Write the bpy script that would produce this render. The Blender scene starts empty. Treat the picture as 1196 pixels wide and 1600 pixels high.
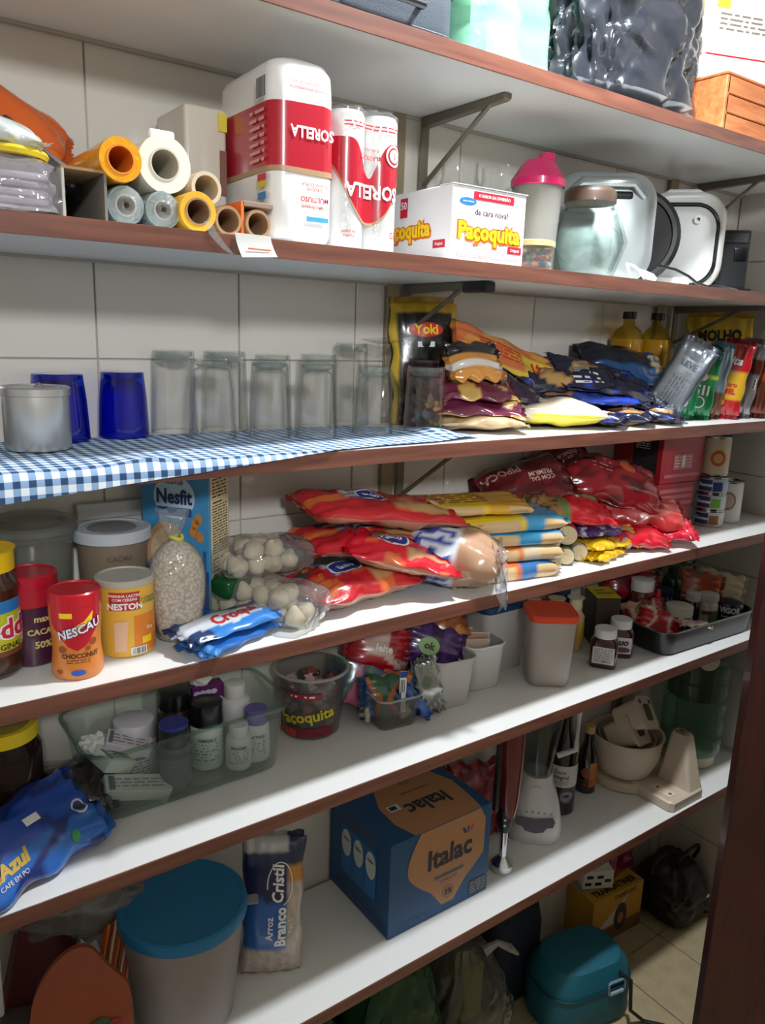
import bpy, bmesh, math, random
from math import sin, cos, pi, radians, atan2, hypot
from mathutils import Vector, Matrix, Euler, noise
from mathutils.bvhtree import BVHTree

random.seed(7)
SCN = bpy.context.scene
COL = SCN.collection

# ---------------------------------------------------------------- camera
cam_d = bpy.data.cameras.new('camera')
cam_d.sensor_fit = 'VERTICAL'; cam_d.sensor_height = 36.0; cam_d.lens = 27.34
cam_d.clip_start = 0.02
cam = bpy.data.objects.new('camera', cam_d); COL.objects.link(cam)
yaw, pitch, roll = radians(36.308), radians(-12.935), radians(1.967)
f_ = Vector((sin(yaw)*cos(pitch), cos(yaw)*cos(pitch), sin(pitch)))
r_ = Vector((cos(yaw), -sin(yaw), 0)); u_ = r_.cross(f_)
r2 = cos(roll)*r_ + sin(roll)*u_; u2 = -sin(roll)*r_ + cos(roll)*u_
cam.matrix_world = Matrix(((r2.x, u2.x, -f_.x, 0.0), (r2.y, u2.y, -f_.y, -0.945), (r2.z, u2.z, -f_.z, 1.671), (0, 0, 0, 1)))
SCN.camera = cam

# ---------------------------------------------------------------- light
w = bpy.data.worlds.new('world'); SCN.world = w; w.use_nodes = True
w.node_tree.nodes['Background'].inputs[0].default_value = (0.80, 0.86, 0.95, 1)
w.node_tree.nodes['Background'].inputs[1].default_value = 0.17

def area(name, loc, target, size, power, color):
    d = bpy.data.lights.new(name, 'AREA'); d.shape = 'DISK'; d.size = size; d.energy = power; d.color = color
    o = bpy.data.objects.new(name, d); COL.objects.link(o); o.location = loc
    o.rotation_euler = (Vector(target)-Vector(loc)).to_track_quat('-Z', 'Y').to_euler()
    return o
area('pantry_lamp_light', (1.05, -0.27, 2.585), (1.05, -0.24, 0), 0.12, 30.0, (0.93, 0.97, 1.0))
area('kitchen_lamp_light', (-0.4, -2.7, 2.56), (0.9, 0.2, 1.35), 0.30, 48.0, (0.93, 0.97, 1.0))
SCN.view_settings.view_transform = 'Standard'
SCN.view_settings.look = 'None'
SCN.view_settings.exposure = 0.0
SCN.view_settings.gamma = 1.0
SCN.view_settings.use_curve_mapping = False
SCN.cycles.transparent_max_bounces = 48
SCN.cycles.max_bounces = 10

# ---------------------------------------------------------------- materials
def lin(c):
    return tuple((x/255/12.92 if x/255 <= 0.04045 else ((x/255+0.055)/1.055)**2.4) for x in c[:3])
MC = {}
def nm(key):
    m = bpy.data.materials.new(key); m.use_nodes = True
    return m, m.node_tree.nodes, m.node_tree.links, m.node_tree.nodes['Principled BSDF']
def add_bump(N, L, b, strength, scale, dist=0.002, detail=3):
    tc = N.new('ShaderNodeTexCoord'); n = N.new('ShaderNodeTexNoise'); n.inputs['Scale'].default_value = scale; n.inputs['Detail'].default_value = detail
    L.new(tc.outputs['Object'], n.inputs['Vector'])
    bp = N.new('ShaderNodeBump'); bp.inputs['Strength'].default_value = strength; bp.inputs['Distance'].default_value = dist
    L.new(n.outputs['Fac'], bp.inputs['Height']); L.new(bp.outputs['Normal'], b.inputs['Normal'])
    return n
def mat(rgb, rough=0.5, metal=0.0, coat=0.0, bump=0.0, bs=120, var=0.0, alpha=1.0, trans=0.0, sss=0.0):
    key = ('m', tuple(rgb), rough, metal, coat, bump, bs, var, alpha, trans, sss)
    if key in MC: return MC[key]
    m, N, L, b = nm('plain_%d' % len(MC))
    c = lin(rgb)
    b.inputs['Base Color'].default_value = (*c, 1); b.inputs['Roughness'].default_value = rough
    b.inputs['Metallic'].default_value = metal; b.inputs['Coat Weight'].default_value = coat
    b.inputs['Coat Roughness'].default_value = 0.12
    b.inputs['Alpha'].default_value = alpha; b.inputs['Transmission Weight'].default_value = trans
    if sss:
        b.inputs['Subsurface Weight'].default_value = sss; b.inputs['Subsurface Radius'].default_value = (0.01, 0.01, 0.01)
    n = None
    if bump or var:
        n = add_bump(N, L, b, bump, bs)
    if var:
        mx = N.new('ShaderNodeMix'); mx.data_type = 'RGBA'
        mx.inputs[6].default_value = (*[x*(1-var) for x in c], 1); mx.inputs[7].default_value = (*[min(1, x*(1+var)) for x in c], 1)
        L.new(n.outputs['Fac'], mx.inputs[0]); L.new(mx.outputs[2], b.inputs['Base Color'])
    MC[key] = m; return m
def vmat(rough=0.35, metal=0.0, coat=0.3, bump=0.15, bs=60):
    key = ('v', rough, metal, coat, bump, bs)
    if key in MC: return MC[key]
    m, N, L, b = nm('printed_%d' % len(MC))
    a = N.new('ShaderNodeVertexColor'); a.layer_name = 'Col'
    L.new(a.outputs['Color'], b.inputs['Base Color'])
    b.inputs['Roughness'].default_value = rough; b.inputs['Metallic'].default_value = metal
    b.inputs['Coat Weight'].default_value = coat; b.inputs['Coat Roughness'].default_value = 0.15
    if bump: add_bump(N, L, b, bump, bs, 0.004)
    MC[key] = m; return m
def sheen(N, L, lw, k):
    """the same falloff on both faces of a thin wall: 4% head-on, rising at the rim"""
    p = N.new('ShaderNodeMath'); p.operation = 'POWER'; p.inputs[1].default_value = 4.0; L.new(lw.outputs['Facing'], p.inputs[0])
    a = N.new('ShaderNodeMath'); a.operation = 'MULTIPLY_ADD'; a.inputs[1].default_value = 0.55*k; a.inputs[2].default_value = 0.028*k; a.use_clamp = True
    L.new(p.outputs[0], a.inputs[0]); return a
def film(tint=(240, 242, 242), haze=0.06, gloss=1.0, rough=0.08, bump=0.6, bs=45, hazec=(235, 238, 240)):
    """thin clear plastic: see-through, a little milky, with a wrinkled sheen"""
    key = ('f', tint, haze, gloss, rough, bump, bs, hazec)
    if key in MC: return MC[key]
    m, N, L, b = nm('film_%d' % len(MC)); N.remove(b)
    out = N['Material Output']
    tr = N.new('ShaderNodeBsdfTransparent'); tr.inputs[0].default_value = (*lin(tint), 1)
    df = N.new('ShaderNodeBsdfDiffuse'); df.inputs[0].default_value = (*lin(hazec), 1)
    gl = N.new('ShaderNodeBsdfGlossy'); gl.inputs['Roughness'].default_value = rough
    m1 = N.new('ShaderNodeMixShader'); m1.inputs[0].default_value = haze
    L.new(tr.outputs[0], m1.inputs[1]); L.new(df.outputs[0], m1.inputs[2])
    fr = N.new('ShaderNodeLayerWeight'); fr.inputs['Blend'].default_value = 0.5
    mu = sheen(N, L, fr, gloss)
    m2 = N.new('ShaderNodeMixShader'); L.new(mu.outputs[0], m2.inputs[0]); L.new(m1.outputs[0], m2.inputs[1]); L.new(gl.outputs[0], m2.inputs[2])
    if bump:
        tc = N.new('ShaderNodeTexCoord'); n = N.new('ShaderNodeTexNoise'); n.inputs['Scale'].default_value = bs; n.inputs['Detail'].default_value = 2
        L.new(tc.outputs['Object'], n.inputs['Vector'])
        bp = N.new('ShaderNodeBump'); bp.inputs['Strength'].default_value = bump; bp.inputs['Distance'].default_value = 0.006
        L.new(n.outputs['Fac'], bp.inputs['Height']); L.new(bp.outputs['Normal'], gl.inputs['Normal']); L.new(bp.outputs['Normal'], fr.inputs['Normal'])
    L.new(m2.outputs[0], out.inputs['Surface'])
    MC[key] = m; return m
def glass(tint=(253, 254, 254), edge=(222, 229, 228), gloss=1.0):
    """thin-walled glass: clear face-on, tinted and shiny where the wall is seen edge-on"""
    key = ('g', tint, edge, gloss)
    if key in MC: return MC[key]
    m, N, L, b = nm('glass_%d' % len(MC)); N.remove(b)
    out = N['Material Output']
    lw = N.new('ShaderNodeLayerWeight'); lw.inputs['Blend'].default_value = 0.25
    mc = N.new('ShaderNodeMix'); mc.data_type = 'RGBA'
    mc.inputs[6].default_value = (*lin(tint), 1); mc.inputs[7].default_value = (*lin(edge), 1)
    lw.inputs['Blend'].default_value = 0.5
    pw = N.new('ShaderNodeMath'); pw.operation = 'POWER'; pw.inputs[1].default_value = 3.5; L.new(lw.outputs['Facing'], pw.inputs[0])
    L.new(pw.outputs[0], mc.inputs[0])
    tr = N.new('ShaderNodeBsdfTransparent'); L.new(mc.outputs[2], tr.inputs[0])
    gl = N.new('ShaderNodeBsdfGlossy'); gl.inputs['Roughness'].default_value = 0.03
    fr = N.new('ShaderNodeLayerWeight'); fr.inputs['Blend'].default_value = 0.5
    mu = sheen(N, L, fr, gloss)
    m2 = N.new('ShaderNodeMixShader'); L.new(mu.outputs[0], m2.inputs[0]); L.new(tr.outputs[0], m2.inputs[1]); L.new(gl.outputs[0], m2.inputs[2])
    L.new(m2.outputs[0], out.inputs['Surface'])
    MC[key] = m; return m
def wood_mat(key, c1, c2, rough=0.4, axis=(1.2, 14, 14), coat=0.15):
    if key in MC: return MC[key]
    m, N, L, b = nm(key)
    tc = N.new('ShaderNodeTexCoord'); mp = N.new('ShaderNodeMapping'); mp.inputs['Scale'].default_value = axis
    n = N.new('ShaderNodeTexNoise'); n.inputs['Scale'].default_value = 5; n.inputs['Detail'].default_value = 6; n.inputs['Distortion'].default_value = 0.6
    cr = N.new('ShaderNodeValToRGB'); cr.color_ramp.elements[0].position = 0.3; cr.color_ramp.elements[1].position = 0.7
    cr.color_ramp.elements[0].color = (*lin(c1), 1); cr.color_ramp.elements[1].color = (*lin(c2), 1)
    L.new(tc.outputs['Object'], mp.inputs[0]); L.new(mp.outputs[0], n.inputs['Vector']); L.new(n.outputs['Fac'], cr.inputs[0])
    L.new(cr.outputs[0], b.inputs['Base Color']); b.inputs['Roughness'].default_value = rough; b.inputs['Coat Weight'].default_value = coat
    bp = N.new('ShaderNodeBump'); bp.inputs['Strength'].default_value = 0.15; bp.inputs['Distance'].default_value = 0.001
    L.new(n.outputs['Fac'], bp.inputs['Height']); L.new(bp.outputs['Normal'], b.inputs['Normal'])
    MC[key] = m; return m
EDGE = wood_mat('edge_wood', (92, 54, 44), (126, 78, 62))
DOORW = wood_mat('door_wood', (52, 14, 12), (74, 22, 18), 0.45, (14, 14, 1.2))
BOARD = mat((232, 233, 232), 0.28, bump=0.02, bs=40)
UNDER = mat((214, 214, 212), 0.4)
TILE = mat((218, 212, 202), 0.16, coat=0.4, var=0.02, bs=4)
GROUT = mat((182, 175, 162), 0.8)
FTILE = mat((176, 160, 128), 0.35, var=0.22, bs=26, bump=0.1)
FGROUT = mat((84, 70, 56), 0.9)
STEEL = mat((150, 138, 112), 0.5, metal=0.2)
IRON = mat((118, 110, 96), 0.5, metal=0.25)
CHROME = mat((200, 202, 205), 0.16, metal=1.0)
BLACKP = mat((18, 18, 20), 0.35)
CARD = mat((158, 122, 88), 0.85, bump=0.1, bs=200)
WHITEP = mat((232, 232, 230), 0.4)
PAPER = mat((236, 236, 232), 0.8)
INK = mat((24, 22, 24), 0.5)
REDINK = mat((196, 22, 40), 0.5)
WINK = mat((240, 240, 240), 0.5)
YINK = mat((244, 206, 40), 0.5)

# ---------------------------------------------------------------- geometry helpers
class G:
    def __init__(s): s.bm = bmesh.new()
    def box(s, x0, x1, y0, y1, z0, z1, bev=0.0, seg=2, M=None):
        r = bmesh.ops.create_cube(s.bm, size=1.0); vs = r['verts']
        for v in vs: v.co = Vector(((x0+x1)/2+v.co.x*(x1-x0), (y0+y1)/2+v.co.y*(y1-y0), (z0+z1)/2+v.co.z*(z1-z0)))
        if M: bmesh.ops.transform(s.bm, matrix=M, verts=vs)
        if bev:
            es = list({e for v in vs for e in v.link_edges})
            bmesh.ops.bevel(s.bm, geom=es, offset=bev, segments=seg, affect='EDGES', profile=0.5)
        return s
    def rings(s, rings, cap0=True, cap1=True, closed=True, M=None):
        vv = [[s.bm.verts.new(M @ Vector(p) if M else p) for p in r] for r in rings]
        n = len(vv[0])
        for a, b in zip(vv, vv[1:]):
            for i in range(n if closed else n-1):
                j = (i+1) % n
                try: s.bm.faces.new((a[i], a[j], b[j], b[i]))
                except ValueError: pass
        if cap0: s.bm.faces.new(list(reversed(vv[0])))
        if cap1: s.bm.faces.new(vv[-1])
        return vv
    def lathe(s, prof, seg=32, cx=0, cy=0, cap0=True, cap1=True, M=None, flute=0, nf=12):
        R = []
        for r, z in prof:
            r = max(r, 1e-5)
            R.append([(cx+r*(1+flute*cos(nf*2*pi*i/seg))*cos(2*pi*i/seg), cy+r*(1+flute*cos(nf*2*pi*i/seg))*sin(2*pi*i/seg), z) for i in range(seg)])
        s.rings(R, cap0, cap1, M=M); return s
    def tube(s, pts, r, seg=8, closed=False, rs=None):
        P = [Vector(p) for p in pts]; n = len(P); R = []
        up = Vector((0.13, 0.21, 1)).normalized()
        for i, p in enumerate(P):
            a = P[(i-1) % n] if (closed or i > 0) else p
            b = P[(i+1) % n] if (closed or i < n-1) else p
            t = (b-a).normalized()
            x = t.cross(up)
            if x.length < 1e-4: x = t.cross(Vector((1, 0, 0)))
            x.normalize(); y = t.cross(x)
            rr = rs[i] if rs else r
            R.append([p+rr*(cos(2*pi*k/seg)*x+sin(2*pi*k/seg)*y) for k in range(seg)])
        if closed: R.append(R[0]); s.rings(R, False, False); bmesh.ops.remove_doubles(s.bm, verts=s.bm.verts[:], dist=1e-6)
        else: s.rings(R)
        return s
    def prism(s, poly, z0, z1, M=None):
        s.rings([[(x, y, z0) for x, y in poly], [(x, y, z1) for x, y in poly]], M=M); return s
    def ball(s, c, r, sub=2, sc=(1, 1, 1), nz=0.0, nf=30):
        q = bmesh.ops.create_icosphere(s.bm, subdivisions=sub, radius=1.0)
        for v in q['verts']:
            d = v.co.copy(); k = 1+nz*noise.noise(d*2.0+Vector(c)*nf)
            v.co = Vector((c[0]+d.x*r*sc[0]*k, c[1]+d.y*r*sc[1]*k, c[2]+d.z*r*sc[2]*k))
        return s
    def out(s, name, m, parent=None, smooth=35, loc=None, rot=None):
        bmesh.ops.recalc_face_normals(s.bm, faces=s.bm.faces[:])
        me = bpy.data.meshes.new(name); s.bm.to_mesh(me); s.bm.free()
        me.materials.append(m)
        if smooth: me.shade_smooth(); me.set_sharp_from_angle(angle=radians(smooth))
        o = bpy.data.objects.new(name, me); COL.objects.link(o)
        if parent: o.parent = parent
        if loc: o.location = loc
        if rot: o.rotation_euler = rot
        return o
def rrect(w, d, r, n=5, cx=0, cy=0):
    r = min(r, w/2-1e-4, d/2-1e-4); pts = []
    for k, (sx, sy) in enumerate(((1, 1), (-1, 1), (-1, -1), (1, -1))):
        for i in range(n+1):
            a = k*pi/2+i*pi/2/n
            pts.append((cx+sx*(w/2-r)+r*cos(a), cy+sy*(d/2-r)+r*sin(a)))
    return pts
def loft(g, secs, n=5, cap0=True, cap1=True, M=None):
    """secs: (w, d, corner radius, z[, cx, cy])"""
    R = []
    for q in secs:
        cx, cy = (q[4], q[5]) if len(q) > 4 else (0, 0)
        R.append([(x, y, q[3]) for x, y in rrect(q[0], q[1], q[2], n, cx, cy)])
    g.rings(R, cap0, cap1, M=M); return g
def T(name, label, cat, loc=(0, 0, 0), rz=0.0, group=None, rot=None):
    o = bpy.data.objects.new(name, None); o.empty_display_size = 0.02; COL.objects.link(o)
    o.location = loc; o.rotation_euler = rot if rot else (0, 0, rz)
    o['label'] = label; o['category'] = cat
    if group: o['group'] = group
    return o
def tag(o, label, cat, group=None):
    o['label'] = label; o['category'] = cat
    if group: o['group'] = group
    return o
def struct(o): o['kind'] = 'structure'; return o
def dup(root, loc, rot=None, label=None, group=None):
    r = root.copy(); COL.objects.link(r); r.location = loc
    if rot is not None: r.rotation_euler = rot
    if label: r['label'] = label
    if group: r['group'] = group
    for ch in list(root.children):
        c = ch.copy(); COL.objects.link(c); c.parent = r
        for gch in list(ch.children):
            d = gch.copy(); COL.objects.link(d); d.parent = c
    return r
def face(x, y): return -atan2(x, 0.945+y)      # turn a thing's front (-Y) towards the aisle
# --- flat print: maps take (x, y) on the printed sheet and give a point on the thing
def pmap(o, ux=(1, 0, 0), uy=(0, 0, 1)):
    o, ux, uy = Vector(o), Vector(ux).normalized(), Vector(uy).normalized()
    return lambda x, y: o+ux*x+uy*y
def cmap(r, a0=-90, z0=0.0, cx=0, cy=0, e=0.0008):
    a0 = radians(a0)
    return lambda x, y: Vector((cx+(r+e)*cos(a0+x/r), cy+(r+e)*sin(a0+x/r), z0+y))
def bmap(ob, ox=0.0, oy=0.0, ang=0.0, e=0.0010, side=1):
    """print laid on a bag: dropped on to its upper (or lower) skin"""
    me = ob.data
    tree = BVHTree.FromPolygons([v.co for v in me.vertices], [p.vertices for p in me.polygons])
    ca, sa = cos(ang), sin(ang)
    def f(x, y):
        if side < 0: x = -x
        px, py = ox+x*ca-y*sa, oy+x*sa+y*ca
        h = tree.ray_cast(Vector((px, py, side*0.5)), Vector((0, 0, -side)))
        return Vector((px, py, (h[0].z if h[0] else 0)+side*e))
    return f
def txt(parent, s, size, m, mp, x=0.0, y=0.0, bold=0.0, shear=0.0, sp=1.0, ang=0.0, sx=1.0, name='lettering', fine=False):
    cu = bpy.data.curves.new('t', 'FONT'); cu.body = s; cu.size = size; cu.align_x = 'CENTER'; cu.align_y = 'CENTER'
    cu.offset = bold*size; cu.shear = shear; cu.space_character = sp; cu.resolution_u = 2; cu.fill_mode = 'FRONT'
    if '\n' in s: cu.space_line = 0.9
    o = bpy.data.objects.new('t', cu); COL.objects.link(o)
    dg = bpy.context.evaluated_depsgraph_get(); me = bpy.data.meshes.new_from_object(o.evaluated_get(dg))
    bpy.data.objects.remove(o); bpy.data.curves.remove(cu)
    bm = bmesh.new(); bm.from_mesh(me); bpy.data.meshes.remove(me)
    if fine:
        for _ in range(2):
            es = [e for e in bm.edges if e.calc_length() > size*0.28]
            if es: bmesh.ops.subdivide_edges(bm, edges=es, cuts=1); bmesh.ops.triangulate(bm, faces=[f for f in bm.faces if len(f.verts) > 4])
    ca, sa = cos(ang), sin(ang)
    for v in bm.verts:
        px, py = v.co.x*sx, v.co.y
        v.co = mp(x+px*ca-py*sa, y+px*sa+py*ca)
    me = bpy.data.meshes.new(name); bm.to_mesh(me); bm.free(); me.materials.append(m)
    o = bpy.data.objects.new(name, me); COL.objects.link(o); o.parent = parent
    return o
def rpatch(parent, x0, x1, y0, y1, m, mp, nu=6, nv=4, name='printed_panel', lift=None):
    g = G(); R = [[mp(x0+(x1-x0)*i/nu, y0+(y1-y0)*j/nv) for i in range(nu+1)] for j in range(nv+1)]
    g.rings(R, False, False, closed=False)
    return g.out(name, m, parent)
def epatch(parent, cx, cy, rx, ry, m, mp, seg=28, nr=4, name='printed_emblem', pw=2.0, ang=0.0):
    g = G(); R = []
    def pt(a, k):
        c, s_ = cos(a), sin(a)
        x = rx*k*(abs(c)**(2/pw))*(1 if c >= 0 else -1); y = ry*k*(abs(s_)**(2/pw))*(1 if s_ >= 0 else -1)
        return mp(cx+x*cos(ang)-y*sin(ang), cy+x*sin(ang)+y*cos(ang))
    for k in range(1, nr+1): R.append([pt(2*pi*i/seg, k/nr) for i in range(seg)])
    vv = g.rings(R, False, False)
    c = g.bm.verts.new(mp(cx, cy))
    for i in range(seg): g.bm.faces.new((c, vv[0][i], vv[0][(i+1) % seg]))
    return g.out(name, m, parent)
def polyp(parent, pts, m, mp, name='printed_shape', fine=0.0):
    bm = bmesh.new(); vs = [bm.verts.new((x, y, 0)) for x, y in pts]; bm.faces.new(vs)
    bmesh.ops.triangulate(bm, faces=bm.faces[:])
    if fine:
        for _ in range(4):
            es = [e for e in bm.edges if e.calc_length() > fine]
            if es: bmesh.ops.subdivide_edges(bm, edges=es, cuts=1); bmesh.ops.triangulate(bm, faces=[f for f in bm.faces if len(f.verts) > 3])
    for v in bm.verts: v.co = mp(v.co.x, v.co.y)
    g = G(); g.bm.free(); g.bm = bm
    return g.out(name, m, parent)
def textlines(parent, x0, x1, y0, y1, n, m, mp, name='small_print'):
    """rows of small print too fine to read, as short strokes"""
    g = G(); h = (y1-y0)/n
    for k in range(n):
        y = y0+h*(k+0.3); x = x0
        while x < x1-0.001:
            l = min(random.uniform(0.3, 1.2)*h*3, x1-x)
            q = [mp(x, y), mp(x+l, y), mp(x+l, y+h*0.42), mp(x, y+h*0.42)]
            g.bm.faces.new([g.bm.verts.new(p) for p in q]); x += l+h*0.6
    return g.out(name, m, parent)
def barcode(parent, x0, x1, y0, y1, mp, name='barcode'):
    rpatch(parent, x0-0.002, x1+0.002, y0-0.001, y1+0.001, WINK, mp, 4, 1, name='barcode_panel')
    g = G(); x = x0
    up = mp(0.5*(x0+x1), 0.5*(y0+y1))
    while x < x1:
        l = random.choice((0.0005, 0.0009, 0.0013))
        q = [mp(x, y0), mp(x+l, y0), mp(x+l, y1), mp(x, y1)]
        nrm = (q[1]-q[0]).cross(q[3]-q[0]).normalized()*0.0003
        g.bm.faces.new([g.bm.verts.new(p+nrm) for p in q]); x += l+random.choice((0.0006, 0.001))
    return g.out(name, INK, parent)
# --- pillow bags
def bagmesh(L, W, Tk, paint=None, m=None, parent=None, name='bag_body', nx=34, ny=24, lump=0.0, ls=40, wr=0.004, bend=0.0, droop=0.0,
            seed=0.0, px=2.4, py=2.2, taper=0.0, flat=0.35, twist=0.0, pinch=0.0, waist=0.0):
    """closed pillow shape: length along X, width along Y, thickness along Z; crease folds run in from both ends"""
    g = G(); lay = g.bm.loops.layers.color.new('Col') if paint else None
    so = Vector((seed*3.1, seed*1.7, seed))
    def P(u, v, side):
        a, b = 2*u-1, 2*v-1
        t = Tk/2*max(0, 1-abs(a)**px)**0.5*max(0, 1-abs(b)**py)**0.5
        if side < 0: t *= (1-flat)
        w = W*(1-taper*u)*(1-pinch*abs(a)**4)*(1-waist*(1-a*a))
        x, y = L*a/2*(1-0.03*b*b), w*b/2*(1-0.05*(1-a*a))
        k = min(1, t/(Tk*0.18+1e-6))
        q = Vector((x, y, side*Tk*0.2))
        n1 = noise.noise(q*18+so); n2 = noise.noise(Vector((x*9, y*60, side*3))+so)
        e = abs(a)**3
        dz = wr*(n1*1.2+n2*1.3*(0.3+e))*k + wr*1.2*e*sin(b*16+seed*5)*k
        if lump: dz += lump*(noise.noise(q*ls+so))*k + lump*0.6*noise.noise(q*ls*2.1+so)*k
        z = side*(t+dz)
        z += bend*a*a - droop*max(0, a-0.2)**2*1.5
        if twist: ca, sa = cos(twist*a), sin(twist*a); y, z = y*ca-z*sa, y*sa+z*ca
        edge = wr*0.8*sin(a*9+seed)*abs(b)**6
        return Vector((x, y+edge, z))
    nxs = [0.5-0.5*cos(pi*i/nx) for i in range(nx+1)]; nys = [0.5-0.5*cos(pi*j/ny) for j in range(ny+1)]
    grid = {}
    for side in (1, -1):
        for i, u in enumerate(nxs):
            for j, v in enumerate(nys):
                if side < 0 and (i in (0, nx) or j in (0, ny)): grid[(side, i, j)] = grid[(1, i, j)]; continue
                grid[(side, i, j)] = g.bm.verts.new(P(u, v, side))
    uvof = {}
    for side in (1, -1):
        for i in range(nx):
            for j in range(ny):
                q = [(i, j), (i+1, j), (i+1, j+1), (i, j+1)]
                if side < 0: q.reverse()
                f = g.bm.faces.new([grid[(side, a, b)] for a, b in q])
                if lay:
                    for lp, (a, b) in zip(f.loops, q): lp[lay] = (*[q_/255 for q_ in paint(nxs[a], nys[b], side)], 1)
    o = g.out(name, m or vmat(), parent, smooth=180)
    return o
def seal(parent, L, W, end, paint=None, m=None, ln=0.012, z=0.0, seed=0.0, name='end_seal', pinch=0.0, taper=0.0, bend=0.0, droop=0.0):
    """crimped strip that closes a bag's end, with a fine zigzag edge"""
    g = G(); lay = g.bm.loops.layers.color.new('Col') if paint else None
    n = 36; W2 = W*(1-pinch)*(1-(taper if end > 0 else 0))*0.95
    zz = z+bend-(droop*0.96 if end > 0 else 0)
    R = []
    for k in range(4):
        row = []
        for i in range(n+1):
            b = 2*i/n-1; zig = (0.0012 if i % 2 else -0.0012) if k == 3 else 0
            row.append(Vector((end*(L/2-0.002+ln*k/3+zig-0.015*L*b*b), W2*b/2, zz+0.0015*sin(b*11+seed*3)*(k+1)/2+0.0006*(1 if k % 2 else -1)+0.003*sin(b*4+seed)*k/3)))
        R.append(row)
    g.rings(R, False, False, closed=False)
    if lay:
        for f in g.bm.faces:
            for lp in f.loops:
                v = lp.vert.co.y/W2+0.5; lp[lay] = (*[q_/255 for q_ in paint(1.0 if end > 0 else 0.0, min(1, max(0, v)), 1)], 1)
    bmesh.ops.solidify(g.bm, geom=g.bm.faces[:], thickness=0.0006)
    return g.out(name, m or vmat(), parent, smooth=60)
HEAP = {}
def settle(objs, M, key, floor, eps=0.0028):
    """let a bag lie on (or tuck under) what is already in its heap instead of sinking into it"""
    trees = HEAP.setdefault(key, [])
    body = objs[0].data; cz = sum((M @ v.co).z for v in body.vertices)/len(body.vertices)
    Mi = M.inverted(); new = []
    for o in objs:
        me = o.data; nz = (M.to_3x3() @ Vector((0, 0, 1)))
        for v in me.vertices:
            q = M @ v.co
            for tr, lo, hi in trees:
                if not (lo.x < q.x < hi.x and lo.y < q.y < hi.y and lo.z-0.01 < q.z < hi.z+0.01): continue
                zs = []; z0 = hi.z+0.05
                for _ in range(6):
                    h = tr.ray_cast(Vector((q.x, q.y, z0)), Vector((0, 0, -1)))
                    if not h[0]: break
                    zs.append(h[0].z); z0 = h[0].z-1e-5
                for a, b in zip(zs[0::2], zs[1::2]):
                    if b-eps < q.z < a+eps:
                        if cz > (a+b)/2: q.z = a+eps+max(0, v.normal.z)*0.001
                        else: q.z = b-eps+min(0, v.normal.z)*0.001
            if q.z < floor: q.z = floor+0.0002+max(0, v.normal.z)*0.0015
            v.co = Mi @ q
    vs = [M @ v.co for v in body.vertices]
    lo = Vector((min(v.x for v in vs), min(v.y for v in vs), min(v.z for v in vs))); hi = Vector((max(v.x for v in vs), max(v.y for v in vs), max(v.z for v in vs)))
    trees.append((BVHTree.FromPolygons(vs, [p.vertices for p in body.polygons]), lo, hi))
def heap_add(key, o, M):
    vs = [M @ v.co for v in o.data.vertices]
    lo = Vector((min(v.x for v in vs), min(v.y for v in vs), min(v.z for v in vs))); hi = Vector((max(v.x for v in vs), max(v.y for v in vs), max(v.z for v in vs)))
    HEAP.setdefault(key, []).append((BVHTree.FromPolygons(vs, [p.vertices for p in o.data.polygons]), lo, hi))
def bag(name, label, cat, loc, rot, L, W, Tk, paint=None, m=None, group=None, seals=(1, 1), seed=0.0, ln=0.012, heap=None, **kw):
    t = T(name, label, cat, loc, group=group, rot=rot)
    o = bagmesh(L, W, Tk, paint, m, t, seed=seed, **kw)
    parts = [o]
    for e, on in zip((-1, 1), seals):
        if on: parts += [seal(t, L, W, e, paint, m, ln=ln, seed=seed, pinch=kw.get('pinch', 0), taper=kw.get('taper', 0), bend=kw.get('bend', 0), droop=kw.get('droop', 0))]
    if heap: settle(parts, Matrix.LocRotScale(Vector(loc), Euler(rot), None), heap[0], heap[1])
    return t, o
def bands(*st):
    """paint along the length: (upto, rgb), ..."""
    def f(u, v, side):
        for a, c in st:
            if u <= a: return c
        return st[-1][1]
    return f
def stand(x, y, rz, lean=0.0, tilt=0.0):
    """rotation of a bag standing on end: its length up, its face (+Z of the bag) towards the aisle; lean leans it back, tilt tips it sideways"""
    M = Matrix.Rotation(rz, 3, 'Z') @ Matrix.Rotation(-lean, 3, 'X') @ Matrix.Rotation(tilt, 3, 'Y') @ Matrix(((0, -1, 0), (0, 0, -1), (1, 0, 0)))
    return M.to_euler()

# ================================================================ the room
D = 0.2873; XR = 2.052; XL = -0.96; YF = -2.95; ZC = 2.66
def wall(name, x0, x1, y0, y1, z0, z1, m=GROUT):
    return struct(G().box(x0, x1, y0, y1, z0, z1).out(name, m, smooth=0))
wb = wall('wall_back', XL-0.1, XR+0.1, D+0.004, D+0.12, -0.05, ZC)
wr_ = wall('wall_right', XR+0.004, XR+0.12, YF, D+0.004, -0.05, ZC)
wl_ = wall('wall_left', XL-0.12, XL, YF, D+0.004, -0.05, ZC, mat((196, 190, 176), 0.6))
wf_ = wall('wall_light_block', XL-0.1, XR+0.1, -1.52, -1.40, -0.05, 1.90, mat((206, 200, 188), 0.5))  # added out of view: keeps the kitchen lamp off the lower shelves
fl = wall('floor', XL-0.1, XR+0.1, YF, D+0.1, -0.06, -0.003, FGROUT)
ce = wall('ceiling', XL-0.1, XR+0.1, YF, D+0.1, ZC, ZC+0.08, mat((226, 222, 212), 0.7))
TW, TH = 0.2355, 0.28
tile0 = G().box(0.0012, TW-0.0012, 0, 0.0052, 0.0012, TH-0.0012, 0.0012, 1).out('tile', TILE, wb, 0)
tm = tile0.data; first = True
x = 0.3575-6*TW
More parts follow.
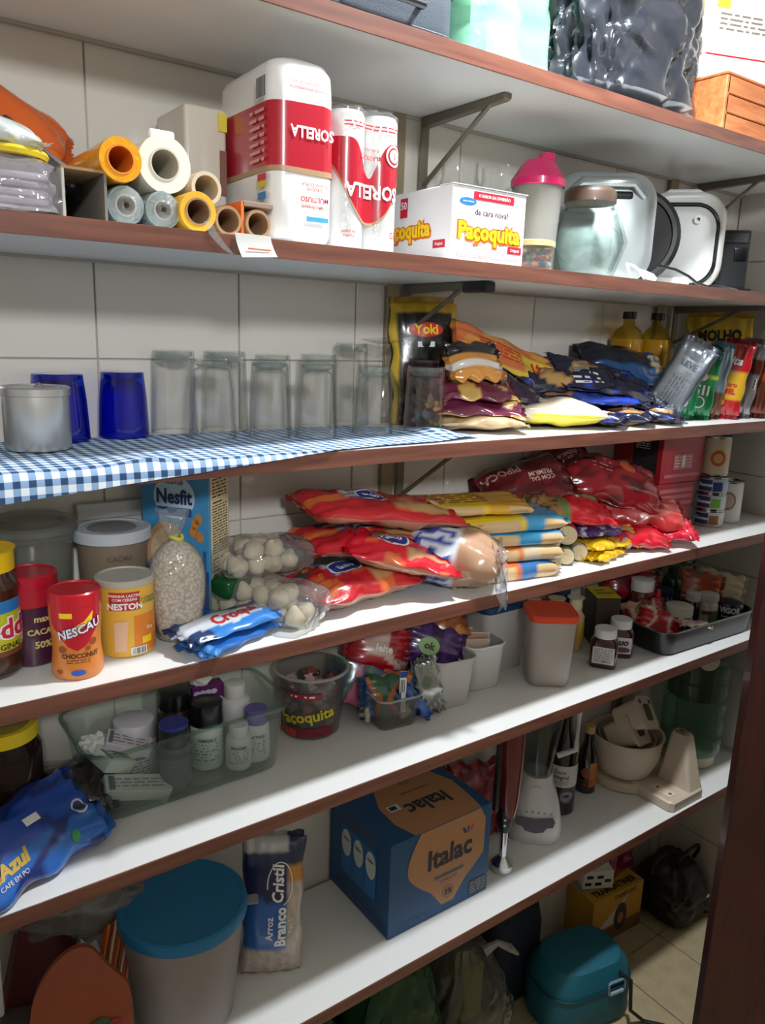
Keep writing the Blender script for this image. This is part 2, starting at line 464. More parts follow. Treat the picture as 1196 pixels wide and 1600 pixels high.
while x < XR:
    z = 1.618-6*TH
    while z < ZC:
        xe = min(x+TW, XR)
        if xe-x > 0.01 and z+TH > 0.01:
            o = tile0 if first else tile0.copy()
            if not first: COL.objects.link(o)
            first = False
            o.location = (x, D, z); o.scale = ((xe-x)/TW, 1, (min(z+TH, ZC)-z)/TH)
        z += TH
    x += TW
tile1 = G().box(0, 0.0052, -TW+0.0012, -0.0012, 0.0012, TH-0.0012, 0.0012, 1).out('tile', TILE, wr_, 0)
first = True
for i in range(6):
    for k in range(-6, 4):
        z = 1.608+k*TH
        if z+TH < 0.02: continue
        o = tile1 if first else tile1.copy()
        if not first: COL.objects.link(o)
        first = False
        o.location = (XR, D-0.001-i*TW, z); o.scale = (1, 1, (min(z+TH, ZC)-z)/TH)
ft = G().box(0.0014, 0.2076, 0.0014, 0.2986, -0.008, 0.0, 0.0012, 1).out('tile', FTILE, fl, 0)
first = True
for i in range(-13, 2):
    for j in range(-5, 1):
        o = ft if first else ft.copy()
        if not first: COL.objects.link(o)
        first = False
        wdt = min(0.209, XR-(1.822+i*0.209))
        o.location = (1.822+i*0.209, 0.112+j*0.30, 0)
        sy = 1.0 if j < 0 else (D-0.112)/0.30
        o.scale = (max(0.05, wdt/0.209), sy, 1)
# dark-stained door leaf standing open before the right end of the shelves
dr = struct(G().box(0, 0.62, 0, 0.036, 0.004, 2.10, 0.002, 1).out('door_1', DOORW, smooth=0))
dr.location = (1.3755, -0.263, 0); dr.rotation_euler = (0, 0, atan2(-0.314, 0.35))
# the ceiling lamp over the shelves
lp = T('ceiling_lamp', 'round white glass ceiling lamp above the pantry shelves', 'lamp', (1.05, -0.27, 2.66))
G().lathe([(0.0, 0.0), (0.11, 0.0), (0.11, -0.02), (0.0, -0.02)], 40, cap0=False, cap1=False).out('lamp_base', WHITEP, lp)
gm = mat((250, 250, 250), 0.3); 
em, N_, L_, b_ = nm('lamp_glow'); b_.inputs['Emission Color'].default_value = (0.93, 0.97, 1, 1); b_.inputs['Emission Strength'].default_value = 3.0
G().lathe([(0.098, -0.021), (0.1, -0.03), (0.085, -0.05), (0.05, -0.064), (0.0, -0.07)], 40, cap0=True, cap1=False).out('lamp_shade', em, lp)

# ================================================================ shelves
SZ = {1: 2.080, 2: 1.785, 3: 1.501, 4: 1.222, 5: 0.940, 6: 0.522}
TH_S = 0.0225
ordn = {1: 'topmost white shelf with lit wooden front edge, under the suitcase and black bag', 2: 'second white shelf from the top, carrying the paper towel packs',
        3: 'third white shelf from the top, half covered by the checked cloth', 4: 'fourth white shelf from the top, carrying cereal and red popcorn bags',
        5: 'fifth white shelf from the top, carrying the glass baking dish', 6: 'lowest white shelf, carrying the blue milk carton box'}
for k, z in SZ.items():
    t = T('shelf', ordn[k], 'shelf', (0, 0, z), group='wall shelves')
    g = G().box(XL, XR-0.001, 0.0016, D-0.012, -TH_S, 0)
    g.out('board', BOARD, t, 0)
    G().box(XL, XR-0.001, -0.001, 0.0016, -TH_S-0.0008, 0.0004, 0.0004, 1).out('front_edge', EDGE, t, 0)
    G().box(XL, XR-0.001, D-0.011, D-0.001, -TH_S-0.004, -0.004, 0.001, 1).out('back_batten', mat((178, 172, 158), 0.6), t, 0)
# --- wall rails and brackets
for x, lab in ((0.906, 'tan metal wall rail behind the yellow and black flour bag'), (1.742, 'tan metal wall rail behind the cooking oil bottles')):
    t = T('wall_rail', lab, 'rail', (x, D, 0.3))
    g = G().box(-0.0145, 0.0145, -0.012, -0.0005, 0, 1.95, 0.001, 1); g.out('channel', STEEL, t, 0)
def bracket(x, z, lab, yb=0.10, reach=0.06, drop=0.115, cap=False):
    t = T('shelf_bracket', lab, 'bracket', (x, 0, z-TH_S-0.001), group='metal shelf brackets')
    g = G(); g.rings([[(-0.008, yy, 0), (0.008, yy, 0), (0.008, yy, -h), (-0.008, yy, -h)] for yy, h in ((reach, 0.007), (reach+0.004, 0.010), (D-0.013, 0.016))])
    g.out('arm', IRON, t, 0)
    G().tube([(0, yb, -0.008), (0, D-0.016, -drop)], 0.0042, 8).out('brace', IRON, t)
    G().box(-0.009, 0.009, D-0.017, D-0.0125, -drop-0.012, 0, 0.001, 1).out('wall_plate', IRON, t, 0)
    if cap: G().box(-0.0115, 0.0115, reach-0.012, reach+0.05, -0.018, 0.0, 0.004, 2).out('end_cap', BLACKP, t)
bracket(0.962, SZ[1], 'grey metal bracket under the top shelf, right of the paper towels')
bracket(1.842, SZ[1], 'grey metal bracket under the top shelf, above the white sandwich maker', 0.12, 0.07)
bracket(0.935, SZ[2], 'grey metal bracket with black end cap under the second shelf', 0.11, 0.055, 0.09, True)
bracket(1.80, SZ[2], 'grey metal bracket under the second shelf, above the yellow sauce pouch', 0.10, 0.03, 0.09)
bracket(0.935, SZ[3], 'grey metal bracket under the third shelf, above the red pasta bags', 0.10, 0.05, 0.125)
bracket(1.86, SZ[3], 'grey metal bracket under the third shelf, above the red boxes', 0.15, 0.05, 0.08)

# ================================================================ top shelf
z1 = SZ[1]+0.0006
t = T('suitcase', 'dark blue-grey soft suitcase lying at the left end of the top shelf', 'suitcase', (0.705, 0.155, z1))
gs = mat((58, 66, 76), 0.6, bump=0.3, bs=400)
g = G(); loft(g, [(0.27, 0.20, 0.03, 0.0), (0.275, 0.21, 0.035, 0.008), (0.28, 0.215, 0.04, 0.15), (0.26, 0.20, 0.05, 0.19), (0.22, 0.16, 0.05, 0.2)], 6); g.out('case_body', gs, t)
for zz in (0.02, 0.085, 0.1):
    g = G(); g.tube([(x, y, zz) for x, y in rrect(0.281, 0.2165, 0.04, 6)], 0.0035, 8, closed=True); g.out('piping', mat((36, 42, 50), 0.4), t)
G().tube([(-0.06, -0.107, 0.05+0.0), (-0.055, -0.125, 0.045), (0.055, -0.125, 0.045), (0.06, -0.107, 0.05)], 0.005, 8).out('handle', BLACKP, t)
def crumple(name, label, cat, loc, sx, sy, sz, m, seed, top=0.35, amp=0.09, nu=44, nv=30, rz=0.0, group=None, sag=0.0):
    """a stuffed carrier bag with sharp folds, gathered at the top"""
    t = T(name, label, cat, loc, rz, group)
    so = Vector((seed, seed*2.3, seed*0.7)); R = []
    for j in range(nv+1):
        v = j/nv; z = sz*v
        pr = (min(1, v/0.06)**0.5)*(1-(1-top)*max(0, (v-0.45)/0.55)**1.8)
        row = []
        for i in range(nu):
            a = 2*pi*i/nu; c, s_ = cos(a), sin(a)
            ex = (abs(c)**0.7)*(1 if c >= 0 else -1); ey = (abs(s_)**0.7)*(1 if s_ >= 0 else -1)
            q = Vector((c*1.3, s_*1.3, v*2.2))
            k = 1+amp*(abs(noise.noise(q*1.7+so))*2.2-0.55)+amp*0.8*(abs(noise.noise(q*4+so))-0.25)+amp*0.9*sin(a*9+noise.noise(q*2+so)*5)*max(0, v-0.4)
            k -= amp*0.55*(1-min(1, 5*abs(noise.noise(Vector((c*4, s_*4, v*2.6))+so))))
            row.append((sx/2*ex*pr*k, sy/2*ey*pr*min(k, 1.02), z*(1-sag*abs(c))))
        R.append(row)
    g = G(); g.rings(R); g.out('bag_body', m, t, smooth=50)
    return t
gp = film((190, 228, 208), 0.50, 1.3, 0.2, 0.6, 30, (150, 206, 180))
t = crumple('carrier_bag', 'pale green translucent carrier bag with white contents on the top shelf', 'bag', (0.958, 0.135, z1+0.001), 0.205, 0.20, 0.30, gp, 3, 0.6, 0.07)
g = G()
for k in range(3): g.ball((random.uniform(-0.03, 0.03), -0.02, 0.04+k*0.06), 0.06, 3, (1.25, 0.9, 0.75), 0.2)
g.out('white_contents', mat((226, 238, 230), 0.7), t)
t = crumple('rubbish_bag', 'stuffed glossy black plastic bag on the top shelf', 'bag', (1.270, 0.118, z1+0.001), 0.375, 0.22, 0.36, mat((36, 39, 46), 0.24, bump=0.9, bs=26, coat=0.6), 5, 0.6, 0.14, 130, 80)
t = T('wooden_crate', 'orange-brown wooden box under the white carton at the right end of the top shelf', 'box', (1.745, 0.145, z1))
cw = wood_mat('crate_wood', (168, 92, 50), (206, 128, 76), 0.5, (2, 16, 16))
for k in range(3):
    G().box(-0.24, 0.24, -0.13, -0.118, 0.002+k*0.034, 0.034+k*0.034, 0.0015, 1).out('plank', cw, t, 0)
    G().box(-0.24, 0.24, 0.118, 0.13, 0.002+k*0.034, 0.034+k*0.034, 0.0015, 1).out('plank', cw, t, 0)
for s_ in (-1, 1): G().box(s_*0.24-0.006, s_*0.24+0.006, -0.13, 0.13, 0.002, 0.102, 0.0015, 1).out('end_panel', cw, t, 0)
G().box(-0.234, 0.234, -0.118, 0.118, 0.0, 0.008).out('bottom_panel', cw, t, 0)
G().box(-0.246, 0.246, -0.13, 0.13, 0.103, 0.109, 0.0015, 1).out('lid', cw, t, 0)
t = T('carton', 'white carton with a thin red line, standing on the wooden box', 'box', (1.66, 0.12, z1+0.11), -0.35)
G().box(-0.13, 0.13, -0.09, 0.09, 0, 0.20, 0.003, 1).out('carton_body', mat((236, 232, 224), 0.6), t, 0)
for mp in (pmap((0, -0.0906, 0)),): 
    rpatch(t, -0.125, 0.125, 0.045, 0.048, REDINK, mp, name='red_line'); textlines(t, -0.1, 0.06, 0.09, 0.125, 4, mat((120, 110, 100)), mp)
    rpatch(t, -0.11, -0.08, 0.13, 0.16, mat((216, 190, 60)), mp, name='printed_emblem')
mp = pmap((-0.1306, 0, 0), (0, -1, 0)); rpatch(t, -0.085, 0.085, 0.045, 0.048, REDINK, mp, name='red_line')

# ================================================================ second shelf
z2 = SZ[2]+0.0006
fz = film((225, 228, 232), 0.16, 2.2, 0.12, 1.0, 60)
# left end: wrapped bundles
t, o = bag('plastic_packet', 'orange packet leaning on the wall behind the clear bag', 'packet', (0.225, 0.205, z2+0.136), (0.85, 0.45, 0.0), 0.17, 0.11, 0.045,
    bands((1, (226, 104, 38))), vmat(0.3, coat=0.6), seed=2, wr=0.006)
t = crumple('clear_plastic_bag', 'clear bag of white foam trays at the left end of the second shelf', 'bag', (0.205, 0.075, z2), 0.12, 0.11, 0.076, film((222, 222, 228), 0.30, 2.4, 0.1, 1.0, 50, (200, 196, 204)), 11, 0.35, 0.10)
for k in range(5): G().box(-0.036, 0.036, -0.034, 0.034, 0.004+k*0.009, 0.0115+k*0.009, 0.004, 2).out('foam_tray', mat((214, 196, 196), 0.7, bump=0.3), t)
G().box(-0.05, 0.05, -0.057, -0.0555, 0.0, 0.001).out('yellow_tape', mat((228, 200, 40), 0.4), t, 0)
G().tube([(0.040*cos(a), 0.040*sin(a), 0.068) for a in [k*2*pi/20 for k in range(20)]], 0.005, 6, closed=True).out('yellow_tie', mat((226, 196, 44), 0.4), t)
t, o = bag('plastic_packet', 'dark grey plastic-wrapped packet sloping down beside the orange packet', 'packet', (0.262, 0.145, z2+0.078), (0.3, 0.62, 0.0), 0.13, 0.07, 0.03,
    bands((1, (62, 66, 76))), vmat(0.2, coat=1.0), seed=9, wr=0.006)
t, o = bag('plastic_packet', 'white film-wrapped roll of bags on top of the clear bag', 'packet', (0.188, 0.065, z2+0.086), (0.1, 0.1, 0.2), 0.09, 0.08, 0.036,
    bands((1, (208, 214, 212))), vmat(0.2, coat=1.0), seed=4, wr=0.006)
# open long box
t = T('wrap_box', 'long open-ended brown carton lying end-on beside the clear bag', 'box', (0.2755, 0.145, z2), 0.0)
cb = mat((150, 118, 84), 0.8); gr = mat((172, 168, 158), 0.6)
G().box(-0.023, 0.023, -0.12, 0.12, 0.0, 0.002).out('bottom_panel', gr, t, 0)
G().box(-0.025, -0.022, -0.12, 0.12, 0.0, 0.054).out('side_panel', gr, t, 0)
G().box(0.022, 0.025, -0.12, 0.12, 0.0, 0.054).out('side_panel', mat((120, 112, 104), 0.7), t, 0)
G().box(-0.025, 0.025, -0.12, 0.12, 0.054, 0.057).out('top_panel', cb, t, 0)
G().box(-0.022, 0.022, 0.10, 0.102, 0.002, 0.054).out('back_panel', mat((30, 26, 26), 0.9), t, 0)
def roll(name, label, cat, x, z, r, ri, m, y0=0.03, ln=0.22, core=None, filmed=False, dz=0.0, group=None, ry=0.0):
    t = T(name, label, cat, (x, y0, z), group=group, rot=(-pi/2+0.0, 0, ry))
    g = G(); n = 36
    prof = [(ri, 0), (r*0.985, 0), (r, 0.0015), (r, ln-0.0015), (r*0.985, ln), (ri, ln)]
    g.lathe(prof+[prof[0]], n, cap0=False, cap1=False); bmesh.ops.remove_doubles(g.bm, verts=g.bm.verts[:], dist=1e-6)
    g.out('roll_body', m, t)
    if core:
        G().lathe([(ri, -0.001), (ri, ln), (ri-0.0022, ln), (ri-0.0022, -0.001), (ri, -0.001)], 28, cap0=False, cap1=False).out('core', core, t)
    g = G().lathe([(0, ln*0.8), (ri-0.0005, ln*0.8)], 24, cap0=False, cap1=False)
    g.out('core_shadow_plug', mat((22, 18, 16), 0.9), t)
    if filmed:
        R = []; sd = x*50
        for j, (rr, zz) in enumerate([(ri*0.25, -0.004), (ri*0.6, -0.010), (r*0.8, -0.004), (r*1.04, 0.004), (r*1.03, ln*0.5), (r*1.02, ln)]):
            R.append([(rr*(1+0.07*noise.noise(Vector((cos(a)*3+sd, sin(a)*3, j)))+0.03*sin(a*11))*cos(a), rr*(1+0.06*noise.noise(Vector((cos(a)*3+sd, sin(a)*3, j))))*sin(a), zz+0.003*noise.noise(Vector((cos(a)*5, sin(a)*5+sd, j)))) for a in [2*pi*i/40 for i in range(40)]])
        g = G(); g.rings(R, False, False); g.out('plastic_wrap', fz, t, smooth=40)
    return t
cg = mat((198, 184, 160), 0.8)
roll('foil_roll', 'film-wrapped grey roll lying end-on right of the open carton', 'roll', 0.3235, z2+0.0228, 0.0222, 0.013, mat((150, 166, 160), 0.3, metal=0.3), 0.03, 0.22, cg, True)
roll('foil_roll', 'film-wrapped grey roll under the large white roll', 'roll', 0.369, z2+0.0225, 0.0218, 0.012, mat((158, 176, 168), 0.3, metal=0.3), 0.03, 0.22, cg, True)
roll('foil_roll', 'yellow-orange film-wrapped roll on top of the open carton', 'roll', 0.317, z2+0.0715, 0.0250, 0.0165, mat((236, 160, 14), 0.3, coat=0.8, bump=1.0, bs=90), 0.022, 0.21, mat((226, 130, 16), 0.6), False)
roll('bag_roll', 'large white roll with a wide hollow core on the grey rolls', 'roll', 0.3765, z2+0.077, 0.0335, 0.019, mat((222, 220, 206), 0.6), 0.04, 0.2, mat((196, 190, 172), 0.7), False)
G().box(0.362, 0.394, 0.05, 0.06, z2+0.108, z2+0.118, 0.002, 1).out('x', WHITEP).name = 'loose_film'
tag(bpy.data.objects['loose_film'], 'folded scrap of clear film on top of the large white roll', 'film')
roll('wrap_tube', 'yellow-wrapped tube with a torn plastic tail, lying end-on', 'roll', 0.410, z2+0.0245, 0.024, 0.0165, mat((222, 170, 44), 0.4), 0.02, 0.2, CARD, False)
tg = G(); tg.rings([[(0.408, -0.001, z2+0.012), (0.418, -0.001, z2+0.012)], [(0.414, -0.004, z2-0.004), (0.425, -0.004, z2-0.002)], [(0.430, -0.003, z2-0.018), (0.437, -0.003, z2-0.015)], [(0.444, -0.004, z2-0.026), (0.447, -0.004, z2-0.024)]], False, False, closed=False)
tag(tg.out('film_tail', fz), 'torn tail of clear film hanging over the shelf edge', 'film')
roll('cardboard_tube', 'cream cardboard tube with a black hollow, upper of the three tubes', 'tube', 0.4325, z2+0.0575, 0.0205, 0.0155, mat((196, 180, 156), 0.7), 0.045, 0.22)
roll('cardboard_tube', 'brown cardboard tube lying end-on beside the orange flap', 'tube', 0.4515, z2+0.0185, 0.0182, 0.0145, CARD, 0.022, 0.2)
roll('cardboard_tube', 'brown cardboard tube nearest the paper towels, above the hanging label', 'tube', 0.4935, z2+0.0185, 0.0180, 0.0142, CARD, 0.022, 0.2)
t = T('foil_box', 'orange and brown narrow carton behind the cardboard tubes', 'box', (0.4725, 0.12, z2), 0)
G().box(-0.002, 0.002, -0.095, 0.1, 0, 0.045).out('side_panel', mat((226, 112, 40), 0.5), t, 0)
G().box(-0.0, 0.045, -0.095, 0.1, 0.039, 0.046, 0.001, 1).out('top_panel', mat((140, 116, 100), 0.7), t, 0)
# paper label hanging over the edge
g = G(); R = []
for k in range(7):
    a = k/6; R.append([(0.448+0.05*i/4+0.004*a, -0.0035-0.012*a*a, z2+0.002-0.028*a+0.004*(i/4-0.5)*a) for i in range(5)])
g.rings(R, False, False, closed=False); bmesh.ops.solidify(g.bm, geom=g.bm.faces[:], thickness=0.0005)
t = T('paper_label', 'white paper label with an orange line hanging over the second shelf edge', 'label'); g.out('paper', PAPER, t)
g = G(); g.box(0.462, 0.494, -0.0125, -0.0115, z2-0.017, z2-0.0155); g.out('orange_line', mat((216, 100, 40)), t, 0)
# white pack behind the rolls
for (x0, x1, y0, y1, h, lab) in ((0.452, 0.515, 0.16, 0.27, 0.185, 'tall white paper pack with a yellow tag against the wall, behind the tubes'),):
    t = T('napkin_pack', lab, 'pack', (0, 0, z2))
    G().box(x0, x1, y0, y1, 0, h, 0.006, 3).out('pack_body', mat((206, 198, 184), 0.5, coat=0.4, bump=0.4, bs=30), t)
    G().box(x1-0.014, x1-0.001, y0-0.002, y0-0.0008, h-0.03, h-0.006).out('yellow_tag', mat((214, 196, 60)), t, 0)
    G().box(x1-0.012, x1-0.002, y0-0.002, y0-0.0008, 0.07, 0.13).out('brown_stripe', mat((120, 84, 66)), t, 0)
    G().box(x0-0.001, x0-0.0002, y0+0.02, y0+0.03, 0.09, 0.13).out('dark_stripe', mat((70, 66, 64)), t, 0)

# paper towel packs: upside-down print, as they stand
SRED = mat((178, 22, 44), 0.32, coat=0.5); SPLA = mat((236, 234, 232), 0.3, coat=0.5, bump=0.5, bs=26); STAN = mat((172, 140, 104), 0.4)
t = T('paper_towel_pack', 'tall white paper towel pack with a wide red band, left of the two', 'paper towels', (0.568, 0.118, z2), -0.03)
W_, D_, H_ = 0.096, 0.19, 0.232
def towel_ring(e, z, bul=0.0): 
    out = []
    for x, y in rrect(W_-2*e, D_-2*e, 0.026, 6):
        k = 1+bul*abs(cos(y/D_*2*pi)); out.append((x*k, y, z+0.003*noise.noise(Vector((x*20, y*20, z*9)))))
    return out
g = G(); g.rings([towel_ring(0.016, 0.0), towel_ring(0.003, 0.004), towel_ring(0, 0.012), towel_ring(0, 0.06, 0.01), towel_ring(-0.0005, 0.12, 0.012), towel_ring(0, 0.19, 0.01), towel_ring(0.001, 0.215), towel_ring(0.006, 0.225), towel_ring(0.02, H_+0.001), towel_ring(0.035, H_)])
pk = g.out('pack_body', SPLA, t)
g = G(); g.rings([towel_ring(-0.0012, z_, 0.011) for z_ in (0.096, 0.12, 0.15, 0.176)], False, False); g.out('red_band', SRED, t)
g = G(); g.rings([towel_ring(-0.0013, z_, 0.011) for z_ in (0.089, 0.096)], False, False); g.out('tan_band', STAN, t)
mp = pmap((0.0, -D_/2-0.0028, 0)); 
txt(t, 'SORELLA', 0.0195, WINK, mp, 0.008, 0.141, 0.03, ang=pi, sx=0.82)
txt(t, 'ULTRA ABSORÇÃO', 0.0055, REDINK, mp, 0, 0.200, ang=pi); txt(t, 'MAIOR RENDIMENTO', 0.0055, REDINK, mp, 0, 0.193, ang=pi)
txt(t, 'Toalha de papel', 0.006, REDINK, mp, 0.012, 0.048, ang=pi); txt(t, 'MULTIUSO', 0.009, REDINK, mp, 0.012, 0.058, 0.02, ang=pi)
txt(t, '2 ROLOS\nFOLHA DUPLA', 0.006, REDINK, mp, 0.012, 0.074, ang=pi)
rpatch(t, 0.0, 0.034, 0.030, 0.036, mat((70, 160, 214)), mp, name='blue_label')
mp = pmap((-W_/2-0.0042, 0, 0), (0, -1, 0))
barcode(t, 0.052, 0.078, 0.180, 0.205, mp); textlines(t, 0.03, 0.075, 0.10, 0.17, 7, mat((222, 150, 150)), mp)
for k, (c, z_) in enumerate((((214, 196, 60), 0.070), ((60, 140, 200), 0.055), ((200, 50, 60), 0.078))): rpatch(t, 0.055, 0.08, z_, z_+0.009, mat(c), mp, name='printed_square')
t = T('paper_towel_pack', 'shorter paper towel pack with curved red print, right of the two', 'paper towels', (0.678, 0.085, z2), -0.02)
for k in (-1, 1):
    for j in (0, 1):
        G().lathe([(0.012, 0.002), (0.026, 0.002), (0.0278, 0.006), (0.0278, 0.180), (0.025, 0.186), (0.010, 0.187)], 36, k*0.0285, -0.026+j*0.056).out('towel_roll', mat((238, 236, 234), 0.6, bump=0.3, bs=60), t)
def hull(x, e=0.0):
    c = -0.026-math.sqrt(max(0.0, (0.0282+e)**2-(abs(abs(x)-0.0285))**2))
    return min(c, -0.026-0.0205-e) if abs(x) < 0.0285 else c
R = []
for zz in (0.0, 0.004, 0.06, 0.12, 0.178, 0.188):
    row = []
    for i in range(25):
        x = -0.0565+0.113*i/24; row.append((x, hull(x, 0.0006), zz))
    for i in range(1, 12): row.append((0.0571, -0.026+0.056*i/12, zz))
    for i in range(25):
        x = 0.0565-0.113*i/24; row.append((x, 0.03+(-0.026-hull(x, 0.0006)), zz))
    for i in range(1, 12): row.append((-0.0571, 0.03-0.056*i/12, zz))
    R.append(row)
R.append([(p[0]*0.86, p[1]*0.86, 0.1925+0.002*sin(i)) for i, p in enumerate(R[-1])])
g = G(); g.rings(R); g.out('plastic_wrap', film((244, 244, 244), 0.10, 1.2, 0.12, 0.6, 50), t, smooth=50)
mpw = lambda x, y: Vector((x, hull(x, 0.0012), y))
def wave(x): return 0.150-0.056*(0.5-0.5*cos((x+0.030)/0.057*2*pi))**1.6 if -0.030 < x < 0.027 else 0.150
# red field: between an upper scallop and a lower curve
g = G(); rows = []
n = 40
for j in range(9):
    row = []
    for i in range(n+1):
        x = -0.056+0.112*i/n
        top_ = 0.150-0.050*math.exp(-((x-0.0)/0.017)**2)
        bot_ = 0.040+0.075*abs(x/0.056)**2.0
        y = bot_+(top_-bot_)*j/8; row.append(mpw(x, y))
    rows.append(row)
g.rings(rows, False, False, closed=False); g.out('red_print', SRED, t)
g = G(); rows = []
for j in range(2):
    rows.append([mpw(-0.056+0.112*i/n, 0.040+0.075*abs((-0.056+0.112*i/n)/0.056)**2.0-0.004+0.004*j) for i in range(n+1)])
g.rings(rows, False, False, closed=False); g.out('tan_line', STAN, t)
mpw2 = lambda x, y: Vector((x, hull(x, 0.0022), y))
txt(t, 'SORELLA', 0.026, WINK, mpw2, 0.002, 0.083, 0.03, ang=pi, sx=0.84, fine=True)
txt(t, 'MULTIUSO', 0.008, REDINK, mpw2, 0.0, 0.128, 0.02, ang=pi, fine=True); txt(t, 'folha dupla', 0.006, REDINK, mpw2, 0.0, 0.138, ang=pi, fine=True)
textlines(t, -0.045, 0.045, 0.163, 0.172, 2, REDINK, mpw2)
epatch(t, 0.038, 0.134, 0.0145, 0.0145, WINK, mpw2, name='round_seal'); epatch(t, 0.038, 0.134, 0.0115, 0.0115, SRED, lambda x, y: mpw2(x, y)+Vector((0, -0.0005, 0)), name='seal_ring')
epatch(t, 0.038, 0.134, 0.009, 0.009, WINK, lambda x, y: mpw2(x, y)+Vector((0, -0.0009, 0)), name='seal_centre'); txt(t, '5', 0.011, SRED, lambda x, y: mpw2(x, y)+Vector((0, -0.0014, 0)), 0.038, 0.134, ang=pi)
txt(t, '120', 0.014, REDINK, mpw2, 0.044, 0.026, ang=pi, fine=True); txt(t, 'Toalha\nde papel', 0.006, REDINK, mpw2, -0.036, 0.022, ang=pi, fine=True)

# peanut sweet box
t = T('sweets_box', 'white box with yellow and red lettering in front of the bracket', 'box', (0.8905, 0.07, z2), -0.02)
bx0, bx1, bd, bh = -0.0775, 0.0775, 0.062, 0.109
PB = mat((238, 236, 238), 0.4, coat=0.2)
G().box(bx0, bx1, -bd, bd+0.05, 0, bh, 0.0015, 1).out('carton_body', PB, t, 0)
G().box(bx0-0.001, bx1+0.001, -bd-0.002, -bd+0.03, bh, bh+0.0012, M=Matrix.Translation((0, 0, 0))).out('lid_flap', PB, t, 0)
mp = pmap((0, -bd-0.0006, 0)); mpa = lambda x, y: mp(x, y)+Vector((0, -0.0005, 0)); mpb = lambda x, y: mp(x, y)+Vector((0, -0.0009, 0))
PY = mat((250, 206, 30), 0.45); PO = mat((226, 112, 30), 0.45); PR = mat((206, 30, 56), 0.45); PBL = mat((40, 120, 200), 0.45)
rpatch(t, -0.035, 0.05, 0.091, 0.103, PR, mp, name='red_banner'); txt(t, 'O SABOR DA DIVERSÃO', 0.0062, WINK, mpa, 0.008, 0.097, 0.02)
epatch(t, -0.046, 0.087, 0.017, 0.0055, PBL, mp, name='blue_oval'); txt(t, 'santa helena', 0.0045, WINK, mpa, -0.046, 0.087)
txt(t, 'de cara nova!', 0.013, mat((90, 60, 50)), mp, 0.004, 0.073, 0.01)
txt(t, 'Paçoquita', 0.034, PO, mp, 0.001, 0.043, 0.115, sx=0.98); txt(t, 'Paçoquita', 0.034, PY, mpa, 0.001, 0.0435, 0.04, sx=0.98)
rpatch(t, 0.042, 0.072, 0.017, 0.028, PR, mp, name='red_tag'); txt(t, 'Original', 0.006, WINK, mpa, 0.057, 0.0225, 0.02)
textlines(t, -0.065, 0.07, 0.004, 0.010, 2, mat((200, 140, 140)), mp)
mp = pmap((bx0-0.0006, 0, 0), (0, -1, 0)); mpa = lambda x, y: mp(x, y)+Vector((-0.0005, 0, 0))
txt(t, 'Paçoquita', 0.034, PO, mp, -0.052, 0.048, 0.115, sx=0.95); txt(t, 'Paçoquita', 0.034, PY, mpa, -0.052, 0.0485, 0.04, sx=0.95)
rpatch(t, -0.07, -0.05, 0.07, 0.10, PR, mp, name='red_tag'); txt(t, '50', 0.016, WINK, mpa, -0.06, 0.088, 0.02)
rpatch(t, 0.02, 0.050, 0.018, 0.030, PR, mp, name='red_tag'); txt(t, 'Original', 0.006, WINK, mpa, 0.035, 0.024, 0.02)
# cloth on the box
g = G(); R = []
for j in range(16):
    R.append([(-0.045+0.09*i/19, -0.02+0.09*j/15, 0.1125+0.016*abs(noise.noise(Vector((i*0.25, j*0.25, 3))))*sin(pi*j/15)+0.014*sin(pi*i/19)*sin(pi*j/15)) for i in range(20)])
g.rings(R, False, False, closed=False); bmesh.ops.solidify(g.bm, geom=g.bm.faces[:], thickness=0.0012)
m_, N, L, b = nm('stripe_cloth'); tc = N.new('ShaderNodeTexCoord'); wv = N.new('ShaderNodeTexWave'); wv.inputs['Scale'].default_value = 60; wv.wave_type = 'BANDS'
cr = N.new('ShaderNodeValToRGB'); cr.color_ramp.elements[0].color = (*lin((196, 196, 190)), 1); cr.color_ramp.elements[1].color = (*lin((74, 84, 112)), 1); cr.color_ramp.interpolation = 'CONSTANT'; cr.color_ramp.elements[1].position = 0.5
L.new(tc.outputs['Object'], wv.inputs['Vector']); L.new(wv.outputs['Fac'], cr.inputs[0]); L.new(cr.outputs[0], b.inputs['Base Color']); b.inputs['Roughness'].default_value = 0.9
o = g.out('folded_cloth', m_, smooth=60, loc=(0.895, 0.075, z2-0.001)); tag(o, 'blue-grey striped cloth folded on top of the sweets box', 'cloth')
# glass jars behind
CLG = glass(); 
def jar(name, label, cat, x, y, z, r, h, gm=CLG, lid=None, group=None, seg=36, neck=0.85, lidh=0.014, fill=None, fillh=0.6):
    t = T(name, label, cat, (x, y, z), group=group)
    th = 0.0022
    pr = [(0.0, 0.0), (r*0.92, 0.0), (r, r*0.08), (r, h*0.78), (r*neck, h*0.88), (r*neck, h)]
    pi_ = [(max(0, a-th), max(b_, 0.005)) for a, b_ in reversed(pr)]
    G().lathe(pr+pi_, seg, cap0=False, cap1=False).out('glass_body', gm, t)
    if lid:
        G().lathe([(0, h), (r*neck+0.002, h-0.001), (r*neck+0.003, h+0.001), (r*neck+0.003, h+lidh), (r*neck, h+lidh+0.001), (0, h+lidh+0.001)], seg, cap0=False, cap1=False).out('lid', lid, t)
    if fill: G().lathe([(0, 0.005), (r-th-0.0006, 0.005), (r-th-0.0006, h*fillh), (0, h*fillh)], seg, cap0=False, cap1=False).out('contents', fill, t)
    return t
jar('glass_jar', 'small clear glass jar behind the sweets box, left one', 'jar', 1.01, 0.225, z2, 0.040, 0.195)
jar('glass_jar', 'wide clear glass jar behind the sweets box, next to the pink shaker', 'jar', 1.115, 0.215, z2, 0.052, 0.198)
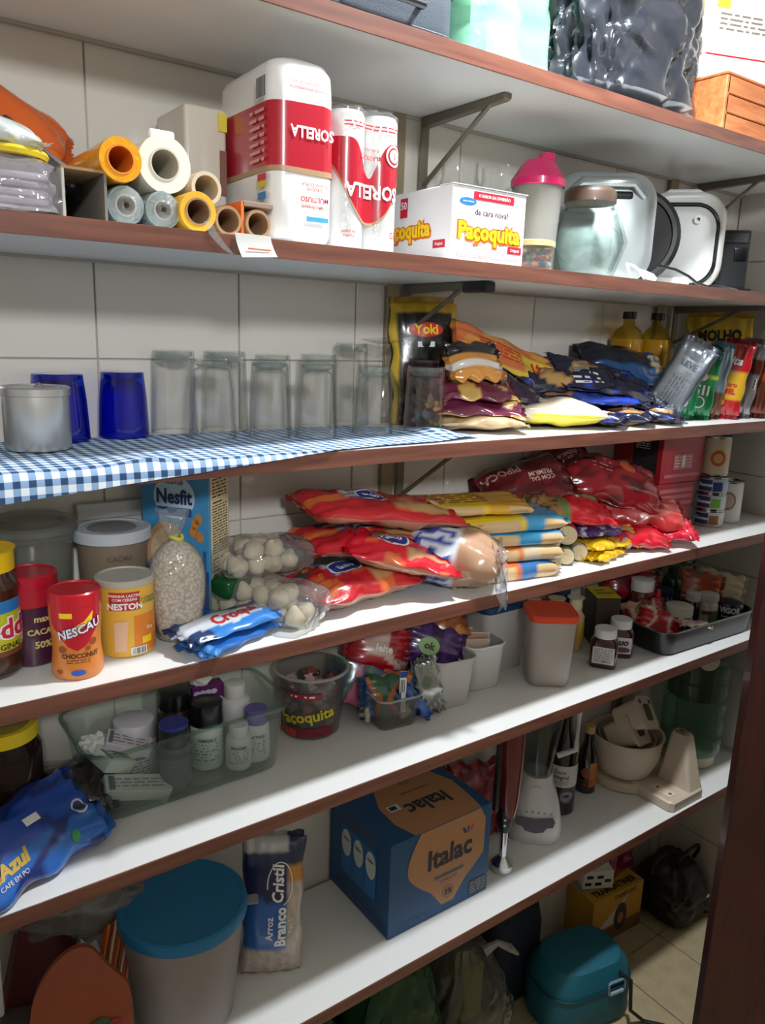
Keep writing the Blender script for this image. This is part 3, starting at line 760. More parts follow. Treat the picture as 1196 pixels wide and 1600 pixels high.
# pink shaker
t = T('shaker_cup', 'translucent shaker bottle with a bright pink lid', 'shaker', (1.100, 0.112, z2), face(1.10, 0.09))
FR = film((214, 214, 210), 0.34, 0.7, 0.35, 0.0, 45, (206, 204, 198)); PINK = mat((206, 24, 98), 0.35, coat=0.3)
G().lathe([(0, 0.0), (0.030, 0), (0.033, 0.004), (0.037, 0.03), (0.046, 0.158), (0.0445, 0.158), (0.036, 0.03), (0.031, 0.006), (0, 0.006)], 40, cap0=False, cap1=False).out('cup', FR, t)
g = G(); g.lathe([(0.0475, 0.150), (0.049, 0.152), (0.049, 0.163), (0.045, 0.168), (0.032, 0.188), (0.024, 0.196), (0, 0.198)], 40, cap0=False, cap1=False); g.out('lid', PINK, t)
g = G(); loft(g, [(0.032, 0.028, 0.008, 0.184, 0.012, 0), (0.029, 0.024, 0.008, 0.204, 0.013, 0), (0.024, 0.02, 0.006, 0.208, 0.013, 0)], 4); g.out('spout_cap', PINK, t)
G().lathe([(0.0, 0.0005), (0.0385, 0.0005), (0.041, 0.006)], 30, cap0=False).out('base_ring', FR, t)
# candy tin in front
t = T('candy_tin', 'low clear tub of coloured sweets with a cream lid, in front of the shaker', 'tub', (1.022, 0.036, z2))
cr_ = 0.0345
G().lathe([(0, 0), (cr_, 0), (cr_, 0.038), (cr_-0.0015, 0.038), (cr_-0.0015, 0.002), (0, 0.002)], 36, cap0=False, cap1=False).out('tub_body', film((235, 235, 230), 0.06, 1.0, 0.1, 0.0), t)
G().lathe([(0, 0.038), (cr_+0.0015, 0.037), (cr_+0.0015, 0.0455), (cr_-0.004, 0.047), (0, 0.0455)], 36, cap0=False, cap1=False).out('lid', mat((216, 196, 140), 0.4), t)
cn_ = ['red', 'orange', 'blue', 'cream', 'brown', 'green']
cols = [(190, 40, 40), (230, 130, 40), (60, 90, 170), (236, 226, 210), (120, 60, 50), (60, 130, 90)]
k = 0
for lay in range(3):
    for ring, rr in ((11, 0.0275), (6, 0.015)):
        for i in range(ring):
            a = 2*pi*(i+0.4*lay)/ring; 
            o = G().ball((0, 0, 0), 0.0062, 1, (1, 1, 0.75)).out('sweet', mat(cols[k % 6], 0.3, coat=0.5)); o.location = (1.022+rr*cos(a), 0.036+rr*sin(a), z2+0.008+lay*0.0105)
            tag(o, 'small %s sweet packed in the low clear tub with the cream lid' % cn_[k % 6], 'sweet', '%s sweets in the low clear tub' % cn_[k % 6]); k += 1
# hexagonal glass jar
t = T('cookie_jar', 'large clear glass jar with hexagonal faces and a brown screw lid', 'jar', (1.212, 0.084, z2), face(1.218, 0.09)+0.15)
def hexring(r, z, n=6, tw=0.0): return [(r*cos(2*pi*(i+0.5)/n+tw), r*sin(2*pi*(i+0.5)/n+tw), z) for i in range(n)]
JG = glass((250, 253, 252), (200, 210, 207), 0.9)
g = G(); g.rings([hexring(0.05, 0.0), hexring(0.058, 0.004), hexring(0.079, 0.062), hexring(0.058, 0.118), hexring(0.046, 0.124)], True, False); g.out('glass_body', JG, t, smooth=0)
g = G(); g.rings([hexring(0.046, 0.007), hexring(0.054, 0.010), hexring(0.073, 0.062), hexring(0.054, 0.115)], True, False); g.out('inner_wall', JG, t, smooth=0)
for k in range(6):
    a = 2*pi*k/6; rr = 0.079*cos(pi/6)
    g = G(); ring = [(0.026*cos(2*pi*i/6), 0.026*sin(2*pi*i/6), 0) for i in range(6)]; ring2 = [(0.033*cos(2*pi*i/6), 0.033*sin(2*pi*i/6), -0.006) for i in range(6)]
    M = Matrix.Translation((cos(a)*(rr-0.006), sin(a)*(rr-0.006), 0.062)) @ Matrix.Rotation(a, 4, 'Z') @ Matrix.Rotation(pi/2, 4, 'Y')
    g.rings([ring2, ring], False, True, M=M); g.out('hexagon_facet', JG, t, smooth=0)
G().lathe([(0.045, 0.122), (0.046, 0.140), (0.044, 0.140), (0.043, 0.122)], 36, cap0=False, cap1=False).out('neck', JG, t)
G().lathe([(0.0, 0.160), (0.040, 0.160), (0.046, 0.154), (0.048, 0.150), (0.048, 0.134), (0.046, 0.133), (0, 0.136)], 40, cap0=False, cap1=False).out('lid', mat((84, 66, 54), 0.45, coat=0.2), t)
# green sprig behind the jar
t = T('artificial_sprig', 'small green leafy sprig between the shaker and the glass jar', 'sprig', (1.190, 0.215, z2))
G().tube([(0, 0, 0), (0.002, 0.0, 0.05), (0.008, 0, 0.11)], 0.0015, 6).out('stem', mat((70, 110, 50)), t)
lf = None
for k in range(14):
    g = G(); g.rings([[(-0.001, 0, 0), (0.001, 0, 0)], [(-0.006, 0.012, 0.002), (0.006, 0.012, 0.002)], [(-0.004, 0.024, 0.0), (0.004, 0.024, 0)], [(-0.0005, 0.032, -0.003), (0.0005, 0.032, -0.003)]], False, False, closed=False) if lf is None else None
    if lf is None: lf = g.out('leaf', mat((128, 160, 84), 0.5), t); o = lf
    else: o = lf.copy(); COL.objects.link(o)
    o.location = (0.001*k*0.5, 0, 0.02+k*0.0068); o.rotation_euler = (random.uniform(-0.2, 0.6), 0, k*2.4)
# sandwich grill standing on edge
def slab(g, w, h, r, y0, y1, inset=0.012, n=8, M=None):
    """rounded slab standing upright: width along X, height along Z, thickness along Y"""
    R = []
    for y, e in ((y0, inset), (y0+(y1-y0)*0.12, inset*0.35), (y0+(y1-y0)*0.3, 0), (y0+(y1-y0)*0.8, 0), (y1, inset*0.3)):
        R.append([(x, y, z+h/2) for x, z in rrect(w-2*e, h-2*e, r, n)])
    g.rings(R, M=M)
SILV = mat((164, 170, 170), 0.32, metal=0.55, coat=0.3)
t = T('sandwich_grill', 'silver sandwich grill standing on its side behind the glass jar', 'grill', (1.340, 0.160, z2), -0.70)
g = G(); n = 8
for y0, y1 in ((-0.034, 0.0),): slab(g, 0.205, 0.212, 0.055, y0, y1, 0.02)
g.out('upper_shell', SILV, t)
g = G(); slab(g, 0.200, 0.206, 0.05, 0.0015, 0.034, 0.006); g.out('lower_shell', BLACKP, t)
g = G(); g.box(-0.055, 0.055, -0.0365, -0.015, 0.158, 0.178, 0.008, 3); g.out('handle_recess', mat((28, 28, 30), 0.5), t)
G().tube([(-0.075, -0.03, 0.168), (-0.05, -0.047, 0.190), (0.05, -0.047, 0.190), (0.075, -0.03, 0.168)], 0.010, 10).out('handle', SILV, t)
for k in (-1, 1): G().box(k*0.07-0.012, k*0.07+0.012, -0.01, 0.04, -0.0005, 0.01, 0.003, 1).out('hinge_foot', BLACKP, t)
t = T('waffle_iron', 'round black and silver appliance on edge right of the silver grill', 'appliance', (1.455, 0.17, z2), -0.95)
for (y0, y1, r, m, nn) in ((-0.03, 0.0, 0.10, BLACKP, 'black_shell'), (0.001, 0.028, 0.096, SILV, 'silver_shell')):
    M = Matrix.Translation((0, (y0+y1)/2, 0.1)) @ Matrix.Rotation(pi/2, 4, 'X')
    h = (y1-y0)/2
    G().lathe([(0, -h), (r*0.9, -h), (r, -h*0.3), (r, h*0.3), (r*0.9, h), (r*0.84, h), (r*0.82, h*0.7), (0, h*0.7)], 48, cap0=False, cap1=False, M=M).out(nn, m, t)
M = Matrix.Translation((0, -0.031, 0.1)) @ Matrix.Rotation(pi/2, 4, 'X')
G().lathe([(0.088, -0.001), (0.092, 0.002), (0.084, 0.002)], 48, cap0=False, cap1=False, M=M).out('trim_ring', mat((70, 72, 74), 0.3, metal=0.5), t)
G().box(-0.02, 0.02, -0.02, 0.02, 0.19, 0.215, 0.006, 2).out('handle', BLACKP, t)
# white sandwich maker
WH = mat((218, 220, 216), 0.3, coat=0.4)
t = T('sandwich_maker', 'white sandwich maker standing open-side out at the right of the second shelf', 'appliance', (1.602, 0.150, z2), -0.85)
g = G(); slab(g, 0.190, 0.212, 0.06, -0.005, 0.045, 0.01); g.out('shell', WH, t)
g = G(); slab(g, 0.158, 0.160, 0.045, -0.018, -0.004, 0.012, M=Matrix.Translation((-0.008, 0, 0.018))); g.out('inner_panel', mat((204, 206, 204), 0.35), t)
g = G(); g.tube([(x-0.008, -0.006, z+0.098) for x, z in rrect(0.168, 0.172, 0.05, 8)], 0.0045, 8, closed=True); g.out('black_gasket', BLACKP, t)
M = Matrix.Translation((0.03, -0.018, 0.15)) @ Matrix.Rotation(pi/2, 4, 'X')
G().lathe([(0.003, 0), (0.009, 0), (0.009, 0.010), (0.004, 0.010), (0.004, 0.002)], 20, cap0=False, cap1=False, M=M).out('peg', WHITEP, t)
G().box(-0.06, 0.02, -0.075, -0.012, 0.0, 0.026, 0.005, 2).out('base_foot', mat((206, 208, 206), 0.4), t)
G().tube([(-0.05, 0.02, 0.2), (-0.03, 0.02, 0.214), (0.03, 0.02, 0.214), (0.06, 0.02, 0.198)], 0.006, 8).out('handle', WH, t)
t_maker = t
t = T('radio_handset', 'upright black device at the right end of the second shelf', 'device', (1.728, 0.098, z2), -0.75)
G().box(-0.034, 0.034, -0.016, 0.016, 0.0, 0.138, 0.004, 2).out('case', mat((30, 31, 34), 0.45), t)
G().box(-0.045, 0.045, -0.024, 0.026, 0.0, 0.012, 0.003, 2).out('foot', BLACKP, t)
G().box(0.0, 0.028, -0.020, -0.015, 0.072, 0.10, 0.003, 2).out('clip', mat((16, 16, 18), 0.3), t)
G().box(-0.028, 0.028, -0.0185, -0.0155, 0.110, 0.132, 0.002, 1).out('grille', mat((46, 47, 50), 0.6), t)
t_hand = t
# plug and cords
t = T('power_plug', 'white two-pin plug lying at the shelf edge before the appliances', 'plug', (1.318, 0.02, z2+0.010), 0)
M = Matrix.Rotation(0.35, 4, 'Y')
g = G(); g.rings([[(x, y, z) for y, z in rrect(w_, h_, 0.003, 3)] for x, w_, h_ in ((0.02, 0.018, 0.012), (0.008, 0.02, 0.014), (-0.012, 0.012, 0.010), (-0.022, 0.006, 0.006))], M=M); g.out('plug_body', WHITEP, t)
for s_ in (-1, 1): G().tube([M @ Vector((0.018, s_*0.005, 0)), M @ Vector((0.036, s_*0.005, 0.0))], 0.0016, 8).out('pin', CHROME, t)
def attach(o, t):
    """a cord belongs to its appliance: parent it, keeping it where it lies"""
    o.parent = t; o.matrix_parent_inverse = Matrix.LocRotScale(t.location, t.rotation_euler, None).inverted()
attach(G().tube([(1.297, 0.02, z2+0.017), (1.29, 0.03, z2+0.026), (1.30, 0.055, z2+0.032), (1.345, 0.075, z2+0.01)], 0.0026, 8).out('cord', WHITEP), t)
attach(G().tube([(1.37, 0.03, z2+0.032), (1.41, 0.022, z2+0.028), (1.45, 0.018, z2+0.018), (1.48, 0.016, z2+0.006), (1.52, 0.02, z2+0.003), (1.56, 0.03, z2+0.003), (1.59, 0.06, z2+0.003)], 0.0028, 8).out('power_cord', BLACKP), t_maker)
attach(G().tube([(1.52, 0.012, z2+0.003), (1.54, 0.008, z2+0.004), (1.58, 0.012, z2+0.003), (1.63, 0.02, z2+0.003), (1.69, 0.05, z2+0.003)], 0.0026, 8).out('power_cord', BLACKP), t_hand)

# ================================================================ third shelf
z3 = SZ[3]+0.0006
def gingham():
    m, N, L, b = nm('gingham_cloth')
    uv = N.new('ShaderNodeUVMap'); uv.uv_map = 'UVMap'; sx = N.new('ShaderNodeSeparateXYZ'); L.new(uv.outputs[0], sx.inputs[0])
    hs = []
    for i in (0, 1):
        a = N.new('ShaderNodeMath'); a.operation = 'FRACT'; L.new(sx.outputs[i], a.inputs[0])
        c = N.new('ShaderNodeMath'); c.operation = 'LESS_THAN'; c.inputs[1].default_value = 0.48; L.new(a.outputs[0], c.inputs[0]); hs.append(c)
    s = N.new('ShaderNodeMath'); s.operation = 'ADD'; L.new(hs[0].outputs[0], s.inputs[0]); L.new(hs[1].outputs[0], s.inputs[1])
    h = N.new('ShaderNodeMath'); h.operation = 'MULTIPLY'; h.inputs[1].default_value = 0.5; L.new(s.outputs[0], h.inputs[0])
    cr = N.new('ShaderNodeValToRGB'); cr.color_ramp.interpolation = 'CONSTANT'
    cr.color_ramp.elements[0].color = (*lin((226, 234, 240)), 1); cr.color_ramp.elements[1].position = 0.25; cr.color_ramp.elements[1].color = (*lin((138, 168, 204)), 1)
    e = cr.color_ramp.elements.new(0.75); e.color = (*lin((44, 70, 108)), 1)
    L.new(h.outputs[0], cr.inputs[0]); L.new(cr.outputs[0], b.inputs['Base Color']); b.inputs['Roughness'].default_value = 0.95
    return m
g = G(); uvl = g.bm.loops.layers.uv.new('UVMap'); R = []; uvs = {}
NX, NY = 150, 34
for j in range(NY+1):
    row = []
    for i in range(NX+1):
        x = -0.5+1.42*i/NX; s_ = j/NY
        drop = max(0.0, 0.036*(0.60-x)/0.46) if x < 0.6 else 0.0
        drop = min(drop, 0.05)
        back = 0.245-0.10*max(0, (x-0.78)/0.14)
        front = -0.0035 if x < 0.6 else -0.0035+0.016*min(1, (x-0.6)/0.1)+0.018*max(0, (x-0.8)/0.12)
        tot = (back-front)+drop; d = s_*tot
        bump_ = 0.0009*noise.noise(Vector((x*40, d*40, 1)))+0.0014*max(0, noise.noise(Vector((x*14+5, d*16, 4))))
        crest = 0.007*math.exp(-((x-0.26-0.5*(d-0.1))/0.035)**2)*max(0, min(1, (d-0.16)*10))+0.012*math.exp(-((x-0.86)/0.03)**2)*math.exp(-((d-0.10)/0.05)**2)
        if d <= back-front:
            y, z = back-d, z3+0.0022+max(0, bump_)+crest
        else:
            q = d-(back-front); y, z = -0.0045-0.004*min(1, q/0.01)-0.003*noise.noise(Vector((x*22, 0, 2))), z3+0.0022-q
        v = Vector((x, y, z)); row.append(v); uvs[(i, j)] = ((x+0.5)/0.0172, d/0.0172)
    R.append(row)
vv = g.rings(R, False, False, closed=False)
look = {}
for j in range(NY+1):
    for i in range(NX+1): look[vv[j][i]] = uvs[(i, j)]
for f in g.bm.faces:
    for lp in f.loops: lp[uvl].uv = look[lp.vert]
o = g.out('checked_cloth', gingham(), smooth=60); tag(o, 'blue and white checked cloth spread under the glasses on the third shelf', 'cloth')
zc = z3+0.0048
# metal tins
TIN = mat((208, 205, 200), 0.34, metal=0.8, bump=0.1, bs=20)
def tin(lab, x, y, r, h):
    t = T('metal_tin', lab, 'tin', (x, y, zc))
    G().lathe([(0, 0), (r-0.003, 0), (r-0.0015, 0.003), (r-0.0015, h-0.012), (r, h-0.011), (r+0.0003, h-0.002), (r-0.002, h), (r-0.003, h-0.002), (0, h-0.003)], 44, cap0=False, cap1=False).out('tin_body', TIN, t)
    G().tube([(0.0, 0.004, h-0.001), (0.006, 0.006, h+0.003), (0.012, 0.004, h-0.001)], 0.0018, 6).out('lid_tab', CHROME, t)
tin('brushed aluminium tin turned upside down on the checked cloth', 0.237, 0.158, 0.043, 0.082)
tin('steel tin at the left edge beside the aluminium tin', 0.135, 0.155, 0.042, 0.086)
# tumblers, all upside down
BLG = glass((96, 146, 248), (40, 84, 214), 2.2)
CLB = film((232, 238, 236), 0.10, 2.0, 0.05, 0.0, 30, (206, 216, 214)); BLB = film((60, 90, 200), 0.3, 1.6, 0.05, 0.0, 30, (40, 70, 190))
def tumbler(lab, x, y, r, h, gm, grp=None, flute=0.0, base=0.014, taper=0.86, stripe=None, name='drinking_glass', inner_off=0.0028):
    t = T(name, lab, 'glass', (x, y, zc), group=grp, rz=random.uniform(0, 1))
    rt = r*taper; R = []
    prof = [(r, 0.0), (r, 0.004), (r*0.985, h*0.2), (r*0.93, h*0.62), (rt, h*0.9), (rt*0.985, h*0.985), (rt*0.93, h)]
    g = G(); g.lathe(prof, 48, cap0=False, cap1=True, flute=flute, nf=12)
    g.out('outer_wall', gm, t)
    o_ = inner_off
    g = G(); g.lathe([(r-o_*0.5, 0.0), (r*0.985-o_, h*0.2), (r*0.93-o_, h*0.62), (rt-o_, h-base-0.004), (rt*0.7, h-base), (0, h-base)], 48, cap0=False, cap1=False); g.out('inner_wall', gm, t)
    G().lathe([(0, h-base+0.001), (rt*0.66, h-base+0.001), (rt*0.90, h-base*0.55), (rt*0.88, h-0.002), (0, h-0.0015)], 40, cap0=False, cap1=False).out('thick_base', BLB if gm is BLG else CLB, t)
    g = G(); g.lathe([(r, 0), (r+0.0006, 0.0015), (r, 0.003), (r-o_*0.6, 0.0015), (r, 0)], 48, cap0=False, cap1=False); g.out('rim', gm, t)
    return t
BLG = glass((96, 146, 248), (40, 84, 214), 2.2)
tumbler('cobalt blue tumbler turned over, just behind the aluminium tin', 0.283, 0.232, 0.041, 0.094, BLG, 'blue tumblers')
tumbler('cobalt blue tumbler turned over, between the other blue one and the clear glasses', 0.377, 0.238, 0.037, 0.096, BLG, 'blue tumblers')
GL1 = glass((254, 254, 254), (212, 222, 221), 1.9)
fr_ = [(0.490, 0.168, 0.036, 0.118, 'first from the left in the front row of clear tumblers'), (0.577, 0.148, 0.033, 0.116, 'second from the left in the front row of clear tumblers'),
       (0.650, 0.128, 0.033, 0.115, 'third from the left in the front row of clear tumblers'), (0.762, 0.130, 0.034, 0.112, 'fluted clear tumbler standing left of the last one in front'),
       (0.866, 0.120, 0.036, 0.112, 'rightmost clear tumbler in front, by the folded cloth end')]
for i, (x, y, r, h, q) in enumerate(fr_):
    tumbler('overturned clear glass, '+q if i < 3 else q, x, y, r, h, GL1, 'clear glasses on the checked cloth', 0.018 if i in (0, 3) else 0.0, 0.018 if i > 2 else 0.012, 0.84 if i < 4 else 0.9)
bk_ = [(0.462, 0.250, 0.036, 0.128, 'leftmost tall clear glass, in the back row beside the blue ones'), (0.548, 0.248, 0.037, 0.128, 'clear glass in the back row, second from the blue tumblers'),
       (0.628, 0.235, 0.033, 0.124, 'clear glass in the back row, third from the blue tumblers'), (0.712, 0.225, 0.034, 0.126, 'clear glass in the back row, fourth from the blue tumblers'),
       (0.690, 0.170+0.0, 0.0, 0.0, '')]
for x, y, r, h, q in bk_[:4]: tumbler(q, x, y, r, h, GL1, 'clear glasses on the checked cloth', 0.012, 0.014, 0.9)
tumbler('tall clear glass rising above the back row, against the wall', 0.795, 0.248, 0.034, 0.146, GL1, 'clear glasses on the checked cloth', 0.0, 0.012, 0.86)
# stemmed glass, upside down
t = T('stemmed_glass', 'clear stemmed glass standing upside down with its foot in the air', 'glass', (0.842, 0.218, zc), group='clear glasses on the checked cloth')
G().lathe([(0.033, 0), (0.036, 0.03), (0.034, 0.07), (0.02, 0.098), (0.006, 0.107), (0.005, 0.135), (0.008, 0.145), (0.036, 0.152), (0.037, 0.154), (0, 0.156)], 44, cap0=False, cap1=False).out('outer_wall', GL1, t)
G().lathe([(0.031, 0), (0.034, 0.03), (0.032, 0.07), (0.018, 0.093), (0, 0.098)], 44, cap0=False, cap1=False).out('inner_wall', GL1, t)
tumbler('smoky purple tumbler turned over behind the rightmost clear ones', 0.915, 0.185, 0.034, 0.122, glass((222, 196, 202), (150, 110, 122), 1.0), None, 0.0, 0.012, 0.9)

# --- yellow and black flour bag leaning on the wall
YL, BK, PLUM, NAVY = (214, 176, 40), (26, 26, 26), (104, 34, 62), (22, 26, 54)
def pyoki(u, v, s):
    d = abs(v-0.5)
    if u > 0.90 or d > 0.43 or (v > 0.5+0.55*u and False): return YL
    if u < 0.55 and noise.noise(Vector((u*22, v*7, 1))) > 0.12: return (96, 90, 76)
    return BK
t, o = bag('flour_bag', 'black and yellow bag leaning against the wall behind the glasses', 'bag', (0.955, 0.238, z3+0.115), stand(0, 0, -0.35, 0.12, -0.03), 0.232, 0.135, 0.045,
           pyoki, vmat(0.28, coat=0.7), seed=3, wr=0.005)
mp = bmap(o); epatch(t, 0.062, 0.0, 0.014, 0.034, mat((204, 40, 30), 0.4), mp, name='red_oval'); txt(t, 'Yoki', 0.026, YINK, bmap(o, e=0.002), 0.062, 0, 0.03, ang=-pi/2)
textlines(t, 0.03, 0.04, -0.04, 0.04, 1, WINK, mp)
# --- left pile: folded snack and flour packets
def pfold(c1, c2, k=9.0, th=0.0, sd=0):
    return lambda u, v, s: c1 if noise.noise(Vector((u*k*0.5+sd, v*k*0.35+sd, 3.3+s))) > th else c2
def plabel(c, c2, u0, u1, v0=0.0, v1=1.0):
    return lambda u, v, s: c2 if (s > 0 and u0 < u < u1 and v0 < v < v1) else c
VF = vmat(0.26, coat=0.7); VM = vmat(0.3, metal=0.25, coat=0.5)
bag('plastic_packet', 'tan cloth-like packet at the bottom of the pile beside the folded cloth end', 'packet', (0.985, 0.115, z3+0.017), (0, 0, -0.5), 0.16, 0.12, 0.034, pfold((196, 170, 132), (176, 146, 108)), vmat(0.5, coat=0.1), seed=1, heap=('s3', z3), wr=0.006)
bag('flour_packet', 'plum and yellow folded packet, lower of two in the pile', 'packet', (0.985, 0.13, z3+0.050), (0.30, 0.05, -0.40), 0.175, 0.13, 0.036, pfold((196, 156, 84), PLUM, 8, -0.02, 2), VF, seed=2, heap=('s3', z3), wr=0.008, group=None)
bag('flour_packet', 'plum and yellow folded packet, upper of two in the pile', 'packet', (0.982, 0.140, z3+0.086), (0.45, 0.03, -0.25), 0.165, 0.13, 0.034, pfold((200, 162, 90), PLUM, 7, 0.08, 5), VF, seed=7, heap=('s3', z3), wr=0.008)
bag('snack_packet', 'brown and yellow crumpled packet low in the middle of the pile', 'packet', (1.105, 0.185, z3+0.045), (0.1, 0.25, -0.3), 0.16, 0.13, 0.05, pfold((158, 124, 60), (48, 34, 34), 9, 0.0, 6), VF, seed=12, heap=('s3', z3), wr=0.009)
bag('snack_packet', 'dark purple shiny packet on the plum ones', 'packet', (1.07, 0.150, z3+0.090), (0.5, 0.35, -0.25), 0.17, 0.12, 0.03, pfold((44, 26, 58), (70, 44, 40), 6, -0.15, 3), VF, seed=8, heap=('s3', z3), wr=0.007)
t, o = bag('snack_packet', 'small black, orange and white packet folded over, behind the rightmost glasses', 'packet', (0.975, 0.12, z3+0.125), (0.9, 0.0, -0.2), 0.10, 0.085, 0.04,
    lambda u, v, s: BK if v > 0.62 else ((206, 140, 60) if v > 0.4 or v < 0.2 else (222, 214, 206)), VF, seed=5, heap=('s3', z3), wr=0.006)
t, o = bag('chips_packet', 'long orange and yellow packet sloping down over the pile', 'packet', (1.120, 0.175, z3+0.118), (0.95, 0.30, -0.10), 0.27, 0.12, 0.022,
    lambda u, v, s: (36, 26, 26) if v < 0.22 else ((222, 190, 60) if (u > 0.62 and v < 0.8) or v < 0.34 else ((206, 110, 60) if noise.noise(Vector((u*6, v*4, 2))) < 0.1 else (216, 150, 60))), VF, seed=14, heap=('s3', z3), wr=0.005)
mp = bmap(o); txt(t, 'LLO', 0.03, mat((208, 30, 30)), mp, 0.085, 0.01, 0.04, ang=0.1); textlines(t, -0.08, 0.03, 0.0, 0.035, 4, mat((200, 60, 40)), mp)
# --- cream flour bag
bag('flour_bag', 'cream white bag with a yellow lower edge at the front of the third shelf', 'bag', (1.168, 0.105, z3+0.030), (0.0, 0.03, -0.42), 0.205, 0.115, 0.060,
    lambda u, v, s: (222, 206, 70) if s < 0 and 0.2 < u < 0.95 and v < 0.5 else (214, 202, 180), vmat(0.45, coat=0.3), seed=21, heap=('s3', z3), wr=0.004, lump=0.003, ls=26, flat=0.15)
# --- navy pasta bags
def ppasta(sd, win=0.5):
    def f(u, v, s):
        if abs(u-0.5) > 0.44: return NAVY
        n_ = noise.noise(Vector((u*5+sd, v*3, 1)))
        if (u-win)**2/0.03+(v-0.45)**2/0.1 < 1: return (196, 154, 96) if noise.noise(Vector((u*60, v*30, sd))) > -0.1 else (160, 118, 64)
        return (30, 60, 160) if n_ > 0.25 else (24, 28, 60)
    return f
PB_ = [('navy pasta packet lying lowest, its crimped end at the shelf front, left of three', (1.245, 0.125, z3+0.017), (0, 0, -1.0), 0.23, 0.105, 0.036, 1, 0.75),
       ('navy pasta packet lying lowest, middle of three crimped ends', (1.335, 0.125, z3+0.017), (0, 0, -0.95), 0.23, 0.105, 0.036, 2, 0.8),
       ('navy pasta packet lying lowest, right of three crimped ends', (1.430, 0.120, z3+0.017), (0, 0, -0.9), 0.22, 0.105, 0.036, 3, 0.8),
       ('bright blue pasta packet across the lowest packets', (1.285, 0.125, z3+0.049), (0, 0.02, -0.2), 0.25, 0.12, 0.032, 4, 0.2),
       ('navy pasta packet with a pasta window, on the bright blue one', (1.25, 0.165, z3+0.092), (0.65, 0.08, -0.2), 0.25, 0.13, 0.040, 5, 0.42),
       ('navy pasta packet with tan window and silver tape, front of the heap', (1.365, 0.135, z3+0.084), (0.6, 0.20, -0.25), 0.25, 0.13, 0.036, 6, 0.3),
       ('grey-blue glossy packet sliding down at the right end of the heap', (1.470, 0.105, z3+0.050), (0.6, 0.40, -0.4), 0.20, 0.12, 0.03, 7, 0.7),
       ('dark pasta packet on top of the heap near the oil bottles', (1.50, 0.195, z3+0.115), (0.65, 0.12, -0.35), 0.21, 0.12, 0.06, 8, 0.85),
       ('blue pasta packet between the heap and the wall', (1.43, 0.215, z3+0.062), (0.1, 0.05, -0.15), 0.22, 0.13, 0.07, 9, 0.5)]
for lab, loc, rot, L_, W_, T_, sd, wn in sorted(PB_, key=lambda q: q[1][2]):
    pf = ppasta(sd, wn)
    if sd == 4: pf = (lambda f: (lambda u, v, s: (34, 66, 176) if f(u, v, s) in ((24, 28, 60), (30, 60, 160)) else f(u, v, s)))(pf)
    if sd == 7: pf = lambda u, v, s: (96, 104, 122) if noise.noise(Vector((u*8, v*5, 1))) > -0.1 else (40, 46, 70)
    if sd == 8: pf = lambda u, v, s: (210, 190, 150) if u > 0.78 and abs(v-0.5) < 0.3 and noise.noise(Vector((u*16, v*9, 1))) > -0.1 else ((30, 78, 130) if v < 0.3 or u > 0.8 else (26, 30, 44))
    t, o = bag('pasta_packet', lab, 'packet', loc, rot, L_, W_, T_, pf, VF, group='pasta packets heaped on the third shelf', seed=sd, heap=('s3', z3), wr=0.0055, lump=0.003, ls=50)
    if sd in (1, 2, 3):
        mp = bmap(o); epatch(t, 0.070, 0.0, 0.016, 0.03, WINK, mp, name='white_label'); txt(t, 'Liza', 0.016, REDINK, bmap(o, e=0.002), 0.070, 0, 0.03, ang=-pi/2)
    if sd == 6: rpatch(t, -0.09, -0.05, -0.045, 0.02, mat((170, 172, 176), 0.25, metal=0.6), bmap(o), name='silver_tape')
    if sd == 5: textlines(t, 0.02, 0.09, -0.04, 0.0, 3, WINK, bmap(o))
# --- oil bottles
def bottle(name, lab, cat, x, y, z, secs, m, cap=None, capz=None, rz=0.0, grp=None, rs=0.3):
    t = T(name, lab, cat, (x, y, z), rz, grp)
    g = G(); loft(g, [(w_, w_*k_, w_*rs if w_ > 0.03 else w_*0.499, zz) for w_, k_, zz in secs], 6, cap0=True, cap1=True)
    g.out('bottle_body', m, t, smooth=50)
    if cap:
        cr_, c0, c1, cm = cap
        g = G().lathe([(0, c0), (cr_, c0), (cr_*1.02, c0+0.001), (cr_, c1-0.001), (cr_-0.001, c1), (0, c1)], 28, cap0=False, cap1=False, flute=0.015, nf=14)
        g.out('cap', cm, t)
    return t
OILP = film((232, 214, 120), 0.05, 1.4, 0.08, 0.3, 30, (200, 180, 80)); OIL = mat((190, 150, 36), 0.12, trans=0.0, coat=0.8)
so_ = [(0.066, 1, 0.0), (0.07, 1, 0.004), (0.07, 1, 0.10), (0.066, 1, 0.12), (0.07, 1, 0.14), (0.068, 1, 0.175), (0.05, 1, 0.196), (0.026, 1, 0.208), (0.026, 1, 0.222)]
for x, y, lab, rz in ((1.655, 0.222, 'cooking oil bottle with a black cap, nearer the yellow pouch', 0.4), (1.575, 0.243, 'cooking oil bottle partly hidden behind the pasta packets', 0.1)):
    t = bottle('oil_bottle', lab, 'bottle', x, y, z3, so_, OILP, (0.0155, 0.222, 0.238, BLACKP), rz=rz, grp='cooking oil bottles')
    g = G(); loft(g, [(w_-0.004, w_-0.004, (w_-0.004)*0.3, zz+0.001) for w_, k_, zz in so_[:6]], 6); g.out('oil', mat((206, 168, 50), 0.15, coat=1.0), t)
    mp = pmap((0, -0.0356, 0)); rpatch(t, -0.026, 0.026, 0.04, 0.095, mat((70, 66, 40)), mp, name='label')
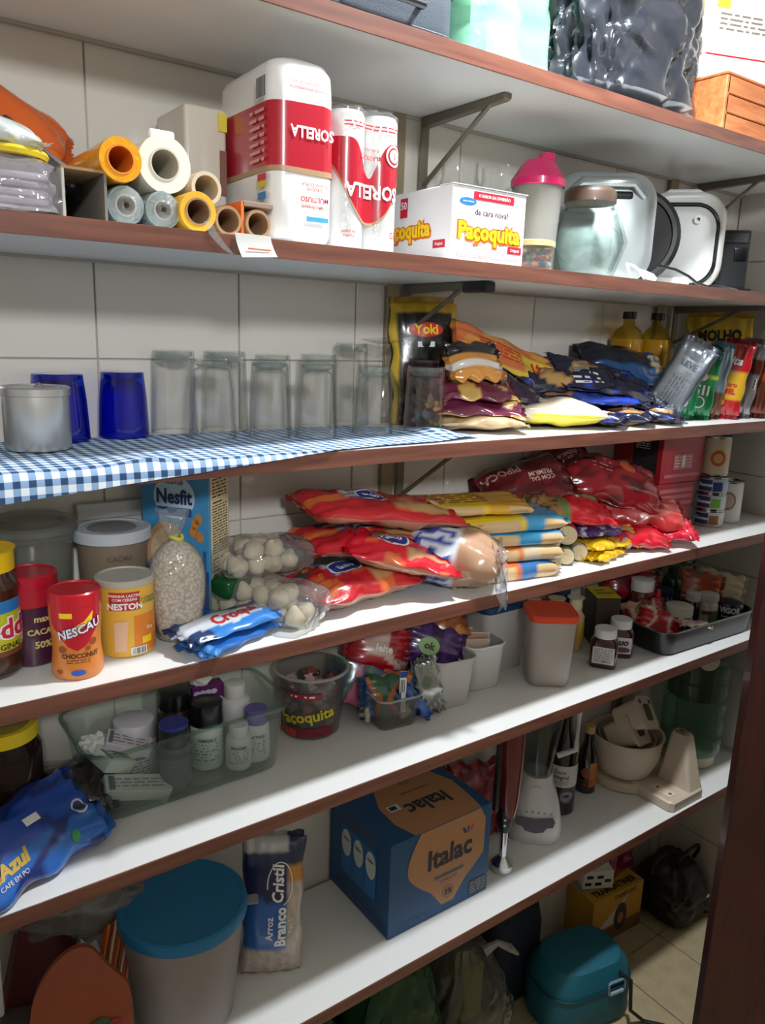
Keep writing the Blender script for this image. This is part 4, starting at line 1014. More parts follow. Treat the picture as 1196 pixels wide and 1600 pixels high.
# --- pouches standing at the right
t, o = bag('sauce_pouch', 'large yellow pouch with black hand-drawn lettering, at the right of the third shelf', 'pouch', (1.895, 0.205, z3+0.128), stand(0, 0, -0.85, 0.08, 0.0), 0.225, 0.165, 0.03,
    lambda u, v, s: (214, 178, 30) if u > 0.1 else (190, 60, 40), VF, seed=31, wr=0.003, px=5, py=4)
mp = bmap(o); txt(t, 'MOLHO', 0.036, INK, mp, 0.062, 0.0, 0.05, ang=-pi/2+0.05, sx=0.8); txt(t, 'TOMATE', 0.038, INK, mp, 0.020, 0.0, 0.05, ang=-pi/2-0.03, sx=0.8); txt(t, 'de', 0.014, INK, mp, 0.042, -0.06, ang=-pi/2)
SLV = vmat(0.28, metal=0.65, coat=0.3)
t, o = bag('foil_pouch', 'silver-grey foil pouch tipped to the right over the green sachets', 'pouch', (1.555, 0.075, z3+0.098), stand(0, 0, -0.95, 0.05, 0.46), 0.155, 0.085, 0.03,
    lambda u, v, s: (148, 156, 166) if abs(v-0.5) < 0.4 else (96, 106, 120), SLV, seed=33, wr=0.0015, px=6, py=5)
mp = bmap(o); epatch(t, 0.05, 0.0, 0.009, 0.022, mat((120, 130, 142), 0.4), mp, name='oval_emblem'); txt(t, 'LEVE', 0.018, mat((90, 98, 110)), mp, 0.028, 0, 0.02, ang=-pi/2); textlines(t, -0.06, 0.0, -0.025, 0.02, 6, mat((110, 118, 130)), mp)
def sachet(lab, x, y, W_, L_, tilt, pf, m=VF, seed=1, T_=0.02, rz=-1.0, lean=0.03, grp=None):
    return bag('sachet', lab, 'sachet', (x, y, z3+L_/2+0.010), stand(0, 0, rz, lean, tilt), L_, W_, T_, pf, m, seed=seed, wr=0.002, px=6, py=4, group=grp)
GRN = (16, 128, 74)
pg_ = lambda u, v, s: (190, 200, 60) if 0.55 < u < 0.62 else ((30, 110, 120) if u > 0.82 else GRN)
for i, (x, y, lab) in enumerate(((1.607, 0.095, 'green sachet with a round white emblem, nearest the tipped silver pouch'), (1.645, 0.078, 'green sachet with a round white emblem, next to the pale blue one'))):
    t, o = sachet(lab, x, y, 0.062, 0.15, 0.10, pg_, seed=40+i, grp='green sachets')
    mp = bmap(o); m2 = bmap(o, e=0.0018)
    epatch(t, -0.045, 0, 0.013, 0.013, WINK, mp, name='round_emblem'); epatch(t, -0.045, 0, 0.0105, 0.0105, mat(GRN), m2, name='emblem_centre')
    epatch(t, 0.012, 0, 0.008, 0.008, WINK, mp, name='round_emblem'); textlines(t, -0.028, -0.006, -0.02, 0.02, 4, WINK, mp)
t, o = sachet('pale blue and brown sachet right of the green ones', 1.695, 0.080, 0.055, 0.158, 0.12, lambda u, v, s: (150, 178, 196) if u > 0.35 else (130, 92, 78), SLV, 44)
t, o = sachet('red and yellow ketchup sachet right of the pale blue one', 1.735, 0.062, 0.068, 0.165, 0.12, lambda u, v, s: (206, 160, 40) if 0.22 < u < 0.62 else (172, 28, 34), VF, 45)
mp = bmap(o); txt(t, 'Kero', 0.014, REDINK, mp, -0.012, 0.0, 0.02, ang=-pi/2); txt(t, 'MEL', 0.016, REDINK, mp, -0.028, 0.0, 0.04, ang=-pi/2); txt(t, 'ita', 0.026, WINK, mp, 0.042, 0.0, 0.03, ang=-pi/2, shear=0.3); epatch(t, -0.055, 0.012, 0.008, 0.008, YINK, mp, name='yellow_emblem')
t, o = sachet('silver and brown sachet with a barcode, second from the right end', 1.798, 0.062, 0.058, 0.168, 0.14, lambda u, v, s: (150, 146, 148) if u < 0.55 or u > 0.8 else (104, 52, 38), SLV, 46)
mp = bmap(o); barcode(t, -0.02, 0.0, -0.022, 0.022, mp)
t, o = sachet('brown and silver sachet at the right end of the third shelf', 1.842, 0.045, 0.052, 0.185, 0.10, lambda u, v, s: (200, 198, 200) if u > 0.75 else ((206, 96, 50) if 0.45 < u < 0.52 else (116, 64, 50)), SLV, 47)

# ================================================================ fourth shelf
z4 = SZ[4]+0.0006
def can(name, lab, cat, x, y, z, r, h, body, lid=None, lidh=0.014, rz=None, grp=None, rim=True, lidlip=0.002, prof=None):
    t = T(name, lab, cat, (x, y, z), face(x, y) if rz is None else rz, grp)
    G().lathe(prof or [(0, 0), (r-0.002, 0), (r, 0.002), (r, h-0.002), (r-0.002, h), (0, h)], 44, cap0=False, cap1=False).out('can_body', body, t)
    if lid: G().lathe([(0, h-0.001), (r+lidlip, h-0.001), (r+lidlip, h+lidh-0.002), (r+lidlip-0.002, h+lidh), (r-0.003, h+lidh), (r-0.004, h+lidh-0.002), (0, h+lidh-0.002)], 44, cap0=False, cap1=False).out('lid', lid, t)
    return t
def wrap(t, r, z0, z1, m, a0=-180, a1=180, e=0.0005, name='label_band', cx=0, cy=0):
    mp = cmap(r, 0, 0, cx, cy, e)
    return rpatch(t, radians(a0)*r, radians(a1)*r, z0, z1, m, mp, nu=max(4, int((a1-a0)/8)), nv=1, name=name)
# chocolate powder jar with yellow lid
BRN = mat((62, 30, 22), 0.2, coat=0.6)
t = can('chocolate_jar', 'brown chocolate powder jar with yellow lid at the left edge of the fourth shelf', 'jar', 0.150, 0.118, z4, 0.044, 0.140, BRN, mat((232, 192, 20), 0.35), 0.026,
        prof=[(0, 0), (0.038, 0), (0.043, 0.006), (0.044, 0.02), (0.0415, 0.03), (0.0415, 0.105), (0.044, 0.118), (0.036, 0.132), (0.034, 0.14), (0, 0.14)], lidlip=-0.005)
r = 0.0418
wrap(t, r, 0.033, 0.104, mat((196, 190, 40), 0.3, coat=0.3)); wrap(t, r, 0.088, 0.104, mat((40, 120, 190), 0.3), e=0.0008, name='blue_band')
cm = cmap(r, -62, 0, e=0.0012); txt(t, 'Toddy', 0.036, WINK, cm, 0, 0.066, 0.09, fine=True); txt(t, 'Toddy', 0.036, mat((206, 34, 60)), cmap(r, -62, 0, e=0.0018), 0, 0.066, 0.03, fine=True)
txt(t, 'ORIGINAL', 0.011, INK, cm, 0, 0.043, 0.02, fine=True); wrap(t, r, 0.031, 0.038, mat((120, 60, 40)), e=0.0009, name='brown_band')
# orange cocoa can with red lid
OR_ = mat((214, 128, 54), 0.35, coat=0.3); RL = mat((196, 24, 40), 0.3, coat=0.2)
def waisted(r, h): return [(0, 0), (r*0.90, 0), (r*0.97, 0.004), (r*0.97, h*0.16), (r*0.90, h*0.34), (r*0.90, h*0.5), (r*0.97, h*0.8), (r*0.97, h), (0, h)]
r = 0.0335
t = can('cocoa_can', 'orange and red cocoa can with red lid, nearest the edge of the fourth shelf', 'can', 0.246, 0.057, z4, r, 0.100, OR_, RL, 0.016, prof=waisted(r, 0.100), lidlip=0.0)
def wr2(z, h=0.100, r=0.0335):
    P_ = waisted(r, h)[1:-1]
    for (a, za), (b, zb) in zip(P_, P_[1:]):
        if za <= z <= zb and zb > za: return a+(b-a)*(z-za)/(zb-za)
    return P_[-1][0]
def wmap(a0, e=0.0012):
    a0 = radians(a0)
    return lambda x, y: Vector(((wr2(y)+e)*cos(a0+x/0.0325), (wr2(y)+e)*sin(a0+x/0.0325), y))
RD = mat((192, 24, 44), 0.3, coat=0.3)
polyp(t, [(-0.036, 0.0995), (0.036, 0.0995), (0.034, 0.075), (0.012, 0.046), (0.0, 0.040), (-0.012, 0.046), (-0.034, 0.075)], RD, wmap(-90, 0.0006), 'red_field', 0.008)
polyp(t, [(-0.016, 0.055), (0.020, 0.080), (0.022, 0.092), (0.010, 0.080), (-0.020, 0.064)], YINK, wmap(-90, 0.0010), 'yellow_flash', 0.008)
rpatch(t, -0.020, -0.004, 0.085, 0.092, YINK, wmap(-90, 0.0010), name='yellow_tag')
txt(t, 'NESCAU', 0.0165, mat((24, 40, 130)), wmap(-90, 0.0016), 0.003, 0.068, 0.07, ang=0.30, shear=0.2, fine=True, sx=0.9); txt(t, 'NESCAU', 0.0165, WINK, wmap(-90, 0.0021), 0.003, 0.068, 0.02, ang=0.30, shear=0.2, fine=True, sx=0.9)
txt(t, 'CHOCONUT', 0.0085, mat((70, 34, 24)), wmap(-90), 0.004, 0.033, 0.04, fine=True); textlines(t, -0.014, 0.016, 0.023, 0.029, 2, mat((110, 60, 30)), wmap(-90))
epatch(t, 0.0, 0.011, 0.009, 0.004, mat((40, 90, 190)), wmap(-90), name='blue_emblem'); 
for x_, y_, rr in ((-0.020, 0.042, 0.006), (0.022, 0.05, 0.006), (0.014, 0.042, 0.004), (-0.024, 0.012, 0.004)): epatch(t, x_, y_, rr, rr*0.8, mat((150, 76, 36)), wmap(-90, 0.0009), 16, 2, name='cocoa_ball')
r = 0.035
t = can('cocoa_can', 'dark purple cocoa can with red lid behind the orange one', 'can', 0.208, 0.132, z4, r, 0.108, mat((66, 22, 52), 0.35, coat=0.3), mat((176, 20, 44), 0.3, coat=0.2), 0.016, lidlip=0.0)
wrap(t, r, 0.082, 0.107, mat((170, 26, 44), 0.35)); 
for k in range(3): txt(t, ('max', 'CACAU', '50%')[k], (0.012, 0.011, 0.013)[k], mat((206, 190, 120)), cmap(r, -70), 0, 0.066-k*0.018, 0.03, fine=True)
# cereal milk can
r = 0.0385
t = can('cereal_can', 'yellow and orange cereal drink can with grey plastic lid', 'can', 0.325, 0.100, z4, r, 0.102, mat((228, 176, 66), 0.4, coat=0.2), mat((176, 172, 160), 0.5), 0.008)
wrap(t, r, 0.006, 0.06, mat((224, 128, 44), 0.4), -75, 60, name='orange_band')
cm = cmap(r, -92, 0, e=0.0010); cn = cmap(r, -92, 0, e=0.0016)
rpatch(t, -0.021, 0.020, 0.069, 0.095, mat((186, 40, 44)), cm, 8, 2, name='red_panel'); txt(t, 'NESTON', 0.0120, WINK, cn, 0, 0.0745, 0.04, fine=True); txt(t, 'FARINHA LACTEA', 0.0052, WINK, cn, 0, 0.090, 0.02, fine=True); txt(t, 'COM CEREAIS', 0.0052, WINK, cn, 0, 0.0845, 0.02, fine=True)
polyp(t, [(-0.015, 0.052), (0.004, 0.054), (0.000, 0.010), (-0.015, 0.010)], mat((222, 180, 150)), cn, 'milk_glass_print', 0.01)
for k in range(2): txt(t, ('3 CEREAIS\n+ VITAMINAS', '25 g')[k], (0.006, 0.006)[k], WINK if k else mat((70, 120, 50)), cn, 0.034, (0.080, 0.040)[k], 0.02, fine=True)
rpatch(t, 0.022, 0.038, 0.018, 0.028, YINK, cm, 4, 2, name='yellow_tag'); barcode(t, 0.008, 0.026, 0.005, 0.014, cn)
# grey-lidded brown tub and box behind
t = can('food_tub', 'brown tub with a pale blue-white lid against the wall', 'tub', 0.345, 0.215, z4, 0.052, 0.135, mat((128, 112, 96), 0.4), mat((186, 192, 198), 0.45), 0.016, prof=[(0, 0), (0.043, 0), (0.045, 0.003), (0.052, 0.135), (0, 0.135)], lidlip=0.005)
G().lathe([(0, 0.1495), (0.034, 0.1505), (0.036, 0.1495)], 40, cap1=False, cap0=False).out('lid_window', mat((120, 122, 122), 0.4, bump=0.6, bs=300), t)
txt(t, 'CACAU', 0.010, mat((90, 70, 60)), cmap(0.0505, -80, 0, e=0.002), 0, 0.112, 0.03, fine=True)
t = T('food_box', 'plain white box against the wall behind the tub with the pale lid', 'box', (0.365, 0.2785, z4)); G().box(-0.055, 0.055, -0.008, 0.006, 0, 0.175, 0.001, 1).out('carton_body', mat((206, 206, 202), 0.6), t, 0); G().box(-0.055, 0.055, -0.0085, -0.008, 0.150, 0.1505).out('flap_line', INK, t, 0)
# big clear container
CPL = film((226, 228, 224), 0.10, 1.0, 0.12, 0.2, 30, (200, 200, 196))
t = T('plastic_container', 'large clear plastic container with clear lid behind the red-lidded cans', 'container', (0.232, 0.222, z4))
G().lathe([(0, 0.0), (0.045, 0), (0.05, 0.004), (0.058, 0.165), (0.056, 0.165), (0.048, 0.005), (0, 0.004)], 40, cap0=False, cap1=False).out('container_body', CPL, t)
G().lathe([(0, 0.178), (0.045, 0.178), (0.048, 0.172), (0.063, 0.171), (0.064, 0.158), (0.061, 0.158), (0.060, 0.166), (0.0, 0.167)], 40, cap0=False, cap1=False).out('lid', CPL, t)
# oats bag tied at the neck
t = T('oats_bag', 'clear bag of oat flakes tied at the neck, standing before the cereal box', 'bag', (0.398, 0.092, z4), face(0.4, 0.09))
R = []; 
for zz, w_, d_ in ((0.0, 0.030, 0.022), (0.006, 0.056, 0.040), (0.03, 0.066, 0.048), (0.07, 0.076, 0.052), (0.10, 0.078, 0.05), (0.125, 0.068, 0.046), (0.142, 0.044, 0.034), (0.152, 0.018, 0.016)):
    R.append([(w_/2*cos(a)*(1+0.05*noise.noise(Vector((cos(a)*2, sin(a)*2, zz*40)))), d_/2*sin(a)*(1+0.08*noise.noise(Vector((cos(a)*2, sin(a)*2, zz*50)))), zz) for a in [2*pi*i/36 for i in range(36)]])
m_, N, L, b = nm('oat_flakes'); tc = N.new('ShaderNodeTexCoord'); vo = N.new('ShaderNodeTexVoronoi'); vo.inputs['Scale'].default_value = 210
cr = N.new('ShaderNodeValToRGB'); cr.color_ramp.elements[0].color = (*lin((232, 224, 208)), 1); cr.color_ramp.elements[1].color = (*lin((178, 158, 138)), 1); cr.color_ramp.elements[1].position = 0.8
L.new(tc.outputs['Object'], vo.inputs['Vector']); L.new(vo.outputs['Distance'], cr.inputs[0]); L.new(cr.outputs[0], b.inputs['Base Color']); bp = N.new('ShaderNodeBump'); bp.inputs['Strength'].default_value = 0.7; bp.inputs['Distance'].default_value = 0.002
L.new(vo.outputs['Distance'], bp.inputs['Height']); L.new(bp.outputs['Normal'], b.inputs['Normal']); OATS = m_
g = G(); g.rings(R); g.out('oat_flakes', OATS, t, smooth=180)['kind'] = 'stuff'
R2 = [[(p[0]*1.06, p[1]*1.08, p[2]) for p in r_] for r_ in R]
for zz, w_, d_ in ((0.158, 0.014, 0.014), (0.164, 0.022, 0.018), (0.18, 0.038, 0.022), (0.196, 0.044, 0.02)):
    R2.append([(w_/2*cos(a)*(1+0.12*sin(a*7))-zz*0.02, d_/2*sin(a)*(1+0.12*sin(a*7)), zz+0.003*sin(a*5)) for a in [2*pi*i/36 for i in range(36)]])
g = G(); g.rings(R2, True, False); g.out('clear_bag', film((240, 240, 238), 0.10, 2.0, 0.1, 1.0, 70), t, smooth=60)
G().tube([(0.0085*cos(a), 0.0085*sin(a), 0.155+0.002*sin(a*2)) for a in [2*pi*i/16 for i in range(16)]], 0.0028, 6, closed=True).out('yellow_tie', mat((210, 200, 90), 0.5), t)
# cereal box
t = T('cereal_box', 'tall blue cereal box with cream nutrition panel, standing on the fourth shelf', 'box', (0.474, 0.150, z4), radians(38))
CBL = mat((62, 140, 190), 0.45, coat=0.15); CBD = mat((26, 78, 140), 0.45)
w_, l_, h_ = 0.066, 0.118, 0.250
G().box(0, w_, 0, l_, 0, h_, 0.001, 1).out('carton_body', CBL, t, 0)
mp = pmap((0, -0.0005, 0)); rpatch(t, 0.003, w_-0.003, 0.006, h_-0.008, mat((222, 206, 166), 0.6), mp, name='cream_panel')
mq = pmap((0, -0.0010, 0)); textlines(t, 0.009, w_-0.009, 0.19, 0.222, 6, mat((90, 80, 70)), mq); textlines(t, 0.009, w_-0.009, 0.10, 0.18, 18, mat((90, 80, 70)), mq); textlines(t, 0.009, w_-0.009, 0.05, 0.095, 7, mat((110, 98, 80)), mq); txt(t, 'cml', 0.012, INK, mq, 0.026, 0.02, 0.02); rpatch(t, 0.010, 0.040, 0.182, 0.184, INK, mq, name='rule')
mp = pmap((-0.0005, 0, 0), (0, -1, 0)); mq = pmap((-0.0011, 0, 0), (0, -1, 0)); mr = pmap((-0.0016, 0, 0), (0, -1, 0))
rpatch(t, -l_+0.002, -0.002, 0.002, 0.075, CBD, mp, name='dark_blue_field')
epatch(t, -0.060, 0.190, 0.036, 0.034, mat((190, 216, 232)), mp, name='pale_oval'); rpatch(t, -0.090, -0.030, 0.160, 0.174, CBD, mq, name='blue_ribbon'); txt(t, 'Nesfit', 0.032, mat((24, 50, 110)), mr, -0.060, 0.190, 0.03, sx=0.8)
txt(t, 'NESTLÉ', 0.010, CBD, mr, -0.060, 0.214, 0.02)
epatch(t, -0.075, 0.10, 0.036, 0.050, mat((196, 150, 110)), mq, name='cereal_bowl_print'); epatch(t, -0.075, 0.10, 0.028, 0.040, mat((214, 186, 150), var=0.3, bs=120), mr, name='cereal_print')
for x_, y_ in ((-0.024, 0.150), (-0.016, 0.130), (-0.027, 0.137), (-0.018, 0.158)): epatch(t, x_, y_, 0.007, 0.009, mat((190, 126, 62)), mr, 12, 2, name='flake_print')
txt(t, 'Mel e\nAmendoas', 0.011, mat((30, 60, 120)), mr, -0.014, 0.085, 0.02, ang=pi/2)
# two blue biscuit packets
t, o = bag('biscuit_packet', 'blue biscuit packet lying at the shelf edge, lower of the two', 'packet', (0.462, 0.052, z4+0.009), (0, 0, 0.40), 0.150, 0.078, 0.020, lambda u, v, s: (36, 100, 178) if 0.1 < u < 0.9 else (60, 130, 200), VF, seed=52, heap=('s4', z4), wr=0.003)
t, o = bag('biscuit_packet', 'blue and white biscuit packet with red script, upper of the two', 'packet', (0.455, 0.055, z4+0.027), (0.02, -0.03, 0.22), 0.150, 0.080, 0.022,
    lambda u, v, s: (204, 210, 220) if s > 0 and abs(v-0.52)+abs(u-0.52)*0.35 < 0.34 else ((34, 60, 110) if v > 0.7 or u < 0.2 else (50, 124, 200)), VF, seed=53, heap=('s4', z4), wr=0.003)
mp = bmap(o); txt(t, 'Croqui', 0.034, mat((188, 30, 40)), mp, 0.012, -0.002, 0.03, ang=0.12, shear=0.2, sx=0.85, fine=True)
# garlic bags
GAR = mat((212, 198, 174), 0.65, sss=0.1, bump=0.2, bs=80)
gb = bmesh.new(); bmesh.ops.create_icosphere(gb, subdivisions=3, radius=1.0)
for v in gb.verts:
    a = atan2(v.co.y, v.co.x); k = 1+0.13*(abs(cos(3*a))-0.5)*(1-abs(v.co.z))+0.08*noise.noise(v.co*1.5)
    v.co = Vector((v.co.x*k, v.co.y*k, v.co.z*0.85+(0.5*max(0, v.co.z-0.75)/0.25 if v.co.z > 0.75 else 0)))
gm_ = bpy.data.meshes.new('garlic_bulb'); gb.to_mesh(gm_); gb.free(); gm_.materials.append(GAR); gm_.shade_smooth()
def garlic(cx, cy, cz, L_, W_, H_, ang, lab, grp, n):
    k = 0; rr = 0.0175
    for iz in range(2):
        for ix in range(n):
            for iy in range(2):
                if iz == 1 and (ix in (0, n-1)): continue
                x = (ix-(n-1)/2)*0.031; y = (iy-0.5)*0.034
                q = Vector((x*cos(ang)-y*sin(ang), x*sin(ang)+y*cos(ang), 0))
                o = bpy.data.objects.new('garlic_bulb', gm_); COL.objects.link(o)
                s_ = rr*random.uniform(0.88, 1.0)
                o.location = (cx+q.x+random.uniform(-.002, .002), cy+q.y+random.uniform(-.002, .002), cz+0.016+iz*0.026); o.scale = (s_, s_, s_); o.rotation_euler = (random.uniform(-1.4, 1.4), random.uniform(-1.4, 1.4), random.uniform(0, 6))
                tag(o, lab, 'garlic', grp)
FB = film((240, 240, 238), 0.10, 2.4, 0.08, 1.0, 55)
garlic(0.550, 0.105, z4, 0, 0, 0, -1.05, 'white garlic bulb packed in the lower clear bag with the green strip', 'garlic bulbs in the lower bag', 5)
t = T('garlic_bag', 'lower clear bag of garlic with a green strip, its end at the shelf edge', 'bag', (0.550, 0.105, z4+0.034), group='garlic bags', rot=(0, 0, -1.05))
bagmesh(0.200, 0.100, 0.072, None, FB, t, 'clear_bag', seed=61, wr=0.006, flat=0.05, px=5, py=3)
G().box(-0.075, -0.035, -0.052, 0.052, -0.0, 0.0375, 0.012, 3).out('green_strip', film((40, 120, 60), 0.75, 1.0, 0.2, 0.6, 50, (26, 84, 44)), t)
garlic(0.560, 0.155, z4+0.062, 0, 0, 0, 0.05, 'white garlic bulb packed in the upper clear bag beside the cereal box', 'garlic bulbs in the upper bag', 4)
t = T('garlic_bag', 'upper clear bag of garlic lying across the other', 'bag', (0.560, 0.155, z4+0.090), group='garlic bags', rot=(0, 0, 0.05))
bagmesh(0.170, 0.105, 0.066, None, FB, t, 'clear_bag', seed=63, wr=0.006, flat=0.05, px=5, py=3)
# red pasta bags
RB = (196, 34, 44)
def pred(sd, c=RB):
    def f(u, v, s):
        if 0.50 < u < 0.92 and abs(v-0.22) < 0.10+0.05*sin(u*9+sd): return (206, 160, 110)
        if 0.25 < u < 0.42 and v > 0.35: return (40, 90, 160) if noise.noise(Vector((u*9, v*9, sd))) > -0.1 else (226, 226, 230)
        if s < 0: return (176, 120, 96)
        return c if noise.noise(Vector((u*4+sd, v*4, 1))) < 0.22 else (222, 110, 60)
    return f
for lab, loc, rot, dm, sd in sorted((
    ('red and orange pasta bag, top of the red pile left of the yellow packets', (0.800, 0.160, z4+0.140), (0.06, 0.13, -0.12), (0.30, 0.16, 0.055), 1),
    ('red pasta bag beneath the top one, next to the garlic', (0.790, 0.165, z4+0.087), (0.0, 0.03, -0.05), (0.29, 0.15, 0.055), 2),
    ('red pasta bag lying lowest against the lower garlic bag', (0.720, 0.115, z4+0.030), (0.03, 0.0, 0.12), (0.22, 0.14, 0.062), 3),
    ('bright red glossy pasta bag bulging at the front of the pile', (0.795, 0.090, z4+0.074), (0.1, 0.25, -0.35), (0.20, 0.12, 0.05), 4)), key=lambda q: q[1][2]):
    t, o = bag('pasta_bag', lab, 'bag', loc, rot, *dm, pred(sd, (214, 28, 50) if sd == 4 else RB), VF, group='red pasta bags', seed=sd+70, heap=('s4', z4), wr=0.006, lump=0.004, ls=46, flat=0.2)
    mp = bmap(o); epatch(t, -0.02, 0.0, 0.034, 0.026, WINK, mp, name='white_emblem'); epatch(t, -0.02, 0.0, 0.030, 0.022, mat((40, 60, 140)), bmap(o, e=0.0016), name='blue_emblem')
    rpatch(t, -0.10, -0.075, 0.02, 0.05, mat((60, 60, 66)), mp, name='dark_label'); txt(t, 'Galo', 0.02, WINK, bmap(o, e=0.0022), -0.02, 0.0, 0.03, ang=0.1)
# blue pasta bag, clear gathered end hanging over the edge
t, o = bag('pasta_bag', 'blue bag with a clear gathered end hanging at the shelf edge', 'bag', (0.905, 0.085, z4+0.062), (0, 0.12, -0.85), 0.20, 0.13, 0.115,
    lambda u, v, s: (36, 64, 160) if u < 0.55 and noise.noise(Vector((u*7, v*22, 1))) < 0.15 else ((210, 216, 226) if u < 0.6 else (178, 140, 112)), VF, seed=81, heap=('s4', z4), wr=0.006, flat=0.05, lump=0.004, ls=40, seals=(1, 0))
g = G(); R = []
for k in range(9):
    a = k/8; w2 = 0.055*(1-0.85*a)+0.012
    R.append([(0.085+0.035*sin(a*1.3)+0.008*sin(i+k), w2*(i/11*2-1), 0.035-0.115*a+0.010*sin(i*1.7+k*0.8)) for i in range(12)])
g.rings(R, False, False, closed=False); g.out('clear_end', fz, t, smooth=60)
# flat yellow / blue / orange spaghetti packs, stacked, ends to the front
def pspag(c1, c2):
    return lambda u, v, s: (c1 if u < 0.60 else c2) if (s > 0 and v > 0.06) or (0.55 < u < 0.8) else (((206, 174, 128) if noise.noise(Vector((u*3, v*60, 2))) > -0.2 else (170, 134, 92)))
for i, (lab, c1, c2, x, y, zz, rz, dm) in enumerate((
    ('orange and blue spaghetti pack, lowest of the stack', (210, 100, 40), (50, 104, 160), 1.030, 0.085, 0.017, -0.16, (0.235, 0.105, 0.033)),
    ('orange and cream spaghetti pack, second from the bottom', (206, 110, 50), (196, 180, 150), 1.045, 0.095, 0.047, -0.22, (0.24, 0.105, 0.031)),
    ('light blue spaghetti pack in the middle of the stack', (50, 140, 186), (50, 140, 186), 1.050, 0.100, 0.076, -0.26, (0.24, 0.105, 0.030)),
    ('yellow and blue spaghetti pack, second from the top', (234, 200, 24), (60, 150, 196), 1.055, 0.108, 0.104, -0.22, (0.25, 0.12, 0.030)),
    ('yellow spaghetti pack with brown print, topmost of the stack', (232, 196, 30), (214, 160, 50), 1.000, 0.150, 0.130, -0.30, (0.25, 0.12, 0.024)))):
    t, o = bag('spaghetti_pack', lab, 'pack', (x, y, z4+zz), (0.06, 0.0, rz), *dm, pspag(c1, c2), VF, group='spaghetti packs', seed=90+i, heap=('s4', z4), wr=0.0018, px=14, py=9, flat=0.0)
    mp = bmap(o); textlines(t, -0.10, 0.04, -0.03, 0.04, 5, mat((150, 70, 40) if i > 2 else (230, 230, 226)), mp)
# biscuit rolls, ends to the front
PALE = mat((206, 186, 150), 0.8, bump=0.5, bs=260, var=0.2)
def bisc(lab, x, y, z, r, col, rz, ln=0.16):
    t = T('biscuit_roll', lab, 'roll', (x, y, z), group='round biscuit rolls', rot=(-pi/2, 0, rz))
    o = G().lathe([(0, -0.002), (r*0.9, -0.002), (r, 0.003), (r, ln-0.003), (r*0.9, ln), (0, ln)], 32, cap0=False, cap1=False).out('wrapper', mat(col, 0.3, coat=0.7), t)
    heap_add('s4', o, Matrix.LocRotScale(Vector((x, y, z)), Euler((-pi/2, 0, rz)), None))
    G().lathe([(0, -0.0028), (r*0.86, -0.0028), (r*0.9, -0.0021)], 32, cap0=False, cap1=False).out('biscuit_end', PALE, t)
bx_ = [(1.150, 0.048, z4+0.020, 0.0195, (196, 182, 150), 'pale roll lying at the front, left of the green one'), (1.205, 0.060, z4+0.019, 0.0185, (50, 96, 50), 'green-wrapped roll at the front'),
       (1.253, 0.066, z4+0.019, 0.0185, (188, 180, 150), 'pale roll at the front, right of the green one'), (1.215, 0.070, z4+0.060, 0.0220, (150, 40, 44), 'red-rimmed roll lying on top of the others'),
       (1.158, 0.060, z4+0.056, 0.0185, (190, 150, 90), 'brown roll end beside the yellow pack, on top')]
for x, y, z, r, c, lab in bx_: bisc(lab, x, y, z, r, c, -0.75)
# popcorn bags
PC = (84, 16, 24)
def ppop(sd): return lambda u, v, s: (112, 24, 32) if noise.noise(Vector((u*5+sd, v*5, 2))) > 0.05 else PC
PV = vmat(0.24, coat=0.9)
for lab, loc, rot, dm, sd, tx in sorted((
    ('dark red popcorn bag with pale lettering, nearest the spaghetti packs', (1.220, 0.200, z4+0.132), (0.75, -0.25, -0.35), (0.20, 0.135, 0.090), 1, 'PIPOCA'),
    ('dark red popcorn bag behind, touching the shelf above', (1.345, 0.235, z4+0.160), (0.8, -0.40, -0.30), (0.17, 0.12, 0.07), 2, 'DE MICRO'),
    ('dark red bag lying behind the nut bag', (1.27, 0.225, z4+0.062), (0.1, 0, -0.1), (0.25, 0.11, 0.09), 3, ''),
    ('large dark red bag with a small cartoonless fruit print, on top at the right', (1.435, 0.150, z4+0.138), (0.60, 0.22, -0.50), (0.235, 0.135, 0.085), 4, ''),
    ('dark red bag lying under the large one', (1.43, 0.205, z4+0.062), (0, 0, -0.3), (0.24, 0.14, 0.10), 5, ''),
    ('dull red bag below the large one, in front of the red boxes', (1.495, 0.110, z4+0.075), (0.50, 0.12, -0.65), (0.20, 0.11, 0.060), 6, '')), key=lambda q: q[1][2]):
    if sd == 4: lab = 'large dark red bag with a green and orange fruit print, on top at the right'
    pf = ppop(sd) if sd < 4 else ((lambda u, v, s: (150, 30, 40) if noise.noise(Vector((u*5, v*5, 2))) > -0.1 else (96, 16, 24)) if sd < 6 else (lambda u, v, s: (186, 54, 54) if noise.noise(Vector((u*5, v*5, 2))) > -0.1 else (206, 96, 90)))
    t, o = bag('popcorn_bag', lab, 'bag', loc, rot, *dm, pf, PV, group='dark red bags on the fourth shelf', seed=100+sd, heap=('s4', z4), wr=0.007, lump=0.005, ls=38, flat=0.1)
    mp = bmap(o)
    if tx: txt(t, tx, 0.030 if sd == 1 else 0.02, mat((206, 170, 160)), mp, -0.05, 0.03, 0.02, ang=pi, sx=0.8, fine=True); txt(t, 'COM SAL\nPREMIUM', 0.014, mat((206, 170, 160)), mp, 0.03, 0.0, 0.02, ang=pi)
    if sd == 4:
        epatch(t, 0.03, 0.02, 0.020, 0.020, mat((200, 96, 50)), mp, name='fruit_print'); epatch(t, 0.03, 0.042, 0.012, 0.007, mat((70, 120, 50)), bmap(o, e=0.0016), name='leaf_print'); textlines(t, -0.06, -0.01, -0.01, 0.05, 5, mat((200, 120, 110)), mp)
